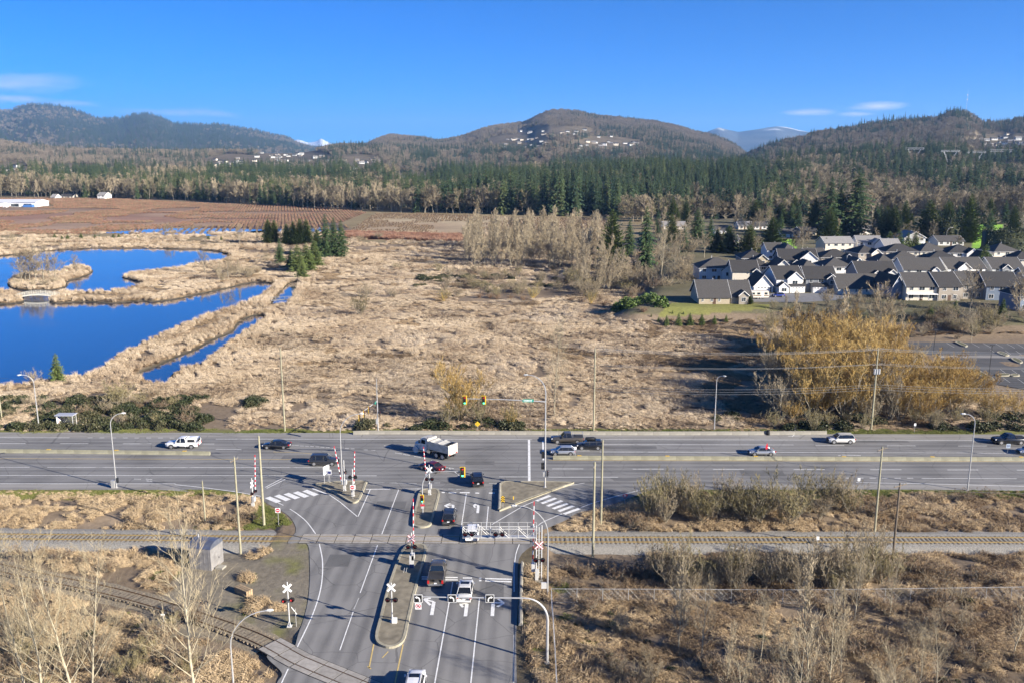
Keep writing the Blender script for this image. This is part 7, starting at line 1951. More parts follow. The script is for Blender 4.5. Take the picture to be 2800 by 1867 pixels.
def wire(chain, frac, off, label, r=.018, sag=.9, m=WIRE):
    m_ = MB()
    for a, b_ in zip(chain, chain[1:]):
        (p0, h0), (p1, h1) = POLE[a], POLE[b_]; A = np.array((p0[0] + off[0], p0[1] + off[1], p0[2] + h0 * frac)); B = np.array((p1[0] + off[0], p1[1] + off[1], p1[2] + h1 * frac))
        pts = [A + (B - A) * t - np.array((0, 0, sag * 4 * t * (1 - t))) for t in np.linspace(0, 1, 13)]; m_.tube(pts, r, 3, cap=False)
    tag(m_.build('overhead_wire', m), label, 'wire', 'overhead wires')
for k, (fr, of) in enumerate(((1.0, (0, 0)), (.985, (-.9, -.5)), (.985, (.9, .3)))): wire(['n9', 'n8', 'n13'], fr, of, ('uppermost wire of the line across the willow thicket', 'front upper wire of the line across the willow thicket', 'rear upper wire of the line across the willow thicket')[k], .022)
for k, (fr, of) in enumerate(((.81, (-.9, -.5)), (.81, (.9, .3)))): wire(['n9', 'n8', 'n13'], fr, of, ('front middle wire of the line across the willow thicket', 'rear middle wire of the line across the willow thicket')[k], .022)
for k, (fr, of) in enumerate(((.56, (0, -.2)), (.53, (0, -.2)), (.50, (0, -.2)))): wire(['n9', 'n8', 'n13'], fr, of, ('upper low wire before the willow thicket', 'middle low wire before the willow thicket', 'lowest wire before the willow thicket')[k], .022)
for k, fr in enumerate((.62, .56)): wire(['n11', 'n10', 'n9'], fr, (0, -.2), ('upper dark wire over the reeds behind the highway', 'lower dark wire over the reeds behind the highway')[k], .02, 1.0, WIRED)
for k, fr in enumerate((.98, .9)): wire(['s0', 's1', 's4', 's6', 's8'], fr, (.1, 0), ('upper wire of the pole line between highway and railway', 'lower wire of the pole line between highway and railway')[k], .013, .7)
for k, fr in enumerate((.98, .93)): wire(['s00', 's2', 's5', 's7', 's9'], fr, (.3, 0), ('upper wire of the pole line below the railway', 'lower wire of the pole line below the railway')[k], .012, .7)
# ---- bus shelter
p = G(179, 1170, 0); SB = R(0); rt = empty('bus_shelter', p, SB, 'white framed bus shelter with grey roof and bench beside the highway', 'bus shelter')
tag(rt); W_, D2, H2 = 3.1, 1.4, 2.5
for sx in (-1, 1):
    for sy in (0, 1):
        m_ = MB(); m_.tube([(sx * W_ / 2, sy * D2, 0), (sx * W_ / 2, sy * D2, H2)], .05, 6); m_.build('post', WHITEM, rt)
m_ = MB(); m_.box(-W_ / 2 - .25, W_ / 2 + .25, -.25, D2 + .2, H2, H2 + .14); m_.build('roof', mat('shelter_roof', (.45, .46, .50), .5, .2), rt)
m_ = MB(); m_.box(-W_ / 2 + .02, -W_ / 2 + .06, .08, D2 - .05, .25, H2 - .1); m_.build('poster_panel', WHS, rt)
m_ = MB(); m_.box(-W_ / 2 + .07, -W_ / 2 + .085, .25, D2 - .25, .7, 2.0); m_.build('poster', mat('poster_print', (.65, .50, .52), .6, noise=(1.5, .5)), rt)
m_ = MB(); m_.box(-.2, 1.2, .55, 1.0, .45, .52); bn = m_.build('bench_seat', WHITEM, rt)
for sx in (.0, 1.0): m_ = MB(); m_.box(sx - .03, sx + .03, .6, .95, 0, .45); m_.build('bench_leg', WHITEM, rt)
shg = bpy.data.materials.new('shelter_glass'); shg.use_nodes = True; b = shg.node_tree.nodes['Principled BSDF']; b.inputs['Transmission Weight'].default_value = .95; b.inputs['Roughness'].default_value = .02; b.inputs['IOR'].default_value = 1.05; b.inputs['Base Color'].default_value = (.9, .93, .93, 1)
m_ = MB(); m_.box(-W_ / 2 + .08, W_ / 2 - .08, D2 - .01, D2 + .01, .3, H2 - .2); m_.build('glass_panel', shg, rt)
sheet('bus_stop_pad', [G2(130, 1179), G2(150, 1166), G2(212, 1166), G2(222, 1180)], .03, mat('pad_concrete', (.34, .32, .28), .9, noise=(1, .15)), 'concrete pad under the bus shelter')
# ---- signal hut, timber block, dark roadside thing
p = G(566, 1543, 0); rt = empty('signal_hut', p, R(-14), 'weathered silver metal signal hut beside the main track', 'hut')
HUT = mat('hut_metal', (.36, .35, .34), .42, .45, noise=(1.6, .22)); w_, d_, h_ = 1.55, 1.4, 2.9
m_ = MB(); m_.box(-w_, w_, -d_, d_, 0, h_); m_.build('wall', HUT, rt)
m_ = MB(); n = 8; pr = [(d_ * 1.04 * math.cos(t), h_ - .02 + .75 * math.sin(t)) for t in np.linspace(0, PI, n)]; m_.slab(pr, 'x', -w_ - .06, w_ + .06); recalc(m_.build('roof', mat('hut_roof', (.16, .18, .23), .35, .5, noise=(2, .2)), rt))
for k in range(5):
    xx = -w_ + .31 + k * .62; m_ = MB(); m_.box(xx - .02, xx + .02, -d_ - .02, -d_, .05, h_ - .05); m_.build('wall_rib', HUT, rt)
m_ = MB(); m_.box(w_, w_ + .03, -.5, .5, .1, 2.2); dr = m_.build('door', HUT, rt); m_ = MB(); m_.box(w_ + .03, w_ + .08, .3, .38, 1.0, 1.2); m_.build('handle', TRIM, dr)
m_ = MB(); m_.tube([(-w_ + .4, .3, h_ + .4), (-w_ + .4, .3, h_ + 1.1)], .1, 8); m_.build('vent', GALV, rt); m_ = MB(); m_.box(w_ + .2, w_ + 1.2, -.9, .1, .0, .25); m_.build('step', CONC, rt)
p = G(667, 1622, 0); rt = empty('timber_stack', p, R(-35), 'stack of weathered timbers on the ground left of the side road', 'timber')
tw = mat('old_timber', (.30, .22, .13), .9, noise=(3, .3), var=.2)
for i in range(3):
    for j in range(3): m_ = MB(); m_.box(-1.1, 1.1, -.48 + j * .32, -.20 + j * .32, i * .26, i * .26 + .25); m_.build('timber', tw, rt)
p = G(2100, 1188, .05); rt = empty('barrel', (*p[:2], .05), 0, 'black drum standing at the north barrier', 'drum'); m_ = MB(); m_.tube([(0, 0, 0), (0, 0, .3), (0, 0, .35), (0, 0, .9)], [.34, .34, .36, .3], 14); m_.build('drum_body', BLS, rt)
# ---- chain link fence
FMAT = mat('fence_wire', (.50, .50, .49), .5, .4)
def fence(pts, label, hgt=1.8, gap=3.0):
    P = np.array([G2(*q) for q in pts]); sl = np.concatenate([[0], np.cumsum(np.hypot(*np.diff(P, axis=0).T))]); L = sl[-1]
    rt = empty('chain_link_fence', (*P[0], 0), 0, label, 'fence')
    f = lambda s: np.array((np.interp(s, sl, P[:, 0]), np.interp(s, sl, P[:, 1]))) - P[0]
    n = int(L / gap); pm = None
    for k in range(n + 1):
        q = f(L * k / n)
        if pm is None: m_ = MB(); m_.tube([(0, 0, -.2), (0, 0, hgt + .03)], .035, 6); o = m_.build('fence_post', GALV, rt); pm = o.data
        else: o = link('fence_post', pm, rt)
        o.location = (*q, 0)
    for zz, rr_ in ((hgt, .028), (.08, .012)):
        m_ = MB(); m_.tube([(*f(s), zz) for s in np.linspace(0, L, 12)], rr_, 5); m_.build('rail', GALV, rt)
    A, B = [], []
    for s in np.arange(0, L, .16):
        A.append((*f(s), .08)); B.append((*f(min(s + hgt * .9, L)), hgt)); A.append((*f(s), hgt)); B.append((*f(min(s + hgt * .9, L)), .08))
    link('wire_mesh', mesh_of('wire_mesh', ribbons(A, B, .007, .007), FMAT), rt)
fence([(1507, 1647), (1800, 1648), (2200, 1650), (2500, 1646), (2900, 1640)], 'long chain link fence across the rough ground at the lower right')
fence([(1507, 1647), (1512, 1720), (1517, 1800), (1522, 1900)], 'chain link fence running down beside the side road')
# ---- footbridge
a, b_ = np.array(G2(46, 815)), np.array(G2(160, 813)); d = b_ - a; L = np.hypot(*d); rt = empty('footbridge', (*((a + b_) / 2), .3), math.atan2(d[1], d[0]), 'pale arched footbridge between the two ponds', 'footbridge')
BW = mat('bridge_wood', (.52, .50, .42), .8, noise=(2, .15)); n = 16; fz = lambda t: 1.1 * (1 - (2 * t - 1) ** 2)
for k in range(n):
    t0, t1 = k / n, (k + 1) / n; m_ = MB(); m_.add([((t0 - .5) * L, -1.1, fz(t0)), ((t1 - .5) * L - .03, -1.1, fz(t1)), ((t1 - .5) * L - .03, 1.1, fz(t1)), ((t0 - .5) * L, 1.1, fz(t0)), ((t0 - .5) * L, -1.1, fz(t0) - .1), ((t1 - .5) * L - .03, -1.1, fz(t1) - .1), ((t1 - .5) * L - .03, 1.1, fz(t1) - .1), ((t0 - .5) * L, 1.1, fz(t0) - .1)],
        [(0, 1, 2, 3), (7, 6, 5, 4), (0, 4, 5, 1), (1, 5, 6, 2), (2, 6, 7, 3), (3, 7, 4, 0)]); m_.build('deck_plank', BW, rt)
for s in (-1, 1):
    m_ = MB()
    for k in range(n): t0, t1 = k / n, (k + 1) / n; m_.quad(((t0 - .5) * L, s * 1.13, fz(t0) - .45), ((t1 - .5) * L, s * 1.13, fz(t1) - .45), ((t1 - .5) * L, s * 1.13, fz(t1) + .05), ((t0 - .5) * L, s * 1.13, fz(t0) + .05))
    m_.build('side_beam', BW, rt)
    for k in range(10): t = k / 9; m_ = MB(); m_.box((t - .5) * L - .07, (t - .5) * L + .07, s * 1.13 - .07, s * 1.13 + .07, fz(t) - .1, fz(t) + 1.15); m_.build('railing_post', BW, rt)
    for zz in (.45, .8, 1.1): m_ = MB(); m_.tube([((t - .5) * L, s * 1.13, fz(t) + zz) for t in np.linspace(0, 1, n)], .045, 4); m_.build('rail', BW, rt)
p = G(772, 822, 0); rt = empty('footbridge', (*p[:2], .2), R(20), 'small grey path bridge over the ditch at the pond corner', 'footbridge'); gw_ = mat('grey_wood', (.22, .22, .22), .8)
m_ = MB(); m_.box(-4, 4, -.9, .9, 0, .15); m_.build('deck', gw_, rt)
for s in (-1, 1):
    m_ = MB(); m_.tube([(-4, s * .9, 1.1), (4, s * .9, 1.1)], .05, 4); m_.build('rail', gw_, rt)
    for k in range(6): m_ = MB(); m_.tube([(-4 + 1.6 * k, s * .9, 0), (-4 + 1.6 * k, s * .9, 1.1)], .05, 4); m_.build('railing_post', gw_, rt)
# ================================================================== houses
SH_DARK = mat('shingle_dark', (.038, .036, .035), .9, noise=(3, .25), bump=.2); SH_GREY = mat('shingle_grey', (.064, .060, .056), .9, noise=(3, .25), bump=.2); SH_BROWN = mat('shingle_brown', (.17, .10, .065), .9, noise=(3, .2)); SH_LIGHT = mat('shingle_light', (.24, .23, .22), .9, noise=(3, .2))
WL = {'white': mat('siding_white', (.72, .71, .68), .8, noise=(2, .06)), 'cream': mat('siding_cream', (.62, .56, .46), .8, noise=(2, .06)), 'beige': mat('siding_beige', (.40, .34, .24), .8, noise=(2, .08)), 'grey': mat('siding_grey', (.20, .21, .22), .8, noise=(2, .08)),
      'blue': mat('siding_blue', (.16, .20, .26), .8, noise=(2, .08)), 'taupe': mat('siding_taupe', (.30, .265, .22), .8, noise=(2, .08)), 'pale': mat('siding_pale', (.55, .56, .54), .8, noise=(2, .06))}
WTRIM = mat('white_trim', (.78, .77, .74), .7); GARD = mat('garage_white', (.74, .73, .71), .6); HGL = mat('window_glass', (.03, .04, .05), .08, spec=.7); DOORM = mat('door_brown', (.10, .055, .035), .6)
HW = {}
def hwindow(root, x, y, z, w, h, face):
    """window: pane with a white frame; face: 0 front(-y) 1 right(+x) 2 left(-x)"""
    key = (w, h)
    if key not in HW:
        m_ = MB(); m_.box(-w / 2, w / 2, -.02, .06, -h / 2, h / 2); f = MB(); t = .09
        f.box(-w / 2 - t, w / 2 + t, -.05, .05, h / 2, h / 2 + t); f.box(-w / 2 - t, w / 2 + t, -.05, .05, -h / 2 - t, -h / 2); f.box(-w / 2 - t, -w / 2, -.05, .05, -h / 2, h / 2); f.box(w / 2, w / 2 + t, -.05, .05, -h / 2, h / 2); f.box(-.03, .03, -.045, .05, -h / 2, h / 2)
        a = m_.build('window', HGL, root); b_ = f.build('frame', WTRIM, a); HW[key] = (a.data, b_.data)
    else:
        a = link('window', HW[key][0], root); link('frame', HW[key][1], a)
    a.location = (x, y, z); a.rotation_euler = (0, 0, (0, PI / 2, -PI / 2)[face])
def gable_roof(root, x0, x1, y0, y1, z0, rise, axis, m, name='roof', oh=.45, wall=None, t=.16, trim=True):
    """ridge along axis; gable walls below it"""
    r_ = MB()
    if axis == 'x':
        yc = (y0 + y1) / 2; hw = (y1 - y0) / 2; k = rise / hw
        prof = [(y0 - oh, z0 - oh * k), (yc, z0 + rise), (y1 + oh, z0 - oh * k), (y1 + oh, z0 - oh * k - t), (yc, z0 + rise - t), (y0 - oh, z0 - oh * k - t)]
        prof = [(a, b + .12 + t * .5) for a, b in prof]; r_.slab(prof, 'x', x0 - oh, x1 + oh); gw_ = MB(); gw_.slab([(y0, z0), (y1, z0), (yc, z0 + rise)], 'x', x0, x1)
    else:
        xc = (x0 + x1) / 2; hw = (x1 - x0) / 2; k = rise / hw
        prof = [(x0 - oh, z0 - oh * k), (xc, z0 + rise), (x1 + oh, z0 - oh * k), (x1 + oh, z0 - oh * k - t), (xc, z0 + rise - t), (x0 - oh, z0 - oh * k - t)]
        prof = [(a, b + .12 + t * .5) for a, b in prof]; r_.slab(prof, 'y', y0 - oh, y1 + oh); gw_ = MB(); gw_.slab([(x0, z0), (x1, z0), (xc, z0 + rise)], 'y', y0, y1)
    ro = recalc(r_.build(name, m, root)); recalc(gw_.build('gable', wall or WL['white'], root))
    if trim:
        tb = MB()
        if axis == 'x':
            for xx in (x0 - oh - .03, x1 + oh + .03):
                for s in (-1, 1):
                    ya = yc + s * (hw + oh); za = z0 - oh * k + .12
                    tb.add([(xx - .03, ya, za - .12), (xx + .03, ya, za - .12), (xx + .03, yc, z0 + rise + .0), (xx - .03, yc, z0 + rise + .0), (xx - .03, ya, za + .14), (xx + .03, ya, za + .14), (xx + .03, yc, z0 + rise + .24), (xx - .03, yc, z0 + rise + .24)], [(0, 1, 2, 3), (4, 7, 6, 5), (0, 4, 5, 1), (1, 5, 6, 2), (2, 6, 7, 3), (3, 7, 4, 0)])
        else:
            for yy in (y0 - oh - .03,):
                for s in (-1, 1):
                    xa_ = xc + s * (hw + oh); za = z0 - oh * k + .12
                    tb.add([(xa_, yy - .03, za - .12), (xa_, yy + .03, za - .12), (xc, yy + .03, z0 + rise), (xc, yy - .03, z0 + rise), (xa_, yy - .03, za + .14), (xa_, yy + .03, za + .14), (xc, yy + .03, z0 + rise + .24), (xc, yy - .03, z0 + rise + .24)], [(0, 1, 2, 3), (4, 7, 6, 5), (0, 4, 5, 1), (1, 5, 6, 2), (2, 6, 7, 3), (3, 7, 4, 0)])
        recalc(tb.build('barge_board', WTRIM, ro))
    return ro
def hip_roof(root, x0, x1, y0, y1, z0, rise, m, oh=.5, name='roof'):
    x0 -= oh; x1 += oh; y0 -= oh; y1 += oh; w, d = x1 - x0, y1 - y0; r_ = MB(); t = .15
    if w >= d: a, b_ = (x0 + d / 2, (y0 + y1) / 2, z0 + rise), (x1 - d / 2, (y0 + y1) / 2, z0 + rise)
    else: a, b_ = ((x0 + x1) / 2, y0 + w / 2, z0 + rise), ((x0 + x1) / 2, y1 - w / 2, z0 + rise)
    c = [(x0, y0, z0), (x1, y0, z0), (x1, y1, z0), (x0, y1, z0)]; lo = [(p[0], p[1], z0 - t) for p in c]
    f = [(0, 1, 5, 4), (1, 2, 5), (2, 3, 4, 5), (3, 0, 4)] if w >= d else [(0, 1, 4), (1, 2, 5, 4), (2, 3, 5), (3, 0, 4, 5)]
    r_.add(c + [a, b_] + lo, f + [(6, 7, 1, 0), (7, 8, 2, 1), (8, 9, 3, 2), (9, 6, 0, 3), (9, 8, 7, 6)]); ro = recalc(r_.build(name, m, root))
    g_ = MB(); s = .07
    for (p, q) in ((0, 1), (1, 2), (2, 3), (3, 0)):
        P0, P1 = np.array(c[p]), np.array(c[q]); g_.tube([P0 + np.array((0, 0, -.08)), P1 + np.array((0, 0, -.08))], s, 4)
    g_.build('gutter', WTRIM, ro); return ro
def house(px, py, wpx, label, depth=9.0, storeys=2, roof='gx', wall='white', rm=SH_DARK, rz=0.0, rise=2.6, garage=None, front=None, wins='std', z=4.0, name='house', chim=True, side='r', zb=None):
    p = G(px, py, z); s_ = FPX / (p[1] * CT + (CAM_H - z) * ST); w = wpx / s_ * (.9 if storeys == 2 else 1); hh = 2.55 * storeys; depth += 2.5; rise += .5; rz = rz + (rng.uniform(-.14, .14) if storeys == 2 else 0)
    c = np.array(p[:2]) + np.array((-math.sin(rz), math.cos(rz))) * depth / 2
    rt = empty(name, (*c, z - .3), rz, label, 'house'); W = WL[wall]; x0, x1, y0, y1 = -w / 2, w / 2, -depth / 2, depth / 2
    m_ = MB(); m_.box(x0, x1, y0, y1, 0, hh); m_.build('wall', W, rt)
    if roof == 'gx': gable_roof(rt, x0, x1, y0, y1, hh, rise, 'x', rm, wall=W)
    elif roof == 'gy': gable_roof(rt, x0, x1, y0, y1, hh, rise, 'y', rm, wall=W)
    else: hip_roof(rt, x0, x1, y0, y1, hh, rise, rm)
    yf = y0
    if front:            # projecting front gables: (x centre fraction, width fraction, height fraction, projection, colour)
        for (fx, fw, fh, pr, fc) in front:
            a, b_ = x0 + (fx - fw / 2) * w, x0 + (fx + fw / 2) * w; m_ = MB(); m_.box(a, b_, y0 - pr, y0 + .6, 0, hh * fh); m_.build('front_wing', WL[fc], rt)
            gable_roof(rt, a, b_, y0 - pr, y0 + depth * .35, hh * fh, (b_ - a) * .42, 'y', rm, 'wing_roof', .3, WL[fc])
            if fh > .7: hwindow(rt, (a + b_) / 2, y0 - pr - .02, hh * fh - 1.3, min(1.8, (b_ - a) * .4), 1.3, 0)
            else: hwindow(rt, (a + b_) / 2, y0 - pr - .02, 1.5, min(1.8, (b_ - a) * .5), 1.2, 0)
    if garage:
        gx, gw_ = x0 + garage[0] * w, garage[1]; gp = garage[2] if len(garage) > 2 else 0.0
        yy = y0 - gp
        if gp: m_ = MB(); m_.box(gx - gw_ / 2 - .5, gx + gw_ / 2 + .5, yy, y0 + .3, 0, 2.75); m_.build('garage_wing', W, rt); m_ = MB(); m_.slab([(yy - .4, 2.75), (y0 + .1, 3.7), (y0 + .1, 3.55), (yy - .4, 2.6)], 'x', gx - gw_ / 2 - .8, gx + gw_ / 2 + .8); recalc(m_.build('garage_roof', rm, rt))
        m_ = MB(); m_.box(gx - gw_ / 2, gx + gw_ / 2, yy - .06, yy + .02, .1, 2.3); gd = m_.build('garage_door', GARD, rt)
        for k in range(3): m_ = MB(); m_.box(gx - gw_ / 2, gx + gw_ / 2, yy - .075, yy - .065, .62 + k * .55, .66 + k * .55); m_.build('panel_joint', WL['grey'], gd)
        m_ = MB()
        for k in range(4): xk = gx - gw_ / 2 + gw_ * (k + .5) / 4; m_.box(xk - .3, xk + .3, yy - .08, yy - .062, 1.9, 2.15)
        m_.build('door_light', HGL, gd)
    if wins == 'std':
        n = max(2, int(w / 3.2))
        for st in range(storeys):
            for k in range(n):
                if garage and st == 0 and abs((k + .5) / n - garage[0]) < .3: continue
                if front and any(abs((k + .5) / n - f[0]) < f[1] / 2 + .05 for f in front): continue
                hwindow(rt, x0 + w * (k + .5) / n, y0 - .02, 1.6 + st * 2.75, (1.5, 1.1, 1.8)[(k + st) % 3], 1.25, 0)
    elif wins == 'row':
        for fx in (.12, .42, .66): hwindow(rt, x0 + w * fx, y0 - .02, 1.7, .6, 1.0, 0)
    for st in range(storeys):
        for fy in (.3, .7): hwindow(rt, x1 + .02, y0 + depth * fy, 1.6 + st * 2.75, .9, 1.1, 1)
    m_ = MB(); dx = x0 + w * (.5 if not garage or abs(garage[0] - .5) > .2 else .85); m_.box(dx - .5, dx + .5, y0 - .05, y0 + .02, .1, 2.2); dd = m_.build('door', DOORM, rt); m_ = MB(); m_.box(dx + .32, dx + .4, y0 - .1, y0 - .05, 1.05, 1.2); m_.build('handle', CHROME, dd)
    if chim: m_ = MB(); cx = x0 + w * rng.uniform(.25, .75); m_.tube([(cx, y0 + depth * .62, hh + rise * .3), (cx, y0 + depth * .62, hh + rise + .45)], .12, 8); m_.build('vent_pipe', GALV, rt)
    return rt, w
g_ = 'townhouses on the right'
house(1953, 832, 84, 'beige one storey house with large grey roof at the grassy bank', 11, 1, 'gx', 'beige', SH_GREY, rise=4.2, wins='row', z=4)
house(2026, 831, 56, 'beige house wing with a tall gabled window bay at the bank', 11, 1, 'gx', 'taupe', SH_GREY, rise=4.0, wins=None, front=[(.58, .46, 1.25, 1.2, 'taupe')])
house(2087, 800, 52, 'white garage house with steep gable behind the trailer', 9, 1, 'gy', 'white', SH_DARK, rise=3.3, garage=(.5, 4.6), wins=None)
house(2158, 799, 84, 'white two storey townhouse with cream garage door and stepped gables', 10, 2, 'gx', 'white', SH_DARK, rise=3.2, garage=(.72, 4.4, 2.0), front=[(.66, .55, 1.0, .8, 'white'), (.2, .36, .5, 2.4, 'white')], wins=None)
house(2243, 799, 90, 'dark grey townhouse with white garage and single white gable', 10, 2, 'gx', 'grey', SH_DARK, rise=3.0, garage=(.42, 4.6, 2.2), front=[(.85, .32, 1.0, .6, 'taupe')])
house(2350, 806, 118, 'cream house with long dark roof and small windows behind the bare trees', 10, 1, 'gx', 'cream', SH_GREY, rise=3.6, wins='row')
house(2452, 818, 30, 'narrow blue grey gabled house beside the cream one', 10, 2, 'gy', 'blue', SH_DARK, rise=2.4, wins=None)
rt, w = house(2518, 822, 92, 'cream two storey house with white patio awning and red trim', 10, 2, 'gx', 'cream', SH_GREY, rise=3.2)
m_ = MB(); m_.slab([(-7.6, 2.5), (-5, 2.95), (-5, 2.85), (-7.6, 2.4)], 'x', -w / 2, w / 2); recalc(m_.build('awning', WTRIM, rt))
for fx in (-.48, -.15, .2, .48): m_ = MB(); m_.tube([(fx * w, -7.4, 0), (fx * w, -7.4, 2.45)], .07, 5); m_.build('awning_post', WTRIM, rt)
m_ = MB(); m_.box(w * .12, w * .42, -5.12, -5.02, 5.05, 5.25); m_.build('red_board', REDS, rt)
house(2595, 823, 68, 'charcoal house with a plain gable facing the shrub belt', 11, 2, 'gx', 'taupe', SH_DARK, rise=3.4)
house(2657, 818, 80, 'taupe house with paired windows behind the wide bare tree', 10, 2, 'gx', 'taupe', SH_GREY, rise=3.2)
house(2738, 822, 92, 'blue grey house second from the right edge', 11, 2, 'gx', 'blue', SH_DARK, rise=3.4)
house(2815, 852, 70, 'blue house low at the right edge of the picture', 8, 2, 'hip', 'blue', SH_DARK, rise=2.2)
house(1965, 768, 118, 'white townhouse with wide hipped grey roof at the left end of the middle row', 11, 2, 'hip', 'pale', SH_GREY, rise=3.0, front=[(.72, .3, .85, 1.5, 'white')])
house(2062, 738, 76, 'beige townhouse with a small front gable in the left back row', 10, 2, 'hip', 'taupe', SH_DARK, rise=2.6, front=[(.78, .42, .95, 1.6, 'beige')])
house(2037, 778, 78, 'townhouse mostly hidden by its black roof behind the white garage house', 10, 2, 'gx', 'cream', SH_DARK, rise=3.0, front=[(.9, .26, 1.0, .5, 'cream')], wins=None)
house(2182, 742, 112, 'white townhouse with the largest steep front gable', 11, 2, 'gx', 'grey', SH_DARK, rise=3.2, front=[(.76, .46, 1.08, 1.0, 'white'), (.42, .24, .7, 1.8, 'white')], wins=None)
house(2290, 736, 100, 'taupe hipped townhouse with four white windows', 10, 2, 'hip', 'taupe', SH_DARK, rise=2.6, front=[(.8, .3, .95, .8, 'white')])
house(2292, 764, 90, 'white townhouse half hidden behind the dark grey one', 10, 2, 'hip', 'white', SH_GREY, rise=2.6)
house(2398, 786, 116, 'shaded townhouse with two white dormer gables', 11, 2, 'gx', 'grey', SH_DARK, rise=3.4, front=[(.46, .2, 1.0, .5, 'white'), (.84, .3, 1.0, 1.2, 'pale')], wins=None)
house(2524, 772, 120, 'townhouse with one small white gable on its long grey roof', 11, 2, 'gx', 'pale', SH_GREY, rise=3.2, front=[(.78, .18, .95, .6, 'white')])
house(2640, 768, 116, 'white townhouse with a big white gable in the middle right row', 10, 2, 'gx', 'white', SH_GREY, rise=3.0, front=[(.42, .34, 1.0, .8, 'white')])
house(2752, 768, 92, 'pale townhouse with twin dark gables near the right edge', 10, 2, 'gx', 'pale', SH_GREY, rise=3.0, front=[(.45, .28, 1.0, .6, 'grey')])
house(2480, 742, 96, 'white hipped townhouse behind the shaded one', 10, 2, 'hip', 'white', SH_GREY, rise=2.6)
house(2580, 742, 100, 'pale hipped townhouse in the middle back row', 10, 2, 'hip', 'pale', SH_DARK, rise=2.6)
house(2376, 722, 72, 'taupe townhouse with cream front gable in the back row', 10, 2, 'hip', 'taupe', SH_DARK, rise=2.4, front=[(.75, .45, .95, 1.2, 'cream')])
house(2467, 718, 100, 'pale hipped townhouse with two picture windows in the back row', 10, 2, 'hip', 'cream', SH_DARK, rise=2.6)
house(2553, 718, 90, 'cream hipped townhouse with orange shrub in the back row', 10, 2, 'hip', 'cream', SH_GREY, rise=3.0)
house(2632, 722, 90, 'white townhouse with black roof left of the green fir', 10, 2, 'hip', 'white', SH_DARK, rise=2.8, front=[(.78, .4, .95, 1.0, 'white')])
house(2733, 742, 62, 'house with reddish brown roof right of the green fir', 9, 1, 'hip', 'cream', SH_BROWN, rise=2.4)
house(2752, 718, 84, 'cream hipped townhouse before the long dark hedge', 10, 2, 'hip', 'cream', SH_GREY, rise=2.8)
house(2294, 692, 88, 'cream row house with light grey roof', 9, 2, 'gx', 'cream', SH_LIGHT, rise=2.2, garage=(.3, 4.5))
house(2376, 689, 70, 'white older house right of the row house', 9, 2, 'gx', 'white', SH_LIGHT, rise=2.2, front=[(.8, .36, 1.0, .8, 'white')])
house(2500, 676, 66, 'pale green two storey house left of the large cypress', 9, 2, 'gy', 'pale', SH_LIGHT, rise=2.6)
house(2118, 712, 48, 'white small house with grey roof behind the beige townhouse', 9, 2, 'gx', 'white', SH_GREY, rise=2.2)
house(2232, 712, 52, 'low white house at the back of the townhouses', 9, 1, 'gx', 'white', SH_GREY, rise=2.2)
for (px, py, w_, lab, wl, ro, rm) in [(2075, 762, 50, 'grey hipped townhouse tucked behind the white ones', 'grey', 'hip', SH_DARK), (2140, 768, 54, 'pale townhouse between two black roofs', 'pale', 'gy', SH_DARK), (2215, 770, 56, 'taupe townhouse behind the dark grey one', 'taupe', 'hip', SH_GREY),
        (2345, 762, 50, 'white narrow townhouse in the middle of the estate', 'white', 'gy', SH_GREY), (2420, 752, 52, 'grey townhouse roof in the middle of the estate', 'grey', 'hip', SH_GREY), (2700, 745, 46, 'dark roofed townhouse right of the green fir', 'taupe', 'gy', SH_DARK),
        (2800, 742, 60, 'townhouse at the right edge under the hedge', 'cream', 'hip', SH_DARK), (2440, 702, 50, 'small white house behind the four spruces', 'white', 'gx', SH_LIGHT), (2160, 716, 44, 'low grey roofed house behind the large gable', 'cream', 'hip', SH_GREY), (2830, 800, 60, 'grey house cut by the right edge', 'grey', 'gx', SH_GREY)]:
    house(px, py, w_, lab, 9, 2, ro, wl, rm, rise=2.6)
for (px, py, w_, lab, wl, rm) in [(1978, 640, 50, 'white older house with dark hip roof left of the back cypresses', 'white', SH_GREY), (2036, 628, 34, 'small cream gabled house in the old back row', 'cream', SH_LIGHT), (2080, 628, 38, 'white old house behind the green cypress', 'white', SH_GREY), (2162, 650, 52, 'low pale house with long wall at the lawn', 'pale', SH_GREY),
        (2210, 645, 46, 'tan gabled old house under the tall firs', 'beige', SH_DARK), (2285, 640, 50, 'white old house between the tall firs', 'white', SH_BROWN), (2362, 642, 54, 'white old house right of the tallest fir', 'white', SH_LIGHT), (1845, 628, 60, 'long pale old house at the left end by the bare trees', 'cream', SH_LIGHT), (2600, 672, 70, 'low blue roofed outbuilding before the dark hedge', 'pale', SH_GREY), (2005, 668, 30, 'white shed between the cedars', 'white', SH_GREY)]:
    house(px, py, w_, lab, 9, 1 if w_ < 55 else 1, 'gx', wl, rm, rise=2.0, chim=False)
# street and drives among the townhouses
sheet('residential_street', [G2(2055, 812, 4), G2(2110, 803, 4), G2(2300, 802, 4), G2(2330, 812, 4), G2(2280, 822, 4), G2(2180, 828, 4), G2(2060, 826, 4)], 4.03, mat('street_asphalt', (.16, .16, .165), .9, noise=(.8, .15)), 'grey street in front of the white townhouses')
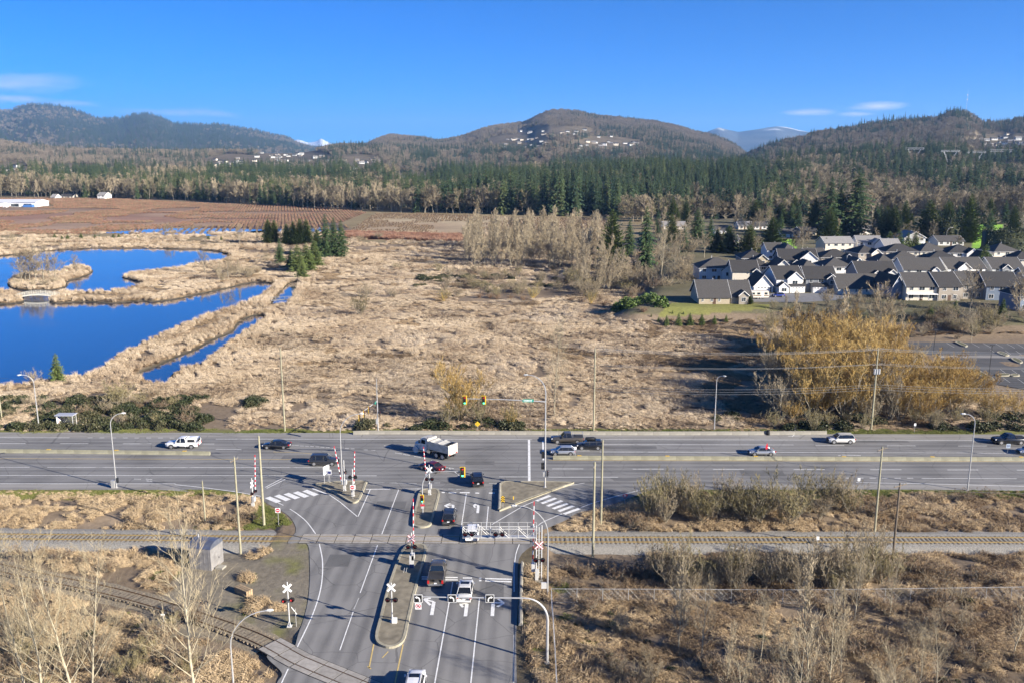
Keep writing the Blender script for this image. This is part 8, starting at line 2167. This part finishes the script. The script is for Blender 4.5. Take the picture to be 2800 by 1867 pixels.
# camper trailer and parked cars
p = G(2074, 817, 4.0); rt = empty('camper_trailer', (p[0], p[1], 4.03), R(3), 'beige camper trailer parked left of the white garage house', 'trailer')
m_ = MB(); m_.slab([(-3.2, .5), (3.0, .5), (3.3, 1.0), (3.0, 2.7), (-3.1, 2.7), (-3.3, 2.2)], 'y', -1.15, 1.15); recalc(m_.build('body', mat('trailer_body', (.62, .57, .48), .5, noise=(1, .06)), rt))
m_ = MB(); m_.box(-3.2, 3.1, -1.17, -1.155, 1.0, 1.25); m_.build('stripe', DOORM, rt)
for fx in (-2.2, -.4, 2.1): m_ = MB(); m_.box(fx - .5, fx + .5, -1.18, -1.16, 1.5, 2.2); m_.build('window', HGL, rt)
m_ = MB(); m_.box(.6, 1.3, -1.185, -1.16, .6, 2.4); m_.build('door', WTRIM, rt)
for sy in (-1, 1):
    for fx in (-.5, .4): wheel(rt, fx, sy * 1.0, .35, .22)
car('parked_car', 2262, 694, R(-80), 'sedan', P_SILVER, 'silver car parked at the cream row house', 4.5, 1.8, 1.45, z=4.05)
car('parked_car', 2278, 694, R(-85), 'suv', P_CHAR, 'dark car parked beside the silver one at the row house', 4.5, 1.8, 1.6, z=4.05)
car('parked_car', 2128, 812, R(185), 'hatch', paint('blue', (.02, .04, .22)), 'blue car parked right of the camper trailer', 4.2, 1.8, 1.5, z=4.05)
# garden fence and lamps of the settlement
street_lamp(2718, 690, 637, R(10), 2.6, 'street lamp before the long dark hedge', z=4.0)
street_lamp(2586, 668, 623, R(10), 2.6, 'street lamp before the left hedge', z=4.0)
pole('h1', 2383, 640, 568, 'wooden pole behind the old houses', z=4.0, r=.2); pole('h2', 2600, 655, 605, 'dark lamp pole by the left hedge', WOODD, z=4.0)
p0 = [G2(2500, 866, 3.6), G2(2790, 868, 3.6)]
# ---- parking lot
ZL = Z((2300, 850, 2800, 1200), 2240)
lot = sheet('parking_lot', [G2(*ZL(*q)) for q in [(700, 380), (1200, 384), (2240, 402), (2900, 410), (2900, 1120), (2250, 960), (1900, 900), (1500, 800), (1250, 600), (900, 480)]], .05, ASPH4, 'dark asphalt parking lot behind the willows at the right')
sheet('drive_strip', [G2(*ZL(*q)) for q in [(1150, 545), (2240, 545), (2900, 545), (2900, 580), (2240, 580), (1150, 575)]], .056, ASPH3, parent=lot)
for q in [(1290, 395), (1440, 397), (1600, 398), (1740, 400), (1890, 402), (2030, 404), (2150, 405)]:
    strip([G2(*ZL(q[0], q[1])), G2(*ZL(q[0] + 95, q[1] + 52))], .12, .06).build('stall_line', PAINTW, lot)
for q in [(1950, 715), (2090, 720), (2210, 725)]: strip([G2(*ZL(*q)), G2(*ZL(q[0] + 85, q[1] + 62))], .12, .06).build('stall_line', PAINTW, lot)
for q in [(1980, 815), (2160, 830)]: strip([G2(*ZL(*q)), G2(*ZL(q[0] + 90, q[1] + 62))], .12, .06).build('stall_line', PAINTW, lot)
for q in [(1830, 480), (2010, 485), (2140, 490)]: strip([G2(*ZL(*q)), G2(*ZL(q[0] + 75, q[1] + 52))], .12, .06).build('stall_line', PAINTW, lot)
for k, q in enumerate([[(1395, 392), (1450, 388), (1550, 432), (1500, 442)], [(1905, 515), (1975, 510), (2060, 550), (1990, 555)], [(2080, 592), (2140, 585), (2225, 630), (2170, 645)], [(1545, 722), (1640, 712), (1750, 770), (1880, 845), (1790, 840), (1640, 775)], [(1920, 778), (2050, 778), (2060, 800), (1930, 802)], [(2080, 782), (2170, 782), (2180, 802), (2090, 804)]]):
    island('planter_island', [G2(*ZL(*t)) for t in q], ('planted island at the top of the parking lot', 'planted island in the middle of the parking lot', 'planted island at the right of the parking lot', 'long planted island below the lamp in the parking lot', 'small kerbed island in the lower parking lot', 'small kerbed island at the lower right of the lot')[k], mat('planter_soil', (.10, .10, .05), .95, noise=(2, .4)))
p = G(2704, 1026, .1); h = up_to(p, 944); rt = empty('lot_lamp', p, 0, 'dark lamp post in the parking lot', 'street lamp'); m_ = MB(); m_.tube([(0, 0, 0), (0, 0, h)], [.1, .07], 6); m_.build('pole', DARKM, rt); m_ = MB(); m_.box(-.5, .5, -.2, .2, h, h + .15); m_.build('lamp_head', DARKM, rt)
p = G(2553, 960, .1); h = up_to(p, 902); rt = empty('lot_lamp', p, 0, 'dark lamp post at the far edge of the parking lot', 'street lamp'); m_ = MB(); m_.tube([(0, 0, 0), (0, 0, h)], [.1, .07], 6); m_.build('pole', DARKM, rt); m_ = MB(); m_.box(-.5, .5, -.2, .2, h, h + .15); m_.build('lamp_head', DARKM, rt)
planted('bare_tree', K_ALDER, 3, 2664, 1010, 960, 'thin young tree on the planted island of the parking lot', 'tree', width=.6)
# ---- far buildings
p = G(60, 567, 0); rt = empty('greenhouse', (p[0], p[1], 0), 0, 'long white greenhouse hall at the left edge of the red field', 'greenhouse')
GHW = mat('greenhouse_white', (.72, .73, .74), .5); 
m_ = MB(); m_.box(-60, 14, 0, 26, 0, 4.6); m_.build('wall', GHW, rt); m_ = MB(); m_.slab([(-1, 4.6), (13, 7.2), (27, 4.6)], 'x', -61, 15); recalc(m_.build('roof', mat('greenhouse_roof', (.66, .67, .70), .4), rt))
for k in range(5): m_ = MB(); m_.box(-50 + k * 13, -42 + k * 13, -.1, 0, .4, 3.2); m_.build('window', HGL, rt)
m_ = MB(); n = 9; pr = [(-16 + 4.5 * math.cos(t), 4.6 * math.sin(t)) for t in np.linspace(0, PI, n)]; m_.slab(pr, 'y', -9, -.2); recalc(m_.build('arched_annex', GHW, rt)); m_ = MB(); m_.box(4, 13, -5, -.2, 0, 2.4); m_.build('blue_shed', mat('blue_sheet', (.05, .15, .4), .5), rt)
for (px, py, w_, lab, wl, rm, st) in [(277, 547, 24, 'white house with grey roof at the far edge of the red field', 'white', SH_LIGHT, 2), (184, 543, 32, 'dark roofed farm house among the trees at the far edge of the red field', 'cream', SH_DARK, 1), (145, 546, 12, 'tiny white shed left of the farm house', 'white', SH_LIGHT, 1), (378, 530, 22, 'pale house hidden among far trees behind the field', 'cream', SH_BROWN, 1)]:
    house(px, py, w_, lab, 12, st, 'gx', wl, rm, rise=3.0, z=.3, chim=False)
# distant houses of the hillside suburbs
FHM = []
for wl, rm in (('white', SH_GREY), ('pale', SH_LIGHT), ('cream', SH_GREY), ('pale', SH_DARK), ('taupe', SH_LIGHT)):
    for two in (0, 1):
        m_ = MB(); m_.cur = 0; h = 5.5 if two else 3.6; m_.box(-7, 7, -5, 5, -1, h); m_.cur = 1; m_.slab([(-5.8, h - .2), (0, h + 2.6), (5.8, h - .2)], 'x', -7.6, 7.6); m_.cur = 2
        for xx in (-4.2, 0, 4.2): m_.box(xx - .9, xx + .9, -5.05, -4.95, h - 2.1, h - .7)
        o = recalc(m_.build('distant_house', [WL[wl], rm, HGL])); FHM.append(o.data); bpy.data.objects.remove(o)
nfh = 0
GRP = {0: ('small pale house of the suburb high on the central hill', 'houses high on the central hill'), 1: ('pale house in the upper street of the central hill', 'upper street of the central hill'), 2: ('pale house in the right hand suburb of the central hill', 'right hand suburb of the central hill'),
       3: ('pale house in the left wooded suburb', 'left wooded suburb'), 4: ('pale house in the terraced suburb left of the centre', 'terraced suburb left of the centre'), 5: ('large pale block among the trees at the left', 'pale blocks at the left'), 6: ('pale house at the left edge behind the trees', 'houses at the left edge'),
       7: ('pale roofed house beyond the wood in the centre', 'houses beyond the central wood'), 8: ('pale house on the right hand hillside', 'houses on the right hillside'), 9: ('pale house on the ridge left of the central hill', 'houses on the left ridge'), 10: ('pale house in the valley left of the central hill', 'houses in the valley'), 11: ('low pale house below the pylons', 'houses below the pylons'), 12: ('pale house in the dark conifers', 'houses in the conifers')}
for ci, (cx, cy, hw_, hh_) in enumerate(CLEAR):
    n = int(hw_ * hh_ / 52) + 3
    for k in range(n):
        a = rng.uniform(0, 6.28); q = math.sqrt(rng.uniform(0, 1)); px, py = cx + hw_ * q * math.cos(a) * (1 if k % 4 else 1.9), cy + hh_ * q * math.sin(a) * (1 if k % 4 else 1.5)
        P = T(px, py)
        if P[1] > 5200: continue
        o = link('distant_house', FHM[int(rng.integers(0, len(FHM)))]); s = rng.uniform(.6, 1.0) * (1.5 if ci == 5 else 1)
        o.location = (P[0], P[1], hz(P[0], P[1])); o.scale = (s, s, s * 1.1); o.rotation_euler = (0, 0, rng.normal(0, .25)); tag(o, GRP[ci][0], 'house', GRP[ci][1]); nfh += 1
print('FAR HOUSES', nfh)
# ---- pylons and mast
PYM = mat('pylon_steel', (.55, .56, .57), .5, .3)
def pylon(px, py, ty, label):
    P = T(px, py); h = up_to(P, ty); rt = empty('pylon', (P[0], P[1], hz(P[0], P[1])), 0, label, 'pylon'); w = h * .42; r = .22
    m_ = MB()
    for sy in (-1, 1):
        for sx in (-1, 1): m_.tube([(sx * .8, sy * 1.2, 0), (sx * w, sy * .8, h * .86)], r, 4)
        for k in range(5): t0, t1 = k / 5, (k + 1) / 5; m_.tube([(-(.8 + (w - .8) * t0), sy, h * .86 * t0), (-(.8 + (w - .8) * t1) + (w * .18 if k % 2 else -w * .02), sy, h * .86 * t1)], r * .6, 3); m_.tube([((.8 + (w - .8) * t0), sy, h * .86 * t0), ((.8 + (w - .8) * t1) - (w * .18 if k % 2 else -w * .02), sy, h * .86 * t1)], r * .6, 3)
    m_.build('leg_frame', PYM, rt); m_ = MB()
    for zz in (.86, .95): m_.tube([(-w * 1.5, 0, h * zz), (w * 1.5, 0, h * zz)], r, 4)
    for k in range(13): x_ = -w * 1.5 + w * 3 * k / 12; m_.tube([(x_, 0, h * .86), (x_ + w * .25 * (1 if k < 12 else 0), 0, h * .95)], r * .6, 3)
    m_.build('cross_beam', PYM, rt)
    for k in (-1.4, 0, 1.4): m_ = MB(); m_.tube([(k * w, 0, h * .86), (k * w, 0, h * .76)], .25, 5); m_.build('insulator', INS, rt)
for px, py, ty, lab in ((2497, 445, 403, 'steel pylon leftmost on the right hillside'), (2595, 452, 410, 'wide steel pylon second from the left'), (2663, 458, 412, 'steel pylon third from the left on the hillside'), (2735, 460, 408, 'rightmost steel pylon on the hillside'), (2640, 446, 415, 'small steel pylon behind the third one')): pylon(px, py, ty, lab)
P = np.array(((2629 - 1400) / 2453.0 * 2640, 2640)); m_ = MB(); zz = hz(*P); rt = empty('radio_mast', (*P, zz), 0, 'thin radio mast on the top of the right hill', 'mast'); m_.tube([(0, 0, 0), (0, 0, 75)], [.5, .2], 4); m_.build('mast', PYM, rt)
for k in (45, 58): m_ = MB(); m_.box(-1.2, 1.2, -.4, .4, k, k + 3); m_.build('antenna', PYM, rt)

# ================================================================== air
hm = bpy.data.materials.new('haze'); hm.use_nodes = True; nt = hm.node_tree
nt.nodes.remove(nt.nodes['Principled BSDF'])
pv = nt.nodes.new('ShaderNodeVolumePrincipled'); pv.inputs['Color'].default_value = (.30, .56, 1.0, 1); pv.inputs['Density'].default_value = 4.4e-5; pv.inputs['Anisotropy'].default_value = .1
nt.links.new(pv.outputs[0], nt.nodes['Material Output'].inputs['Volume'])
mb = MB(); mb.box(-43000, 43000, -2000, 29500, -4.0, 1150)
tag(mb.build('haze', hm), 'thin blue winter haze over the valley', 'haze', kind='stuff')
